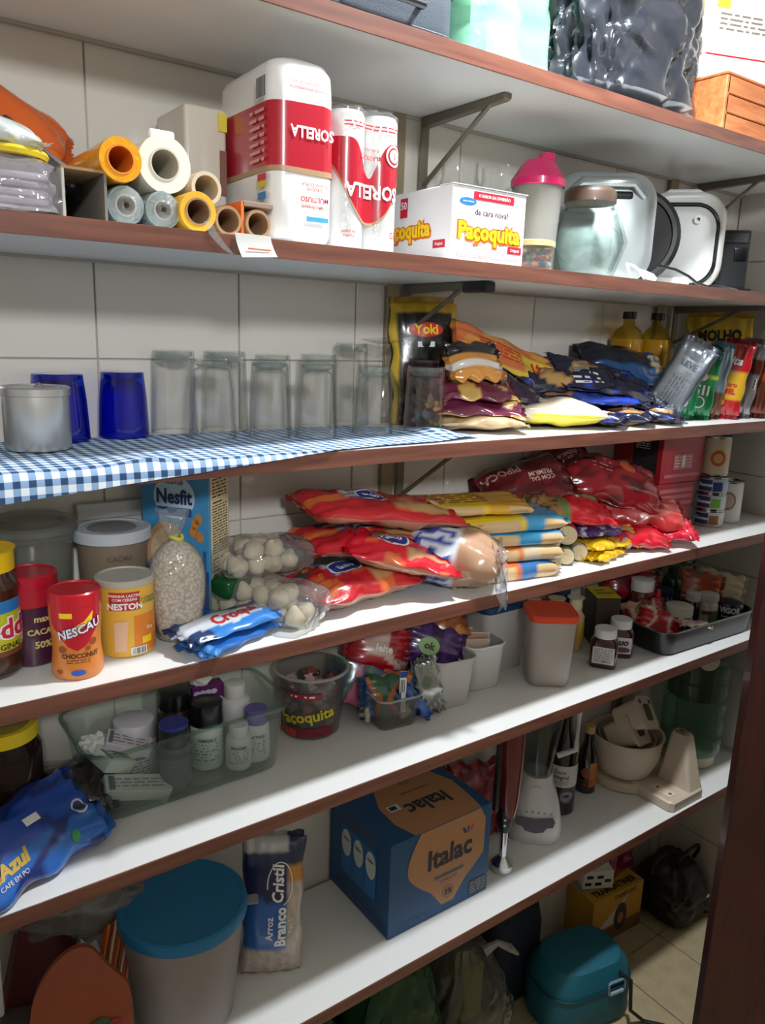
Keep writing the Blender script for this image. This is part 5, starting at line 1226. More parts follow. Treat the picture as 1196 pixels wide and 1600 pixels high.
# nuts bag with red and green top
t, o = bag('nut_bag', 'clear bag of nuts with a red and green printed end', 'bag', (1.255, 0.115, z4+0.104), (0.3, 0.12, -0.35), 0.20, 0.115, 0.045,
    lambda u, v, s: (206, 20, 40) if u > 0.45 and v < 0.75 else ((96, 124, 70) if u > 0.35 else ((150, 112, 70) if noise.noise(Vector((u*34, v*20, 3))) > -0.1 else (92, 62, 40))), VF, seed=120, heap=('s4', z4), wr=0.004, lump=0.006, ls=60)
mp = bmap(o); txt(t, 'Amendoim', 0.016, WINK, mp, -0.002, 0.02, 0.02)
# small candy packets
for i, (lab, x, y, zz, rot, dm, c1, c2) in enumerate((
    ('yellow sweets packet at the front, beside the pale rolls', 1.318, 0.058, 0.010, (0, 0, 0.25), (0.105, 0.06, 0.02), (228, 186, 24), (216, 160, 20)),
    ('yellow sweets packet lying on the other yellow one', 1.325, 0.066, 0.028, (0.05, 0.04, 0.05), (0.105, 0.06, 0.02), (232, 192, 28), (220, 170, 20)),
    ('purple and white sweets packet on the yellow ones', 1.325, 0.092, 0.052, (0.1, 0.05, -0.1), (0.12, 0.065, 0.026), (72, 50, 120), (196, 196, 206)),
    ('orange gold sweets packet standing before the red bags', 1.395, 0.082, 0.032, (0.7, 0.0, -0.5), (0.085, 0.06, 0.03), (206, 140, 30), (150, 150, 150)),
    ('bright red shiny packet at the front, left of two', 1.452, 0.070, 0.030, (0.35, 0.05, -0.5), (0.12, 0.085, 0.045), (206, 20, 44), (170, 14, 34)),
    ('pink-red shiny packet at the front, right of two', 1.535, 0.065, 0.036, (0.3, 0.0, -0.7), (0.13, 0.085, 0.045), (216, 34, 64), (180, 20, 44)))):
    bag('sweets_packet', lab, 'packet', (x, y, z4+zz), rot, *dm, (lambda a, b: (lambda u, v, s: a if noise.noise(Vector((u*6, v*4, i))) > -0.15 else b))(c1, c2), VF, group='small sweets packets', seed=130+i, heap=('s4', z4), wr=0.005)
# red boxes
RBX = mat((168, 28, 44), 0.4, coat=0.3)
def rbox(lab, x, y, z, w_, d_, h_, rz, panel):
    t = T('gift_box', lab, 'box', (x, y, z), rz, 'red boxes')
    G().box(-w_/2, w_/2, -d_/2, d_/2, 0, h_*0.7, 0.001, 1).out('box_base', RBX, t, 0)
    G().box(-w_/2-0.003, w_/2+0.003, -d_/2-0.003, d_/2+0.003, h_*0.12 if panel else h_*0.5, h_, 0.0015, 1).out('lid', RBX, t, 0)
    mp = pmap((0, -d_/2-0.0036, 0)); 
    if panel:
        rpatch(t, -0.035, 0.035, h_*0.3, h_*0.62, mat((196, 120, 124)), mp, name='pale_panel'); mq = pmap((0, -d_/2-0.0042, 0)); textlines(t, -0.033, 0.033, h_*0.33, h_*0.6, 4, mat((226, 190, 190)), mq); rpatch(t, -0.006, 0.006, h_*0.34, h_*0.6, WINK, pmap((0, -d_/2-0.0048, 0)), name='white_tag')
        rpatch(t, -w_/2+0.01, w_/2-0.01, h_*0.13, h_*0.2, mat((206, 110, 120)), mp, name='pink_line')
    else:
        for k in range(3): rpatch(t, -w_/2+0.006, w_/2-0.006, h_*(0.52+0.14*k), h_*(0.6+0.14*k), mat((200, 110, 116)), mp, name='pink_stripe')
    mp = pmap((-w_/2-0.0036, 0, 0), (0, -1, 0)); rpatch(t, -d_*0.1, d_*0.42, h_*0.2, h_*0.95, mat((40, 36, 40)), mp, name='black_panel'); textlines(t, -d_*0.05, d_*0.25, h_*0.7, h_*0.9, 4, WINK, pmap((-w_/2-0.0042, 0, 0), (0, -1, 0)))
rbox('red box with a pale window panel, upper of the two by the cans', 1.697, 0.207, z4+0.118, 0.150, 0.140, 0.112, -0.06, True)
rbox('red box with pink stripes, lower of the two by the cans', 1.690, 0.207, z4, 0.135, 0.130, 0.117, -0.06, False)
# cans
def tincan(lab, x, y, z, r, h, c, deco=None, grp='food tins'):
    t = T('food_can', lab, 'can', (x, y, z), face(x, y), grp)
    G().lathe([(0, 0.002), (r-0.002, 0.002), (r-0.001, 0), (r, 0.001), (r, 0.003), (r-0.001, 0.004), (r-0.001, h-0.004), (r, h-0.003), (r, h-0.001), (r-0.001, h), (r-0.002, h-0.003), (0, h-0.003)], 40, cap0=False, cap1=False).out('tin_body', CHROME, t)
    wrap(t, r-0.001, 0.0045, h-0.0045, mat(c, 0.4, coat=0.2), e=0.0006)
    G().tube([(0.0, -0.006, h-0.001), (0.0, -0.012, h+0.001), (0.006, -0.012, h+0.001), (0.006, -0.004, h-0.001)], 0.001, 6).out('ring_pull', CHROME, t)
    return t
r_c = 0.038
for k, (c, c2, lab) in enumerate((((206, 206, 204), (150, 90, 50), 'flat tuna tin with a brown stripe, bottom of the stack of three'), ((190, 200, 200), (110, 170, 60), 'flat tuna tin with a green patch, middle of the stack of three'), ((176, 190, 206), (30, 60, 120), 'flat tuna tin with a blue label, top of the stack of three'))):
    t = tincan(lab, 1.822, 0.128, z4+k*0.0425, r_c, 0.042, c)
    cm = cmap(r_c, -95, 0, e=0.0005); rpatch(t, -0.03, 0.004, 0.007, 0.035, mat((34, 56, 110)), cm, 8, 1, name='blue_label'); rpatch(t, 0.006, 0.03, 0.007, 0.030, mat(c2), cm, 6, 1, name='colour_patch'); txt(t, 'Gomes', 0.012, WINK, cmap(r_c, -95, 0, e=0.0012), -0.012, 0.022, 0.04, fine=True)
r_c = 0.035
t = tincan('cream food tin with an orange disc, standing on the tuna tins', 1.820, 0.128, z4+0.130, r_c, 0.098, (206, 196, 160)); epatch(t, 0.008, 0.045, 0.018, 0.020, mat((196, 96, 40)), cmap(r_c, -90, 0, e=0.0008), name='orange_disc'); epatch(t, 0.008, 0.045, 0.011, 0.012, mat((214, 170, 120)), cmap(r_c, -90, 0, e=0.0014), name='disc_centre')
t = tincan('white food tin with a brown disc, right of the tuna tins', 1.905, 0.128, z4, r_c, 0.108, (216, 212, 204)); epatch(t, 0.004, 0.058, 0.020, 0.024, mat((150, 120, 108)), cmap(r_c, -95, 0, e=0.0008), name='brown_disc'); epatch(t, 0.004, 0.058, 0.015, 0.018, mat((186, 160, 146), var=0.3, bs=200), cmap(r_c, -95, 0, e=0.0014), name='disc_centre')

# ================================================================ fifth shelf
z5 = SZ[5]+0.0006
# coffee bags and jar at the left
BLU = (22, 74, 176)
def pcof(sd): return lambda u, v, s: (16, 42, 120) if noise.noise(Vector((u*4+sd, v*4, 1))) > 0.15 else ((30, 104, 196) if v < 0.35 else BLU)
t, o = bag('coffee_bag', 'blue coffee bag lying flat under the yellow-lidded jar', 'bag', (0.150, 0.195, z5+0.031), (0, 0, 0.1), 0.21, 0.125, 0.058, pcof(1), VF, seed=140, heap=('s5', z5), wr=0.005, flat=0.1)
t, o = bag('coffee_bag', 'blue coffee bag with gold lettering leaning at the front left of the fifth shelf', 'bag', (0.165, 0.083, z5+0.043), (0.55, -0.05, 0.42), 0.215, 0.130, 0.060, pcof(4), VF, seed=142, heap=('s5', z5), wr=0.006, flat=0.1)
mp = bmap(o); txt(t, '4Azul', 0.024, mat((206, 170, 60)), mp, -0.045, -0.032, 0.05, ang=0.1, shear=0.2); txt(t, 'CAFE EM PO', 0.008, WINK, mp, -0.045, -0.048, 0.0, ang=0.1)
epatch(t, 0.082, -0.01, 0.012, 0.012, mat((210, 214, 220)), mp, name='round_seal'); epatch(t, 0.082, -0.01, 0.009, 0.009, mat((40, 60, 110)), bmap(o, e=0.0016), name='seal_centre')
epatch(t, 0.05, -0.045, 0.007, 0.007, mat((60, 150, 80)), mp, name='green_seal'); rpatch(t, 0.0, 0.022, 0.0, 0.012, WINK, mp, name='white_tag')
t, o = bag('coffee_bag', 'dark clear bag of ground coffee between the blue bags and the glass dish', 'bag', (0.252, 0.185, z5+0.036), (0.1, 0.12, -0.2), 0.125, 0.12, 0.070, lambda u, v, s: (34, 26, 26) if noise.noise(Vector((u*30, v*20, 1))) < 0.2 else (62, 48, 46), vmat(0.25, coat=0.8), seed=145, heap=('s5', z5), wr=0.006, flat=0.05, seals=(0, 1))
t = can('coffee_jar', 'glass jar of brown coffee with a yellow lid, on the flat blue bag', 'jar', 0.168, 0.190, z5+0.062, 0.052, 0.088, glass((200, 190, 180), (140, 120, 110), 1.0), mat((214, 186, 24), 0.4), 0.020, prof=[(0, 0), (0.046, 0), (0.052, 0.006), (0.052, 0.068), (0.046, 0.082), (0.044, 0.088)], lidlip=-0.003)
loc_ = G().lathe([(0, 0.003), (0.044, 0.003), (0.050, 0.008), (0.050, 0.062), (0, 0.064)], 40, cap0=False, cap1=False).out('coffee', mat((52, 24, 18), 0.5, bump=0.4, bs=300), t)
G().lathe([(0, 0.1062), (0.036, 0.1064), (0.038, 0.1062)], 40, cap1=False, cap0=False).out('lid_disc', mat((150, 128, 40), 0.5), t)
# glass baking dish
DG = glass((248, 252, 250), (190, 212, 202), 1.7)
t = T('baking_dish', 'large clear green-tinted glass baking dish holding pill bottles', 'dish', (0.432, 0.188, z5), 0.0)
secs = [(0.29, 0.135, 0.03, 0.0), (0.305, 0.15, 0.035, 0.006), (0.332, 0.172, 0.036, 0.112), (0.344, 0.184, 0.038, 0.118), (0.346, 0.186, 0.038, 0.122), (0.338, 0.178, 0.036, 0.1225), (0.325, 0.166, 0.034, 0.112), (0.298, 0.143, 0.03, 0.012), (0.28, 0.125, 0.028, 0.008)]
g = G(); loft(g, secs, 8); g.out('dish_body', DG, t, smooth=60)
g = G(); g.tube([(x, y, 0.1215) for x, y in rrect(0.343, 0.183, 0.038, 8)], 0.0035, 8, closed=True); g.out('rim', glass((220, 236, 228), (160, 190, 176), 1.6), t)
zd = z5+0.009
def pill(lab, x, y, r, h, body, lid, lh, lr=None, labc=None, grp='pill bottles in the glass dish', shoulder=0.86, text=None, zz=None, fl=0.015):
    t = T('pill_bottle', lab, 'bottle', (x, y, zz or zd), face(x, y), grp)
    lr = lr or r*0.8
    G().lathe([(0, 0), (r-0.001, 0), (r, 0.0015), (r, h*shoulder), (r*0.93, h*(shoulder+0.05)), (lr*0.94, h*(shoulder+0.10)), (lr*0.94, h), (0, h)], 36, cap0=False, cap1=False).out('bottle_body', body, t)
    G().lathe([(0, h-0.004), (lr, h-0.004), (lr*1.02, h-0.003), (lr, h+lh-0.001), (lr-0.0015, h+lh), (0, h+lh)], 42, cap0=False, cap1=False, flute=fl, nf=21).out('cap', lid, t)
    if labc:
        wrap(t, r, h*0.12, h*0.74, mat(labc, 0.5)); textlines(t, -r*0.8, r*0.8, h*0.2, h*0.62, 6, mat((110, 110, 120)), cmap(r, -90, 0, e=0.0012))
        if text: txt(t, text, 0.007, INK, cmap(r, -90, 0, e=0.0014), 0, h*0.68, 0.03)
    return t
WHB = mat((226, 224, 228), 0.35, coat=0.2); BKL = mat((16, 16, 20), 0.3, coat=0.3)
pill('wide white pill jar with a big white lid, leftmost in the glass dish', 0.362, 0.205, 0.034, 0.075, WHB, mat((214, 212, 220), 0.4), 0.030, 0.0315, (206, 204, 214), text='VITAMINA')
pill('brown jar with black lid at the back of the glass dish', 0.440, 0.228, 0.028, 0.100, mat((52, 34, 28), 0.2, coat=0.4), BKL, 0.026, 0.026)
pill('white jar with a shiny black lid, in the middle of the glass dish', 0.478, 0.185, 0.0275, 0.080, WHB, BKL, 0.034, 0.027, (200, 214, 206), text='OMEGA 3')
pill('dark bottle with a blue and black lid at the front of the glass dish', 0.408, 0.150, 0.026, 0.078, mat((66, 70, 76), 0.2, coat=0.4), mat((22, 22, 28), 0.3), 0.026, 0.023, (86, 92, 96))
tag(G().lathe([(0, zd+0.104), (0.0225, zd+0.104), (0.0228, zd+0.110), (0, zd+0.1105)], 36, 0.408, 0.150, cap0=False, cap1=False).out('bottle_lid', mat((40, 52, 140), 0.4)), 'blue plastic lid disc on the dark bottle in the glass dish', 'lid')
pill('tall white bottle at the back of the glass dish, behind the two front white ones', 0.543, 0.212, 0.027, 0.098, WHB, mat((222, 220, 216), 0.4), 0.022, 0.018)
pill('small white bottle with printed label at the front of the glass dish', 0.520, 0.150, 0.0215, 0.060, WHB, WHB, 0.016, 0.016, (222, 222, 226), text='PROGES')
pill('small white bottle with a purple cap at the right end of the glass dish', 0.557, 0.158, 0.0225, 0.070, WHB, mat((110, 96, 168), 0.4), 0.022, 0.019, (220, 220, 224), text='LACTASE')
t = T('medicine_box', 'purple medicine box with white pattern at the back of the glass dish', 'box', (0.500, 0.236, zd), -0.1)
G().box(-0.028, 0.028, -0.012, 0.012, 0, 0.120, 0.001, 1).out('carton_body', mat((96, 22, 96), 0.45), t, 0)
mp = pmap((0, -0.0125, 0)); 
for k in range(9): epatch(t, -0.020+0.01*(k % 5), 0.092+0.016*(k//5), 0.006, 0.005, mat((206, 206, 222)), mp, 8, 1, name='white_blot')
t = T('paper_leaflet', 'crumpled white tissue sticking up out of the purple medicine box', 'paper', (0.492, 0.236, zd+0.121))
g = G(); g.ball((0, 0, 0.012), 0.019, 3, (1, 0.7, 0.8), 0.5); g.out('tissue', PAPER, t, smooth=30)
def sbox(lab, loc, rot, w_, d_, h_, c=(220, 222, 216), grp='small boxes in the glass dish'):
    t = T('medicine_box', lab, 'box', loc, group=grp, rot=rot)
    G().box(-w_/2, w_/2, -d_/2, d_/2, 0, h_, 0.0008, 1).out('carton_body', mat(c, 0.6), t, 0)
    textlines(t, -w_*0.4, w_*0.4, -d_*0.3, d_*0.3, 3, mat((130, 130, 140)), pmap((0, 0, h_+0.0004), (1, 0, 0), (0, 1, 0)))
    rpatch(t, -w_*0.45, -w_*0.36, -d_*0.4, d_*0.4, mat((90, 110, 130)), pmap((0, 0, h_+0.0007), (1, 0, 0), (0, 1, 0)), name='grey_bar')
    return t
sbox('long white medicine box lying slanted at the front left of the glass dish', (0.340, 0.150, zd+0.010), (0.5, 0.28, -0.05), 0.105, 0.030, 0.026)
sbox('open white medicine box leaning in the left corner of the glass dish', (0.312, 0.170, zd+0.052), (0.3, 0.5, 0.5), 0.06, 0.035, 0.022)
sbox('white and pink medicine box on top, behind the slanted one', (0.342, 0.178, zd+0.075), (0.35, 0.35, -0.35), 0.07, 0.03, 0.014, (206, 196, 206))
t = T('paper_leaflet', 'crumpled white leaflet in the left corner of the glass dish', 'paper', (0.298, 0.205, zd+0.078)); g = G(); g.ball((0, 0, 0), 0.022, 3, (1, 0.9, 0.8), 0.6); g.out('leaflet', PAPER, t, smooth=30)
# round clear tub of wrapped sweets
t = T('round_tub', 'round clear tub of dark red wrapped sweets with yellow lettering', 'tub', (0.698, 0.212, z5), face(0.7, 0.21))
CT = film((228, 226, 224), 0.08, 1.0, 0.1, 0.0, 30, (210, 206, 204))
G().lathe([(0, 0), (0.052, 0), (0.055, 0.003), (0.0655, 0.118), (0.070, 0.120), (0.070, 0.124), (0.064, 0.124), (0.0535, 0.005), (0, 0.004)], 48, cap0=False, cap1=False).out('tub_body', CT, t)
G().tube([(0.0685*cos(a), 0.0685*sin(a), 0.123) for a in [2*pi*i/48 for i in range(48)]], 0.003, 8, closed=True).out('rim', film((230, 230, 228), 0.4, 1.0, 0.2, 0.0, 30, (214, 212, 208)), t)
cmx = lambda x, y: Vector(((0.0560+0.0105*y/0.118+0.0012)*cos(radians(-100)+x/0.06), (0.0560+0.0105*y/0.118+0.0012)*sin(radians(-100)+x/0.06), y))
txt(t, 'Paçoquita', 0.030, mat((206, 190, 40)), cmx, 0.0, 0.048, 0.03, ang=0.15, fine=True, sx=0.95)
rpatch(t, -0.05, 0.03, 0.085, 0.096, mat((150, 30, 50)), cmx, 10, 1, name='red_banner'); textlines(t, -0.045, 0.02, 0.0865, 0.094, 1, WINK, lambda x, y: cmx(x, y)*1.008)
rpatch(t, -0.045, 0.055, 0.008, 0.026, mat((120, 24, 48)), cmx, 10, 1, name='red_band'); rpatch(t, -0.045, -0.018, 0.006, 0.022, mat((190, 70, 40)), cmx, 4, 1, name='orange_tag')
wc = [(96, 20, 34), (60, 30, 70), (150, 40, 54), (40, 34, 60), (120, 60, 50), (186, 150, 150)]
sm = {}
for k in range(42):
    ci = k % 6
    if ci not in sm:
        g = G(); g.box(-0.011, 0.011, -0.011, 0.011, -0.007, 0.007, 0.003, 2)
        for s_ in (-1, 1): g.rings([[(s_*0.011, yy*0.006, 0.001*(j % 2)) for j, yy in enumerate((-1, -0.3, 0.3, 1))], [(s_*0.020, yy*0.012, 0.003*(j % 2)) for j, yy in enumerate((-1, -0.3, 0.3, 1))]], False, False, closed=False)
        o = g.out('wrapped_sweet', mat(wc[ci], 0.25, coat=0.8)); sm[ci] = o
    else: o = sm[ci].copy(); COL.objects.link(o)
    lv = k//8; a = k*2.4; rr = (0.035+0.0016*lv) if k % 8 else 0.004
    o.scale = (0.78, 0.78, 0.78); o.location = (0.698+rr*cos(a), 0.212+rr*sin(a), z5+0.016+lv*0.019); o.rotation_euler = (random.uniform(-1, 1), random.uniform(-1, 1), random.uniform(0, 6))
    cc = ('dark red', 'purple', 'red', 'dark blue', 'brown', 'pale pink')[ci]; tag(o, '%s wrapped sweet packed in the round clear tub beside the glass dish' % cc, 'sweet', '%s wrapped sweets in the round tub' % cc)
# clear rectangular box with packets
def obox(name, lab, cat, x, y, w_, d_, h_, m, rz, rimm=None, tp=0.86, grp=None, z=None, rr=0.02):
    t = T(name, lab, cat, (x, y, z or z5), rz, grp)
    g = G(); e = 0.0018
    loft(g, [(w_*tp-0.006, d_*tp-0.006, rr*0.7, 0), (w_*tp, d_*tp, rr*0.8, 0.004), (w_, d_, rr, h_), (w_-2*e, d_-2*e, rr-e, h_), (w_*tp-2*e, d_*tp-2*e, rr*0.8-e, 0.006), (w_*tp*0.9, d_*tp*0.9, rr*0.7, 0.0045)], 6)
    g.out('container_body', m, t, smooth=50)
    g = G(); g.tube([(xx, yy, h_-0.001) for xx, yy in rrect(w_+0.002, d_+0.002, rr+0.001, 6)], 0.0024, 6, closed=True); g.out('rim', rimm or m, t)
    return t
tb = obox('plastic_box', 'clear plastic box crammed with colourful snack packets', 'container', 0.845, 0.185, 0.095, 0.165, 0.066, CT, -0.12, film((230, 230, 228), 0.4, 1.0, 0.2, 0.0, 30, (214, 212, 208)))
def mixp(cs, k=6, sd=0): 
    return lambda u, v, s: cs[max(0, min(len(cs)-1, int((noise.noise(Vector((u*k+sd, v*k*0.7+sd, 1.5)))*1.1+0.5)*len(cs))))]
for i, (lab, loc, rot, dm, cs, m) in enumerate((
    ('blue and green snack packet standing at the left in the clear box', (0.810, 0.205, z5+0.068), (1.25, 0.1, -0.5), (0.12, 0.10, 0.026), [(30, 70, 130), (50, 110, 70), (24, 36, 80), (190, 90, 120)], VF),
    ('green and orange packet standing in the middle of the clear box', (0.835, 0.150, z5+0.052), (1.2, 0.0, -0.4), (0.10, 0.085, 0.026), [(40, 90, 60), (200, 110, 50), (30, 70, 120), (196, 180, 150)], VF),
    ('orange packet at the right of the clear box', (0.865, 0.165, z5+0.050), (1.2, 0.2, -0.7), (0.09, 0.08, 0.028), [(196, 96, 40), (170, 60, 34), (214, 150, 80)], VF),
    ('red bag with a white label standing on the packets in the clear box', (0.850, 0.215, z5+0.125), (1.2, 0.25, -0.45), (0.115, 0.10, 0.042), [(176, 16, 34), (150, 10, 26), (176, 16, 34), (200, 170, 160)], VF),
    ('pale pink and white bag end beside the red bag', (0.893, 0.225, z5+0.130), (1.2, 0.7, -0.5), (0.10, 0.05, 0.03), [(170, 130, 124), (206, 196, 190), (130, 60, 66)], VF),
    ('blue straw-like packet leaning out at the front of the clear box', (0.878, 0.118, z5+0.044), (1.0, 0.9, -0.4), (0.075, 0.024, 0.014), [(50, 100, 180), (60, 110, 190), (40, 80, 150)], VF),
    ('silver foil packet hanging over the right rim of the clear box', (0.915, 0.130, z5+0.062), (1.35, 1.35, -0.55), (0.105, 0.055, 0.018), [(190, 192, 188), (160, 164, 160), (120, 140, 124)], vmat(0.18, metal=0.85, coat=0.3)))):
    t, o = bag('snack_packet', lab, 'packet', loc, rot, *dm, mixp(cs, 2.6, i), m, group='snack packets in the clear box', seed=150+i, wr=0.005)
    if i == 3: mp = bmap(o); txt(t, 'leite', 0.02, WINK, mp, 0.01, 0.0, 0.03)
t = T('price_tag', 'white and blue barcode strip standing in the clear box', 'tag', (0.838, 0.112, z5+0.035), -0.45)
G().box(-0.006, 0.006, -0.0008, 0.0008, 0, 0.082).out('strip', PAPER, t, 0); mp = pmap((0, -0.0012, 0)); rpatch(t, -0.006, 0.006, 0.070, 0.082, mat((40, 60, 150)), mp, name='blue_top'); barcode(t, -0.0045, 0.0045, 0.040, 0.066, mp); rpatch(t, -0.006, -0.003, 0.0, 0.04, mat((40, 60, 150)), mp, name='blue_stripe')
# two pale containers
MILK = film((214, 212, 208), 0.62, 0.6, 0.35, 0.0, 30, (232, 228, 226))
obox('storage_container', 'milky translucent open container with a purple packet in it', 'container', 0.985, 0.175, 0.098, 0.125, 0.105, MILK, -0.12, None, 0.84, rr=0.022)
for i, (lab, loc, rot, dm, cs) in enumerate((
    ('purple packet with round print standing in the milky container', (0.965, 0.185, z5+0.110), (1.15, 0.35, -0.45), (0.125, 0.10, 0.04), [(64, 26, 96), (80, 40, 120), (50, 20, 70)]),
    ('orange crinkled packet behind the purple one', (1.005, 0.215, z5+0.125), (1.1, -0.2, -0.35), (0.12, 0.09, 0.035), [(196, 110, 40), (160, 80, 36), (210, 140, 70)]),
    ('greenish yellow packet low in the milky container', (0.975, 0.165, z5+0.040), (0.1, 0.0, -0.2), (0.085, 0.07, 0.05), [(170, 170, 110), (150, 140, 120)]))):
    t, o = bag('snack_packet', lab, 'packet', loc, rot, *dm, mixp(cs, 2.2, i), VF, group='packets in the milky container', seed=160+i, wr=0.006)
    if i == 0: mp = bmap(o); epatch(t, -0.012, 0.0, 0.022, 0.018, mat((150, 190, 120)), mp, name='oval_emblem'); txt(t, 'ok', 0.02, mat((40, 30, 60)), bmap(o, e=0.002), -0.012, 0.0, 0.04)
obox('storage_container', 'white open container holding paper sachets', 'container', 1.098, 0.195, 0.095, 0.105, 0.100, film((226, 226, 226), 0.88, 0.6, 0.3, 0.0, 30, (216, 216, 214)), -0.10, WHITEP, 0.86, rr=0.024)
for i in range(7):
    g = G(); g.box(-0.026, 0.026, -0.0014, 0.0014, -0.045, 0.045, 0.001, 1)
    o = g.out('paper_sachet', mat([(206, 184, 166), (196, 150, 130), (214, 206, 196), (176, 120, 100)][i % 4], 0.6)); o.location = (1.075+0.008*(i % 3), 0.170+0.010*i, z5+0.072+0.004*(i % 3)); o.rotation_euler = (0.25+0.05*i, random.uniform(-0.25, 0.25), -0.5+random.uniform(-0.3, 0.3))
    cc = ('beige', 'pinkish', 'whitish', 'brown')[i % 4]; tag(o, '%s paper sachet standing in the white open container' % cc, 'sachet', '%s paper sachets in the white container' % cc)
# blue-lidded container behind
t = T('storage_container', 'container with a dark blue lid half hidden behind the tall orange-lidded one', 'container', (1.195, 0.235, z5))
g = G(); loft(g, [(0.12, 0.07, 0.015, 0), (0.13, 0.078, 0.018, 0.145)], 5); g.out('container_body', MILK, t)
g = G(); loft(g, [(0.136, 0.084, 0.02, 0.143), (0.138, 0.086, 0.02, 0.147), (0.136, 0.084, 0.02, 0.157), (0.12, 0.07, 0.02, 0.158)], 5); g.out('lid', mat((16, 66, 106), 0.4), t)
# tall container with orange lid
t = T('storage_container', 'tall translucent container of sugar with a bright orange lid', 'container', (1.243, 0.120, z5), -0.62)
g = G(); e = 0.002; loft(g, [(0.084, 0.084, 0.02, 0), (0.090, 0.090, 0.022, 0.004), (0.100, 0.100, 0.022, 0.150), (0.096, 0.096, 0.02, 0.150), (0.086, 0.086, 0.02, 0.006), (0.08, 0.08, 0.018, 0.005)], 6); g.out('container_body', film((228, 222, 218), 0.32, 0.8, 0.3, 0.0, 30, (240, 234, 228)), t, smooth=50)
g = G(); loft(g, [(0.085, 0.085, 0.02, 0.0065), (0.086, 0.086, 0.02, 0.055)], 6); g.out('sugar', mat((216, 206, 196), 0.9), t)
g = G(); loft(g, [(0.106, 0.106, 0.024, 0.148), (0.110, 0.110, 0.026, 0.150), (0.110, 0.110, 0.026, 0.160), (0.104, 0.104, 0.024, 0.163), (0.088, 0.088, 0.02, 0.161)], 6); g.out('lid', mat((222, 70, 30), 0.4, coat=0.2), t)
# squeeze bottles behind
for i, (x, y, lab, c, lc) in enumerate(((1.385, 0.225, 'cream squeeze bottle with a beige cap, against the wall behind the orange lid', (190, 160, 110), (206, 190, 150)), (1.430, 0.205, 'cream squeeze bottle with a yellowish label, right of the other', (200, 176, 130), (210, 200, 170)))):
    t = can('squeeze_bottle', lab, 'bottle', x, y, z5, 0.024, 0.105, mat(c, 0.4, coat=0.2), mat(lc, 0.5), 0.026, prof=[(0, 0), (0.022, 0), (0.024, 0.003), (0.022, 0.05), (0.024, 0.085), (0.015, 0.1), (0.014, 0.105), (0, 0.105)], lidlip=-0.008, grp='squeeze bottles')
    wrap(t, 0.0238, 0.02, 0.07, mat((206, 170, 60) if i else (150, 110, 60), 0.4), -70, 70, e=0.001)
tag(G().box(1.40, 1.445, 0.232, 0.262, z5, z5+0.145, 0.006, 2).out('sauce_bottle', mat((30, 44, 74), 0.3)), 'dark blue squared bottle at the wall behind the cream squeeze bottles', 'bottle')
# chocolate spread jars
for i, (x, y, rz, lab) in enumerate(((1.412, 0.098, -0.95, 'chocolate spread jar with a white lid and back label, nearest the shelf edge'), (1.495, 0.118, -0.75, 'chocolate spread jar with a white lid, half behind the first one'))):
    t = T('spread_jar', lab, 'jar', (x, y, z5), rz, 'chocolate spread jars')
    g = G(); loft(g, [(0.058, 0.040, 0.012, 0), (0.062, 0.044, 0.014, 0.004), (0.062, 0.044, 0.014, 0.060), (0.052, 0.042, 0.018, 0.070), (0.042, 0.042, 0.0205, 0.075)], 6); g.out('jar_body', mat((58, 26, 22), 0.15, coat=0.8), t)
    G().lathe([(0, 0.072), (0.0245, 0.072), (0.025, 0.074), (0.0245, 0.091), (0.023, 0.0925), (0, 0.0925)], 42, cap0=False, cap1=False, flute=0.01, nf=21).out('lid', mat((222, 222, 224), 0.4), t)
    mp = pmap((0, -0.0226, 0)); mq = pmap((0, -0.0232, 0)); rpatch(t, -0.024, 0.024, 0.012, 0.052, mat((214, 210, 212)), mp, name='label')
    if i == 0: textlines(t, -0.021, 0.021, 0.016, 0.050, 9, mat((120, 110, 116)), mq); barcode(t, -0.004, 0.010, 0.015, 0.022, mq)
    else:
        txt(t, 'Duo', 0.022, mat((50, 24, 30)), mq, -0.004, 0.040, 0.05, shear=0.2); epatch(t, 0.004, 0.022, 0.018, 0.007, mat((110, 50, 54)), mq, name='brown_emblem')
# black tray
t = T('black_tray', 'black rectangular roasting tin full of jars, bottles and packets', 'tray', (1.758, 0.150, z5), -0.03)
g = G(); loft(g, [(0.345, 0.205, 0.03, 0), (0.36, 0.22, 0.035, 0.004), (0.376, 0.236, 0.038, 0.060), (0.370, 0.230, 0.036, 0.060), (0.352, 0.212, 0.032, 0.006), (0.33, 0.19, 0.028, 0.005)], 8); g.out('tray_body', mat((24, 24, 26), 0.35, coat=0.3), t, smooth=50)
g = G(); g.tube([(xx, yy, 0.060) for xx, yy in rrect(0.376, 0.236, 0.038, 8)], 0.0022, 6, closed=True); g.out('rim', mat((60, 60, 62), 0.25, coat=0.6), t)
zt = z5+0.0065
def bx3(name, lab, cat, x, y, z, w_, d_, h_, c, rz, rot=None):
    t = T(name, lab, cat, (x, y, z), rz, rot=rot); G().box(-w_/2, w_/2, -d_/2, d_/2, 0, h_, 0.001, 1).out('carton_body', mat(c, 0.5), t, 0); return t
t = bx3('food_carton', 'dark carton with a bright yellow top beside the black tin', 'box', 1.530, 0.205, z5, 0.060, 0.085, 0.125, (60, 44, 34), -0.55); G().box(-0.03, 0.03, -0.0425, 0.0425, 0.1252, 0.1262).out('yellow_top', mat((206, 180, 40), 0.5), t, 0); textlines(t, -0.02, 0.02, -0.02, 0.02, 2, mat((120, 100, 30)), pmap((0, 0, 0.1268), (1, 0, 0), (0, 1, 0)))
WL = mat((218, 216, 210), 0.4)
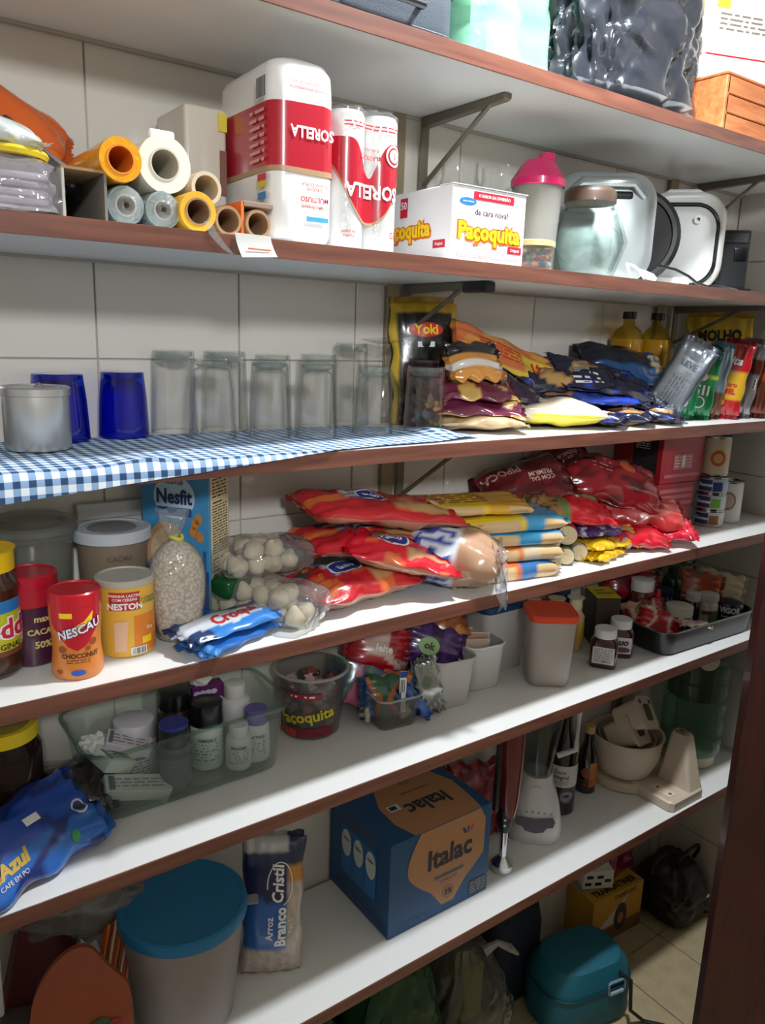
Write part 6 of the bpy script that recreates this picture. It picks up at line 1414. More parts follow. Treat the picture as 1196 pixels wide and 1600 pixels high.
def tjar(lab, x, y, r, h, c, lid, lh, lr, name='jar', cat='jar', label=None, grp='jars in the black tin'):
    t = T(name, lab, cat, (x, y, zt), face(x, y), grp)
    G().lathe([(0, 0), (r*0.95, 0), (r, 0.003), (r, h*0.84), (r*0.9, h*0.92), (lr*0.92, h*0.96), (lr*0.92, h), (0, h)], 32, cap0=False, cap1=False).out('jar_body', mat(c, 0.2, coat=0.6), t)
    G().lathe([(0, h-0.002), (lr, h-0.002), (lr*1.01, h), (lr, h+lh-0.001), (lr-0.002, h+lh), (0, h+lh)], 40, cap0=False, cap1=False, flute=0.01, nf=20).out('lid', lid, t)
    if label: wrap(t, r, h*0.2, h*0.7, mat(label, 0.4), -80, 80)
    return t
tjar('chocolate jar with a wide white lid at the front of the black tin', 1.700, 0.100, 0.036, 0.066, (44, 20, 18), WL, 0.022, 0.033)
tjar('tall jar with a white lid at the back left of the black tin', 1.660, 0.185, 0.030, 0.112, (96, 40, 30), WL, 0.026, 0.028, label=(150, 40, 40))
tjar('small dark bottle with a white cap in the middle of the black tin', 1.790, 0.120, 0.020, 0.080, (40, 24, 22), WL, 0.020, 0.018, 'spice_bottle', 'bottle')
t = tjar('slim bottle with a white cap and red top, by the tall jar', 1.668, 0.142, 0.012, 0.080, (150, 30, 34), WL, 0.018, 0.012, 'spice_bottle', 'bottle'); G().lathe([(0.006, 0.098), (0.006, 0.112), (0.002, 0.122), (0, 0.122)], 16, cap1=False).out('red_nozzle', mat((196, 20, 40), 0.4), t)
tjar('green bottle at the back of the black tin', 1.84, 0.215, 0.026, 0.115, (20, 60, 36), mat((40, 60, 44), 0.4), 0.02, 0.016, 'sauce_bottle', 'bottle')
tjar('dark blue jar behind the white-lidded bottles', 1.765, 0.195, 0.03, 0.078, (24, 34, 70), mat((40, 50, 90), 0.4), 0.015, 0.028)
t = tjar('green and white labelled jar right of the small dark bottle', 1.828, 0.100, 0.026, 0.080, (206, 206, 190), mat((214, 212, 200), 0.5), 0.016, 0.025, label=(90, 120, 70)); rpatch(t, -0.012, 0.012, 0.045, 0.055, mat((150, 50, 40)), cmap(0.026, -90, 0, e=0.0012), name='red_tag')
for i, (lab, loc, rot, dm, cs) in enumerate((
    ('red and white packet folded at the front left of the black tin', (1.635, 0.105, zt+0.048), (0.9, 0.35, -0.8), (0.10, 0.075, 0.03), [(186, 24, 34), (206, 190, 170), (186, 24, 34), (150, 20, 30)]),
    ('red packet wedged behind the folded one', (1.625, 0.145, zt+0.062), (1.1, -0.2, -0.7), (0.09, 0.075, 0.03), [(150, 50, 44), (190, 150, 120), (120, 60, 46)]),
    ('pale sachet lying over the front of the tin', (1.700, 0.055, zt+0.052), (0.3, 0.15, -0.3), (0.085, 0.03, 0.012), [(206, 196, 170), (190, 160, 150)]),
    ('red tomato packet at the back of the black tin', (1.700, 0.222, zt+0.105), (1.2, 0.1, -0.5), (0.09, 0.09, 0.035), [(170, 24, 40), (196, 40, 50), (120, 16, 30)]),
    ('red berry packet at the back, left of the tomato one', (1.640, 0.235, zt+0.110), (1.2, 0.0, -0.5), (0.08, 0.07, 0.03), [(150, 18, 38), (100, 20, 34)]),
    ('orange spice packet standing at the back right of the black tin', (1.880, 0.165, zt+0.085), (1.25, 0.12, -0.95), (0.11, 0.09, 0.02), [(206, 90, 40), (196, 80, 30), (150, 100, 110), (206, 90, 40)]),
    ('cream and orange packet at the right end of the black tin', (1.925, 0.130, zt+0.082), (1.25, 0.15, -1.0), (0.115, 0.10, 0.02), [(216, 206, 170), (220, 210, 180), (214, 110, 50)]),
    ('clear and green packet at the back behind the orange one', (1.870, 0.235, zt+0.105), (1.2, 0, -0.6), (0.11, 0.08, 0.03), [(120, 130, 110), (60, 90, 60), (150, 146, 130)]))):
    t, o = bag('spice_packet', lab, 'packet', loc, rot, *dm, mixp(cs, 2.4, i*3), VF, group='packets in the black tin', seed=170+i, wr=0.004)
M_ = T('coffee_tin', 'dark blue round-topped packet with white lettering at the right end of the black tin', 'tin', (1.895, 0.078, zt), face(1.9, 0.08)+0.1)
G().lathe([(0, 0), (0.033, 0), (0.034, 0.002), (0.034, 0.060), (0.031, 0.068), (0.018, 0.075), (0, 0.077)], 40, cap0=False, cap1=False).out('tin_body', mat((22, 28, 56), 0.3, coat=0.5), M_)
txt(M_, 'VIGOR', 0.020, WINK, cmap(0.034, -90, 0, e=0.0008), 0, 0.052, 0.06, fine=True, sx=0.85); txt(M_, 'Gastronomic', 0.008, WINK, cmap(0.034, -90, 0, e=0.0008), 0, 0.036, 0.01, fine=True, shear=0.2)

# ================================================================ lowest shelf
z6 = SZ[6]+0.0006
# big tub with blue lid
t = T('large_tub', 'large frosted plastic tub with a blue lid at the front left of the lowest shelf', 'tub', (0.412, 0.142, z6), -0.4)
FT = film((196, 190, 192), 0.42, 0.6, 0.35, 0.2, 20, (214, 204, 202))
G().lathe([(0, 0), (0.078, 0), (0.082, 0.004), (0.101, 0.200), (0.098, 0.200), (0.080, 0.006), (0, 0.005)], 56, cap0=False, cap1=False).out('tub_body', FT, t)
G().lathe([(0, 0.2115), (0.092, 0.2115), (0.097, 0.213), (0.1005, 0.216), (0.105, 0.214), (0.1065, 0.208), (0.1065, 0.196), (0.104, 0.195), (0.103, 0.2055), (0, 0.206)], 64, cap0=False, cap1=False).out('lid', mat((22, 116, 168), 0.4, coat=0.15), t)
G().box(0.09, 0.125, -0.012, 0.012, 0.196, 0.200, 0.002, 1).out('lid_tab', FT, t)
for k, (c, x, y) in enumerate((((150, 70, 100), -0.02, -0.02), ((110, 70, 96), 0.03, 0.0), ((150, 120, 110), 0.0, 0.03))):
    tt = tag(G().ball((0, 0, 0), 0.042, 3, (0.9, 0.8, 1.7), 0.25).out('food_bag', mat(c, 0.5)), ('pinkish bag seen through the wall of the large tub, at the front', 'purplish bag seen through the wall of the large tub, at the right', 'beige bag at the back inside the large tub')[k], 'bag')
    tt.location = (0.412+x, 0.142+y, z6+0.088)
# rice bag standing
def price(u, v, s):
    if u < 0.22: return (190, 178, 168) if noise.noise(Vector((u*80, v*50, 1))) > -0.2 else (170, 156, 146)
    if v < 0.30: return ((196, 184, 172) if noise.noise(Vector((u*60, v*20, 1))) > 0 else (176, 164, 152)) if u < 0.72 else ((200, 140, 60) if u < 0.82 else (30, 40, 80))
    if u > 0.90: return (186, 186, 186)
    return (24, 96, 176) if u < 0.55+0.12*(v-0.3) else (22, 34, 84)
t, o = bag('rice_bag', 'standing clear and blue bag of white rice beside the blue-lidded tub', 'bag', (0.580, 0.140, z6+0.1315), stand(0, 0, -0.45, 0.12, 0.03), 0.262, 0.112, 0.060, price, vmat(0.3, coat=0.6), seed=191, wr=0.003, taper=0.0, px=2.0, py=3.0, flat=0.0)
mp = bmap(o); txt(t, 'Arroz', 0.018, WINK, mp, -0.030, 0.006, 0.02, ang=0); txt(t, 'Branco', 0.026, WINK, mp, -0.028, -0.014, 0.04, ang=0); txt(t, 'Tipo 1', 0.010, WINK, mp, -0.028, -0.031, 0.0, ang=0)
txt(t, 'Cristil', 0.028, WINK, mp, 0.052, -0.008, 0.03, ang=0, shear=0.2)
g = G(); g.tube([bmap(o, e=0.0016)(0.052+0.040*cos(a), -0.010+0.022*sin(a)) for a in [radians(200)+radians(260)*i/20 for i in range(21)]], 0.0011, 6); g.out('white_arc', WINK, t)
# milk carton box
t = T('milk_box', 'blue carton box with brown shield print, standing on the lowest shelf', 'box', (0.792, 0.068, z6), 0.0)
IB = mat((24, 76, 124), 0.5); IK = mat((176, 128, 88), 0.6); INB = mat((34, 40, 56), 0.5)
w_, d_, h_ = 0.262, 0.214, 0.207
G().box(0, w_, 0, d_, 0, h_, 0.0015, 1).out('carton_body', IB, t, 0)
def arc(cx, cy, pts): return pts
sh = []
n = 14
for i in range(n+1):   # left side of the shield, top to bottom
    a = i/n; sh.append((0.072-0.030*sin(pi*min(1, a*1.25))*(1 if a < 0.8 else 1)+0.068*max(0, a-0.45)**1.3*2.0, h_*(1-0.90*a)))
shr = [(2*0.150-x, y) for x, y in sh][::-1]
front = [(max(0.03, x), y) for x, y in sh]+[(min(0.262-0.018, x), y) for x, y in shr]
mp = pmap((0, -0.0008, 0)); mq = pmap((0, -0.0014, 0)); polyp(t, front, IK, mp, 'shield_print')
txt(t, 'Italac', 0.062, INB, mq, 0.150, 0.134, 0.03, sx=0.92, ang=0.0); txt(t, 'Semidesnatado', 0.013, mat((36, 90, 120)), mq, 0.150, 0.090, 0.03); txt(t, 'LEITE UHT', 0.010, mat((36, 90, 120)), mq, 0.150, 0.077, 0.0)
epatch(t, 0.150, 0.046, 0.016, 0.016, mat((150, 108, 72)), mq, name='round_emblem'); txt(t, '3%', 0.018, INB, pmap((0, -0.0019, 0)), 0.150, 0.046, 0.02)
for dx, c, an in ((0.0, (30, 90, 150), 0), (0.010, (206, 70, 40), -0.5), (-0.010, (60, 50, 60), 0.5)): epatch(t, 0.196+dx, 0.172, 0.003, 0.009, mat(c), mq, 12, 2, name='petal_print', ang=an)
rpatch(t, 0.208, 0.256, 0.008, 0.042, mat((44, 66, 96)), mp, name='data_panel'); textlines(t, 0.211, 0.253, 0.011, 0.040, 5, mat((150, 140, 130)), mq); textlines(t, 0.03, 0.09, 0.012, 0.022, 2, mat((60, 110, 150)), mp)
mp = pmap((0, 0, h_+0.0004), (1, 0, 0), (0, 1, 0)); mq = pmap((0, 0, h_+0.001), (1, 0, 0), (0, 1, 0))
topf = [(0.060, 0.001), (0.046, 0.05), (0.050, 0.11), (0.075, 0.165), (0.130, 0.205), (0.170, 0.205), (0.225, 0.165), (0.245, 0.11), (0.240, 0.05), (0.232, 0.001)]
polyp(t, topf, IK, mp, 'shield_print')
txt(t, 'Italac', 0.056, INB, mq, 0.150, 0.075, 0.03, sx=0.92, ang=pi); txt(t, 'Semidesnatado', 0.012, INB, mq, 0.150, 0.125, 0.0, ang=pi); epatch(t, 0.150, 0.165, 0.016, 0.016, mat((150, 108, 72)), mq, name='round_emblem')
rpatch(t, 0.062, 0.090, 0.085, 0.105, mat((206, 214, 220)), mq, name='white_label'); rpatch(t, 0.066, 0.082, 0.089, 0.101, mat((24, 30, 44)), pmap((0, 0, h_+0.0015), (1, 0, 0), (0, 1, 0)), name='dark_square')
mp = pmap((-0.0006, 0, 0), (0, -1, 0)); mq = pmap((-0.0012, 0, 0), (0, -1, 0)); mr = pmap((-0.0017, 0, 0), (0, -1, 0))
rpatch(t, -0.168, -0.050, 0.055, 0.165, mat((40, 100, 160)), mp, name='carton_picture')
for k in range(3):
    cx = -0.148+0.043*k; rpatch(t, cx-0.018, cx+0.018, 0.062, 0.160, mat((40, 110, 176)), mq, name='milk_carton_print'); epatch(t, cx, 0.128, 0.017, 0.030, mat((206, 208, 206)), mr, name='white_shield_print'); txt(t, 'Italac', 0.010, INB, pmap((-0.0022, 0, 0), (0, -1, 0)), cx, 0.138, 0.02)
textlines(t, -0.16, -0.05, 0.175, 0.195, 3, mat((110, 80, 70)), mp); textlines(t, -0.19, -0.02, 0.015, 0.035, 2, mat((70, 60, 80)), mp)
# red bag behind
bag('plastic_packet', 'dark red shiny bag behind the blue milk box', 'bag', (1.150, 0.225, z6+0.095), (1.3, 0.1, -0.2), 0.14, 0.18, 0.06, lambda u, v, s: (116, 18, 32) if noise.noise(Vector((u*5, v*5, 1))) > -0.1 else (170, 60, 60), VF, seed=201, wr=0.008)
# hand blender standing upright
t = T('hand_blender', 'dark red and black hand blender standing on its chrome foot', 'blender', (1.128, 0.098, z6), face(1.13, 0.1))
G().lathe([(0.0, 0.006), (0.021, 0.0), (0.0255, 0.004), (0.0245, 0.016), (0.014, 0.028), (0.0085, 0.034), (0.0085, 0.098), (0, 0.098)], 40, cap0=False, cap1=False).out('chrome_foot', CHROME, t)
G().lathe([(0, 0.096), (0.012, 0.096), (0.016, 0.112), (0.019, 0.150), (0.021, 0.20), (0, 0.20)], 32, cap0=False, cap1=False).out('black_collar', BLACKP, t)
g = G(); loft(g, [(0.034, 0.034, 0.016, 0.135), (0.044, 0.046, 0.020, 0.17), (0.050, 0.056, 0.022, 0.25), (0.052, 0.060, 0.022, 0.33), (0.046, 0.05, 0.02, 0.36), (0.03, 0.03, 0.014, 0.37)], 6, M=Matrix.Translation((0.004, 0, 0))); g.out('red_handle', mat((98, 10, 26), 0.2, coat=0.8), t)
G().box(-0.030, -0.014, -0.022, 0.022, 0.15, 0.34, 0.006, 2).out('black_grip', BLACKP, t)
for k in range(2): G().lathe([(0, 0), (0.003, 0), (0.003, 0.002), (0, 0.0025)], 12, cap0=False, cap1=False, M=Matrix.Translation((0, -0.0155, 0.118+k*0.014)) @ Matrix.Rotation(pi/2, 4, 'X')).out('button', WHITEP, t)
# jug blender
t = T('jug_blender', 'white jug blender with a grey control panel, right of the hand blender', 'blender', (1.290, 0.160, z6), face(1.29, 0.16)+0.1)
g = G(); loft(g, [(0.128, 0.118, 0.045, 0.0), (0.134, 0.124, 0.048, 0.006), (0.132, 0.122, 0.048, 0.03), (0.118, 0.106, 0.045, 0.075), (0.098, 0.088, 0.04, 0.110), (0.078, 0.076, 0.036, 0.130), (0.076, 0.074, 0.036, 0.150), (0.07, 0.07, 0.034, 0.155)], 8); g.out('motor_base', mat((206, 206, 208), 0.35, coat=0.3), t)
def fy(z): return -(0.0625-0.0000*z-0.19*max(0, z-0.03)*1.0+0.0) if z > 0.03 else -0.0622
mp = lambda x, y: Vector((x, -(0.0618-0.178*max(0, y-0.03))-0.0022+x*x*1.2, y))
pts = [(-0.040, 0.062), (-0.046, 0.052), (-0.044, 0.042), (-0.030, 0.040), (-0.022, 0.030), (0.0, 0.026), (0.020, 0.030), (0.028, 0.040), (0.042, 0.042), (0.046, 0.055), (0.040, 0.066), (0.0, 0.060)]
polyp(t, [(x, y+0.006) for x, y in pts], mat((84, 82, 96), 0.4), mp, 'control_panel', 0.012)
for k in range(6): epatch(t, -0.035+0.014*k, 0.080-0.0, 0.0035, 0.0025, mat((150, 150, 156)), mp, 10, 1, name='button')
txt(t, 'arno', 0.010, mat((150, 150, 156)), lambda x, y: Vector((x, -0.0395, y)), 0, 0.138, 0.0)
g = G(); loft(g, [(0.05, 0.02, 0.008, 0.004, -0.05, -0.035), (0.04, 0.02, 0.008, 0.05, -0.05, -0.030), (0.02, 0.02, 0.008, 0.085, -0.045, -0.02)], 4); g.out('grey_side', mat((60, 62, 78), 0.4), t)
G().lathe([(0.030, 0.154), (0.034, 0.158), (0.052, 0.30), (0.054, 0.345), (0.052, 0.345), (0.050, 0.30), (0.032, 0.160)], 44, cap0=True, cap1=False, flute=0.012, nf=8).out('jug', glass((222, 226, 226), (160, 166, 168), 1.2), t)
G().tube([(0.050, 0, 0.325), (0.085, 0, 0.315), (0.085, 0, 0.22), (0.044, 0, 0.20)], 0.007, 8).out('jug_handle', mat((200, 200, 202), 0.4), t)
G().lathe([(0, 0.345), (0.056, 0.345), (0.056, 0.356), (0.03, 0.36), (0.028, 0.372), (0, 0.374)], 36, cap0=False, cap1=False).out('jug_lid', mat((60, 60, 66), 0.4), t)
# bottles
t = T('wine_bottle', 'tall near-black bottle with a white label beside the jug blender', 'bottle', (1.412, 0.185, z6), face(1.41, 0.19))
G().lathe([(0, 0), (0.034, 0), (0.037, 0.003), (0.037, 0.055), (0.035, 0.062), (0.037, 0.07), (0.037, 0.165), (0.030, 0.195), (0.017, 0.225), (0.0145, 0.25), (0.0145, 0.285), (0, 0.285)], 44, cap0=False, cap1=False).out('bottle_body', mat((14, 12, 16), 0.12, coat=0.8), t)
G().lathe([(0, 0.283), (0.0165, 0.283), (0.0165, 0.305), (0, 0.306)], 28, cap0=False, cap1=False).out('cap', BLACKP, t)
wrap(t, 0.037, 0.078, 0.135, mat((196, 192, 184), 0.5), -140, 60); cm = cmap(0.037, -95, 0, e=0.0012); txt(t, 'Suco\nIntegral', 0.015, mat((70, 66, 70)), cm, 0, 0.112, 0.02, fine=True); textlines(t, -0.025, 0.02, 0.083, 0.096, 3, mat((120, 116, 116)), cm)
t = T('sauce_bottle', 'small dark bottle with an orange label and cream cap, next to the mixing bowl', 'bottle', (1.535, 0.205, z6), face(1.53, 0.2))
G().lathe([(0, 0), (0.025, 0), (0.027, 0.002), (0.027, 0.095), (0.022, 0.118), (0.0135, 0.135), (0.012, 0.165), (0, 0.165)], 36, cap0=False, cap1=False).out('bottle_body', mat((20, 18, 16), 0.12, coat=0.8), t)
G().lathe([(0, 0.163), (0.0135, 0.163), (0.0135, 0.183), (0, 0.184)], 24, cap0=False, cap1=False).out('cap', mat((190, 160, 104), 0.5), t)
wrap(t, 0.027, 0.02, 0.088, mat((190, 110, 44), 0.5), -70, 70); cm = cmap(0.027, -90, 0, e=0.0012); epatch(t, 0.0, 0.06, 0.012, 0.014, mat((150, 76, 34)), cm, name='brown_emblem'); textlines(t, -0.018, 0.018, 0.024, 0.040, 3, mat((120, 60, 30)), cm)
# mixing bowl with cups
BG = mat((206, 190, 170), 0.45, coat=0.15); BGD = mat((186, 168, 146), 0.5)
t = T('mixing_bowl', 'beige plastic mixing bowl on the stand mixer base', 'bowl', (1.668, 0.186, z6+0.0258), 0.0)
G().lathe([(0, 0), (0.060, 0), (0.070, 0.006), (0.088, 0.05), (0.094, 0.105), (0.097, 0.108), (0.096, 0.111), (0.090, 0.109), (0.084, 0.05), (0.066, 0.009), (0, 0.005)], 56, cap0=False, cap1=False).out('bowl_body', BG, t)
t = T('mixing_bowl', 'smaller beige bowl nested inside the mixing bowl', 'bowl', (1.668, 0.186, z6+0.074), 0.0, rot=(0.05, -0.04, 0))
G().lathe([(0, -0.035), (0.045, -0.035), (0.055, -0.03), (0.072, 0.04), (0.075, 0.052), (0.072, 0.052), (0.052, -0.027), (0, -0.031)], 48, cap0=False, cap1=False).out('bowl_body', BGD, t)
for i, (lab, loc, rot) in enumerate((('beige measuring scoop with square opening, on top of the nested bowl', (1.655, 0.165, z6+0.190), (0.95, 0.35, 0.2)), ('beige scoop beneath the top one in the nested bowl', (1.645, 0.178, z6+0.142), (0.95, 0.25, 0.25)))):
    t = T('juicer_part', lab, 'kitchen part', loc, group='beige juicer parts', rot=rot)
    g = G(); loft(g, [(0.062, 0.062, 0.012, -0.04), (0.080, 0.080, 0.014, 0.035), (0.096, 0.088, 0.014, 0.037), (0.096, 0.088, 0.014, 0.041)], 5, cap1=False); g.out('cup_body', BG, t)
    g = G(); loft(g, [(0.095, 0.087, 0.013, 0.0412), (0.095, 0.087, 0.013, 0.0422)], 5); g.out('top_plate', BG, t); 
    g = G(); loft(g, [(0.044, 0.044, 0.010, 0.0424), (0.044, 0.044, 0.010, 0.0428)], 5); g.out('opening', mat((84, 66, 50), 0.7), t)
    for x_, y_ in ((0.032, 0.028), (-0.032, 0.028)): G().box(x_-0.006, x_+0.006, y_-0.005, y_+0.005, 0.0424, 0.0430).out('slot', mat((70, 52, 40), 0.7), t)
# stand
t = T('mixer_stand', 'beige stand mixer base with a tapered upright at the shelf front', 'mixer', (1.690, 0.150, z6), 0.0)
g = G(); g.lathe([(0, 0), (0.083, 0), (0.088, 0.004), (0.088, 0.018), (0.080, 0.025), (0, 0.025)], 56, -0.020, 0.036, cap0=False, cap1=False); g.out('turntable', BG, t)
g = G(); g.rings([[(x, y, z_) for x, y in ((-0.062+e, 0.02), (-0.060+e, -0.132+e), (-0.050+e, -0.142+e), (0.070-e, -0.142+e), (0.080-e, -0.132+e), (0.080-e, 0.02))] for z_, e in ((0, 0.002), (0.004, 0), (0.024, 0.0), (0.028, 0.004))]); g.out('foot_plate', BG, t)
g = G(); loft(g, [(0.060, 0.100, 0.008, 0.026, 0.048, -0.088), (0.054, 0.080, 0.010, 0.07, 0.050, -0.084), (0.044, 0.060, 0.012, 0.13, 0.052, -0.080), (0.040, 0.050, 0.012, 0.155, 0.053, -0.078), (0.034, 0.042, 0.010, 0.162, 0.053, -0.077)], 5); g.out('upright', BG, t)
G().box(0.040, 0.066, -0.092, -0.062, 0.1615, 0.166, 0.002, 1).out('hinge_socket', mat((150, 130, 108), 0.5), t)
G().box(0.046, 0.052, -0.082, -0.072, 0.166, 0.170, 0.001, 1).out('catch', mat((110, 60, 44), 0.5), t)
G().box(-0.044, -0.012, -0.122, -0.060, 0.028, 0.030, 0.001, 1).out('pale_inset', mat((222, 208, 186), 0.4), t)
for y_ in (-0.112, -0.075): G().lathe([(0, 0.030), (0.004, 0.030), (0.004, 0.0306), (0, 0.0308)], 12, -0.028, y_, cap0=False, cap1=False).out('screw_hole', mat((110, 60, 40), 0.6), t)
# water jug
t = T('water_bottle', 'large green-tinted water container upside down in the right corner', 'bottle', (1.915, 0.150, z6), 0)
WG = film((238, 248, 243), 0.12, 1.1, 0.06, 0.0, 30, (130, 168, 148))
pr = [(0.070, 0.035), (0.080, 0.038)]
for k in range(5):
    z_ = 0.05+k*0.053; pr += [(0.084, z_), (0.084, z_+0.040), (0.077, z_+0.044), (0.077, z_+0.049)]
pr += [(0.082, 0.320), (0.074, 0.330)]
G().lathe(pr, 56, cap0=True, cap1=True).out('bottle_body', WG, t)
G().lathe([(0, 0), (0.066, 0), (0.070, 0.004), (0.070, 0.032), (0.064, 0.038), (0, 0.038)], 44, cap0=False, cap1=False).out('cap', mat((206, 200, 170), 0.4), t)
G().lathe([(0, 0.041), (0.078, 0.041), (0.081, 0.05), (0.081, 0.17), (0, 0.172)], 44, cap0=False, cap1=False).out('water', film((228, 244, 236), 0.05, 0.3, 0.1, 0.0, 30, (160, 190, 172)), t)
G().lathe([(0, 0.200), (0.0745, 0.200), (0.0745, 0.318), (0, 0.320)], 44, cap0=False, cap1=False).out('dark_upper_liner', film((186, 192, 190), 0.40, 0.6, 0.2, 0.0, 30, (84, 90, 88)), t)
t = T('plastic_bottle', 'grey plastic bottle with a cream cap lying on top of the water container', 'bottle', (1.815, 0.085, z6+0.331+0.0305), rot=(pi/2-0.0, 0, -0.75))
G().lathe([(0, -0.09), (0.029, -0.09), (0.030, -0.085), (0.030, 0.02), (0.024, 0.032), (0, 0.033)], 36, cap0=False, cap1=False).out('bottle_body', film((200, 204, 204), 0.4, 0.8, 0.2, 0.0, 30, (180, 184, 182)), t)
G().lathe([(0, 0.03), (0.025, 0.03), (0.026, 0.032), (0.026, 0.052), (0.024, 0.055), (0, 0.055)], 36, cap0=False, cap1=False).out('cap', mat((214, 206, 182), 0.45), t)
# things behind: cup stack by the wall
t = can('plastic_cup', 'off-white plastic cup behind the beige juicer parts', 'cup', 1.775, 0.245, z6, 0.036, 0.27, mat((176, 172, 158), 0.5), grp=None)

# left end of the lowest shelf
TC = mat((150, 74, 44), 0.6, var=0.05, bs=20)
t = T('terracotta_tray', 'terracotta coloured rounded board with a leaf motif, leaning at the bottom left', 'tray', (0.220, 0.048, z6+0.0005), 0, rot=(-0.22, 0, -0.25))
g = G(); R = []
for y_, e in ((-0.009, 0.006), (-0.006, 0.0), (0.006, 0.0), (0.009, 0.006)):
    ring = []
    for i in range(48):
        a = 2*pi*i/48; c, s_ = cos(a), sin(a); w2 = 0.072-e; hh = 0.125-e
        x = w2*c*(1-0.22*max(0, s_)**2+0.0); z_ = 0.125+hh*(abs(s_)**0.75)*(1 if s_ > 0 else -1)
        if c > 0.2 and 0.35 < s_ < 0.98: x += 0.012*sin((s_-0.35)/0.63*pi)*-1
        ring.append((x, y_, z_))
    R.append(ring)
g.rings(R); g.out('board', TC, t)
G().ball((0.025, -0.012, 0.13), 0.012, 2, (1.5, 0.3, 0.8), 0.2).out('leaf_relief', mat((50, 84, 44), 0.5), t); G().ball((0.045, -0.012, 0.128), 0.008, 2, (1.2, 0.4, 0.9), 0.3).out('flower_relief', mat((150, 40, 40), 0.5), t); G().ball((0.042, -0.013, 0.118), 0.005, 2, (1.2, 0.4, 0.9), 0.3).out('flower_relief', mat((206, 190, 140), 0.5), t)
t = T('straw_packet', 'white packet of red and orange printed stick sachets behind the terracotta board', 'packet', (0.285, 0.150, z6+0.08), rot=(-0.15, 0.22, -0.2))
for k in range(10):
    g = G(); x_ = (k-4.5)*0.0052; g.box(x_-0.0024, x_+0.0024, -0.003+0.002*(k % 3), 0.003+0.002*(k % 3), -0.01+0.003*(k % 2), 0.135-0.004*abs(k-4), 0.001, 1)
    g.out('stick', mat([(176, 56, 34), (206, 130, 60), (150, 40, 30), (214, 190, 150)][k % 4], 0.35, coat=0.4), t)
g = G(); g.rings([[(-0.032, -0.004, 0.0), (-0.006, -0.006, -0.012), (0.0, -0.006, 0.05)], [(-0.046, 0.0, 0.055), (-0.028, -0.006, 0.052), (-0.012, -0.006, 0.06)], [(-0.058, 0.01, 0.10), (-0.045, 0.004, 0.09), (-0.035, 0.002, 0.10)]], False, False, closed=False); g.out('torn_wrapper', mat((190, 194, 200), 0.3, metal=0.3), t)
for i, (lab, loc, rot, dm, tint) in enumerate((('cloudy clear plastic bag lying at the far left of the lowest shelf', (0.120, 0.150, z6+0.055), (0.3, 0.2, 0.5), (0.24, 0.14, 0.09), 0.35), ('clear plastic bag hanging between the shelves behind the stick sachets', (0.265, 0.215, z6+0.22), (1.3, 0.3, -0.2), (0.20, 0.10, 0.05), 0.4))):
    t, o = bag('clear_plastic_bag', lab, 'bag', loc, rot, *dm, None, film((214, 214, 214), tint, 1.6, 0.15, 1.0, 40, (150, 146, 144)), seals=(0, 0), seed=210+i, wr=0.010)
t = T('book_stack', 'dark red and white covered book leaning at the left of the lowest shelf', 'book', (0.170, 0.225, z6), rot=(0, 0.25, 0.1))
G().box(-0.05, 0.05, -0.012, 0.012, 0, 0.28, 0.002, 1).out('cover', mat((86, 22, 24), 0.5), t); G().box(-0.048, 0.051, -0.009, 0.009, 0.002, 0.278).out('pages', PAPER, t, 0)
tag(G().box(0.075, 0.135, 0.14, 0.20, z6+0.14, z6+0.29, 0.006, 2).out('paper_pack', mat((196, 196, 190), 0.6)), 'whitish paper pack at the left edge under the fifth shelf', 'pack')

# ================================================================ on the floor
t = T('coffee_maker_box', 'yellow carton with black lettering on the floor under the lowest shelf', 'box', (1.605, 0.185, 0.0), radians(-4))
YC = mat((196, 146, 44), 0.6)
G().box(0, 0.205, 0, 0.10, 0, 0.150, 0.001, 1).out('carton_body', YC, t, 0)
mp = pmap((0, -0.0006, 0)); mq = pmap((0, -0.0012, 0)); rpatch(t, 0.0, 0.205, 0.0, 0.045, mat((120, 80, 50)), mp, name='brown_base')
polyp(t, [(0.02, 0.05), (0.14, 0.13), (0.10, 0.05)], mat((196, 190, 180)), mp, 'pale_wedge'); epatch(t, 0.115, 0.065, 0.026, 0.045, mat((50, 46, 46)), mq, name='machine_print'); epatch(t, 0.115, 0.06, 0.012, 0.018, mat((170, 120, 90)), pmap((0, -0.0018, 0)), name='cup_print')
txt(t, 'FAMILIAR', 0.022, mat((96, 60, 30)), mp, 0.13, 0.135, 0.02)
mp = pmap((0, 0, 0.1506), (1, 0, 0), (0, 1, 0)); txt(t, 'TRAMONTINER', 0.030, INK, mp, 0.105, 0.022, 0.04, sx=0.8); rpatch(t, 0.0, 0.11, 0.045, 0.095, mat((150, 140, 130)), mp, name='grey_photo')
t = T('mini_carton', 'small white carton with black printed panels on top of the yellow carton', 'box', (1.675, 0.245, 0.1515), -0.5)
G().box(-0.045, 0.045, -0.028, 0.028, 0, 0.055, 0.001, 1).out('carton_body', PAPER, t, 0); mp = pmap((0, -0.0286, 0))
for x_, y_ in ((-0.03, 0.01), (0.0, 0.01), (-0.025, 0.032), (0.005, 0.032), (0.028, 0.02)): rpatch(t, x_-0.009, x_+0.010, y_, y_+0.010, INK, mp, name='black_panel')
bag('gift_bag', 'magenta crumpled bag behind the small white carton', 'bag', (1.775, 0.250, 0.185), (1.2, 0, 0), 0.13, 0.11, 0.035, lambda u, v, s: (136, 16, 60), VF, seed=220, wr=0.01)
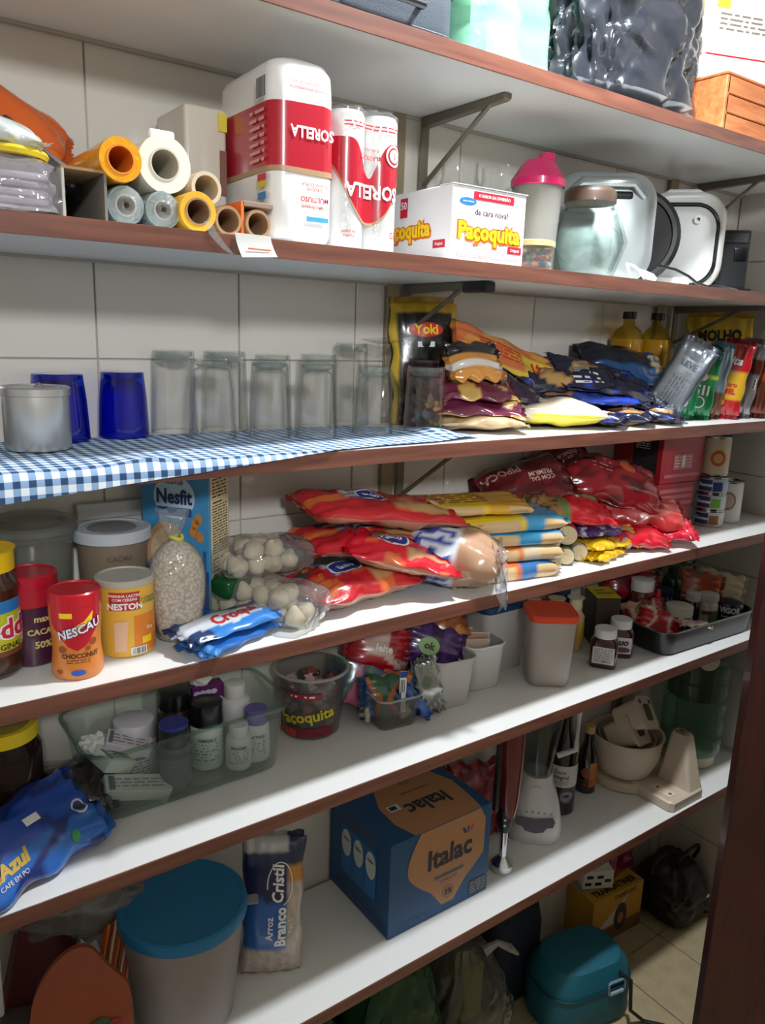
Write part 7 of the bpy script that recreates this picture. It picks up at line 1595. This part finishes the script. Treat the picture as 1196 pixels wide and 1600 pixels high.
# teal lunch bag
t = T('lunch_bag', 'teal padded bag with a grey buckle on the floor under the shelf', 'bag', (1.425, 0.085, 0.0), -0.20)
TE = mat((14, 96, 116), 0.6, bump=0.4, bs=300)
g = G(); loft(g, [(0.24, 0.15, 0.05, 0.0), (0.255, 0.168, 0.06, 0.02), (0.26, 0.172, 0.065, 0.09), (0.25, 0.162, 0.07, 0.14), (0.20, 0.14, 0.06, 0.170), (0.12, 0.07, 0.03, 0.178)], 8); g.out('bag_body', TE, t)
g = G(); g.tube([(x, y, 0.115) for x, y in rrect(0.259, 0.171, 0.066, 8)], 0.003, 6, closed=True); g.out('zip', mat((10, 60, 74), 0.4), t)
G().tube([(0.06, -0.08, 0.150), (0.085, -0.095, 0.13), (0.085, -0.105, 0.05), (0.13, -0.11, 0.004), (0.17, -0.14, 0.003)], 0.005, 6).out('strap', mat((20, 30, 34), 0.7), t)
g = G(); g.tube([(x+0.05, -0.086+0.0*y, y*1.0+0.116) for x, y in rrect(0.05, 0.034, 0.006, 3)], 0.0035, 6, closed=True); g.out('buckle', mat((120, 150, 170), 0.4), t)
G().box(0.03, 0.07, -0.092, -0.084, 0.098, 0.108, 0.002, 1).out('buckle_bar', mat((150, 176, 190), 0.4), t)
# navy cool bag behind
t = T('cool_bag', 'dark navy soft bag on the floor behind the teal one', 'bag', (1.310, 0.230, 0.0), 0.0)
g = G(); loft(g, [(0.19, 0.10, 0.04, 0.0), (0.20, 0.11, 0.05, 0.02), (0.195, 0.11, 0.05, 0.20), (0.17, 0.10, 0.045, 0.25), (0.1, 0.06, 0.02, 0.27)], 8); g.out('bag_body', mat((12, 24, 44), 0.7, bump=0.4, bs=200), t)
G().tube([(-0.06, 0, 0.26), (-0.05, -0.02, 0.32), (0.05, -0.02, 0.32), (0.06, 0, 0.26)], 0.006, 8).out('handle', mat((12, 16, 26), 0.7), t)
# handbag in the corner
t = crumple('handbag', 'dark maroon handbag with looped straps in the floor corner', 'bag', (1.945, 0.165, 0.0), 0.18, 0.19, 0.17, mat((30, 12, 15), 0.45, bump=0.6, bs=60, coat=0.1), 17, 0.55, 0.10)
G().tube([(0.03+0.055*cos(a), -0.02-0.02*sin(a), 0.165+0.055*sin(a)) for a in [radians(-20)+radians(220)*i/18 for i in range(19)]], 0.0055, 8).out('strap', mat((22, 12, 16), 0.4), t)
G().tube([(-0.05+0.06*cos(a), 0.0, 0.170+0.035*sin(a)) for a in [radians(-10)+radians(200)*i/18 for i in range(19)]], 0.005, 8).out('strap', mat((26, 16, 22), 0.4), t)
G().box(0.02, 0.035, -0.105, -0.098, 0.09, 0.10, 0.002, 1).out('clasp', CHROME, t)
G().tube([(0.05, -0.09, 0.02), (0.09, -0.11, 0.006), (0.10, -0.13, 0.006), (0.06, -0.12, 0.006)], 0.005, 6).out('trailing_strap', mat((22, 12, 16), 0.4), t)
# clear bag of vegetables
t = crumple('clear_plastic_bag', 'clear plastic bag tied at the top holding groceries on the floor', 'bag', (1.065, 0.140, 0.0), 0.24, 0.20, 0.34, film((190, 194, 190), 0.14, 1.8, 0.12, 1.0, 30, (150, 150, 144)), 23, 0.35, 0.10, 60, 40)
G().tube([(0.03, -0.04, 0.32), (0.06, -0.05, 0.335), (0.09, -0.06, 0.315), (0.11, -0.07, 0.295)], 0.006, 7, rs=[0.012, 0.007, 0.010, 0.004]).out('knotted_end', film((220, 222, 220), 0.25, 2.4, 0.1, 0.6, 40, (200, 200, 196)), t)
tag(G().box(1.04, 1.10, 0.10, 0.16, 0.15, 0.29, 0.006, 2).out('food_pack', mat((150, 140, 40), 0.5)), 'yellow-green pack inside the clear grocery bag on the floor', 'pack')
tag(G().box(1.03, 1.12, 0.11, 0.18, 0.005, 0.148, 0.008, 2).out('food_pack', mat((96, 76, 66), 0.6)), 'brown pack at the bottom of the clear grocery bag on the floor', 'pack')
for i, (x, y, s_, lab) in enumerate(((0.845, 0.135, 1.0, 'green plastic carrier bag on the floor, left of the clear grocery bag'), (0.62, 0.150, 0.95, 'green plastic carrier bag on the floor at the far left under the milk box'))):
    crumple('carrier_bag', lab, 'bag', (x, y, 0.0), 0.24*s_, 0.20, 0.45*s_, film((70, 120, 84), 0.75, 1.2, 0.2, 1.0, 26, (34, 74, 48)), 31+i*7, 0.5, 0.12, 60, 36, 0.0, 'green carrier bags on the floor')

# ================================================================ printing belongs to the part it is printed on
PRINT = ('lettering', 'small_print', 'barcode', 'barcode_panel', 'printed_emblem', 'button', 'white_blot', 'ring_pull', 'lid_window', 'opening', 'slot', 'screw_hole', 'pale_inset', 'catch', 'lid_disc', 'cocoa_ball', 'flake_print', 'petal_print', 'seal_ring', 'seal_centre', 'emblem_centre', 'disc_centre', 'sizes')
for t in [o for o in bpy.data.objects if o.type == 'EMPTY' and 'label' in o]:
    ch = [c for c in t.children if c.type == 'MESH']
    base = [c for c in ch if c.name.split('.')[0] not in PRINT and c.matrix_basis == Matrix()]
    if not base: continue
    big = max(base, key=lambda c: c.dimensions.x*c.dimensions.y+c.dimensions.y*c.dimensions.z+c.dimensions.x*c.dimensions.z)
    for c in ch:
        if c.name.split('.')[0] in PRINT and c is not big: c.parent = big
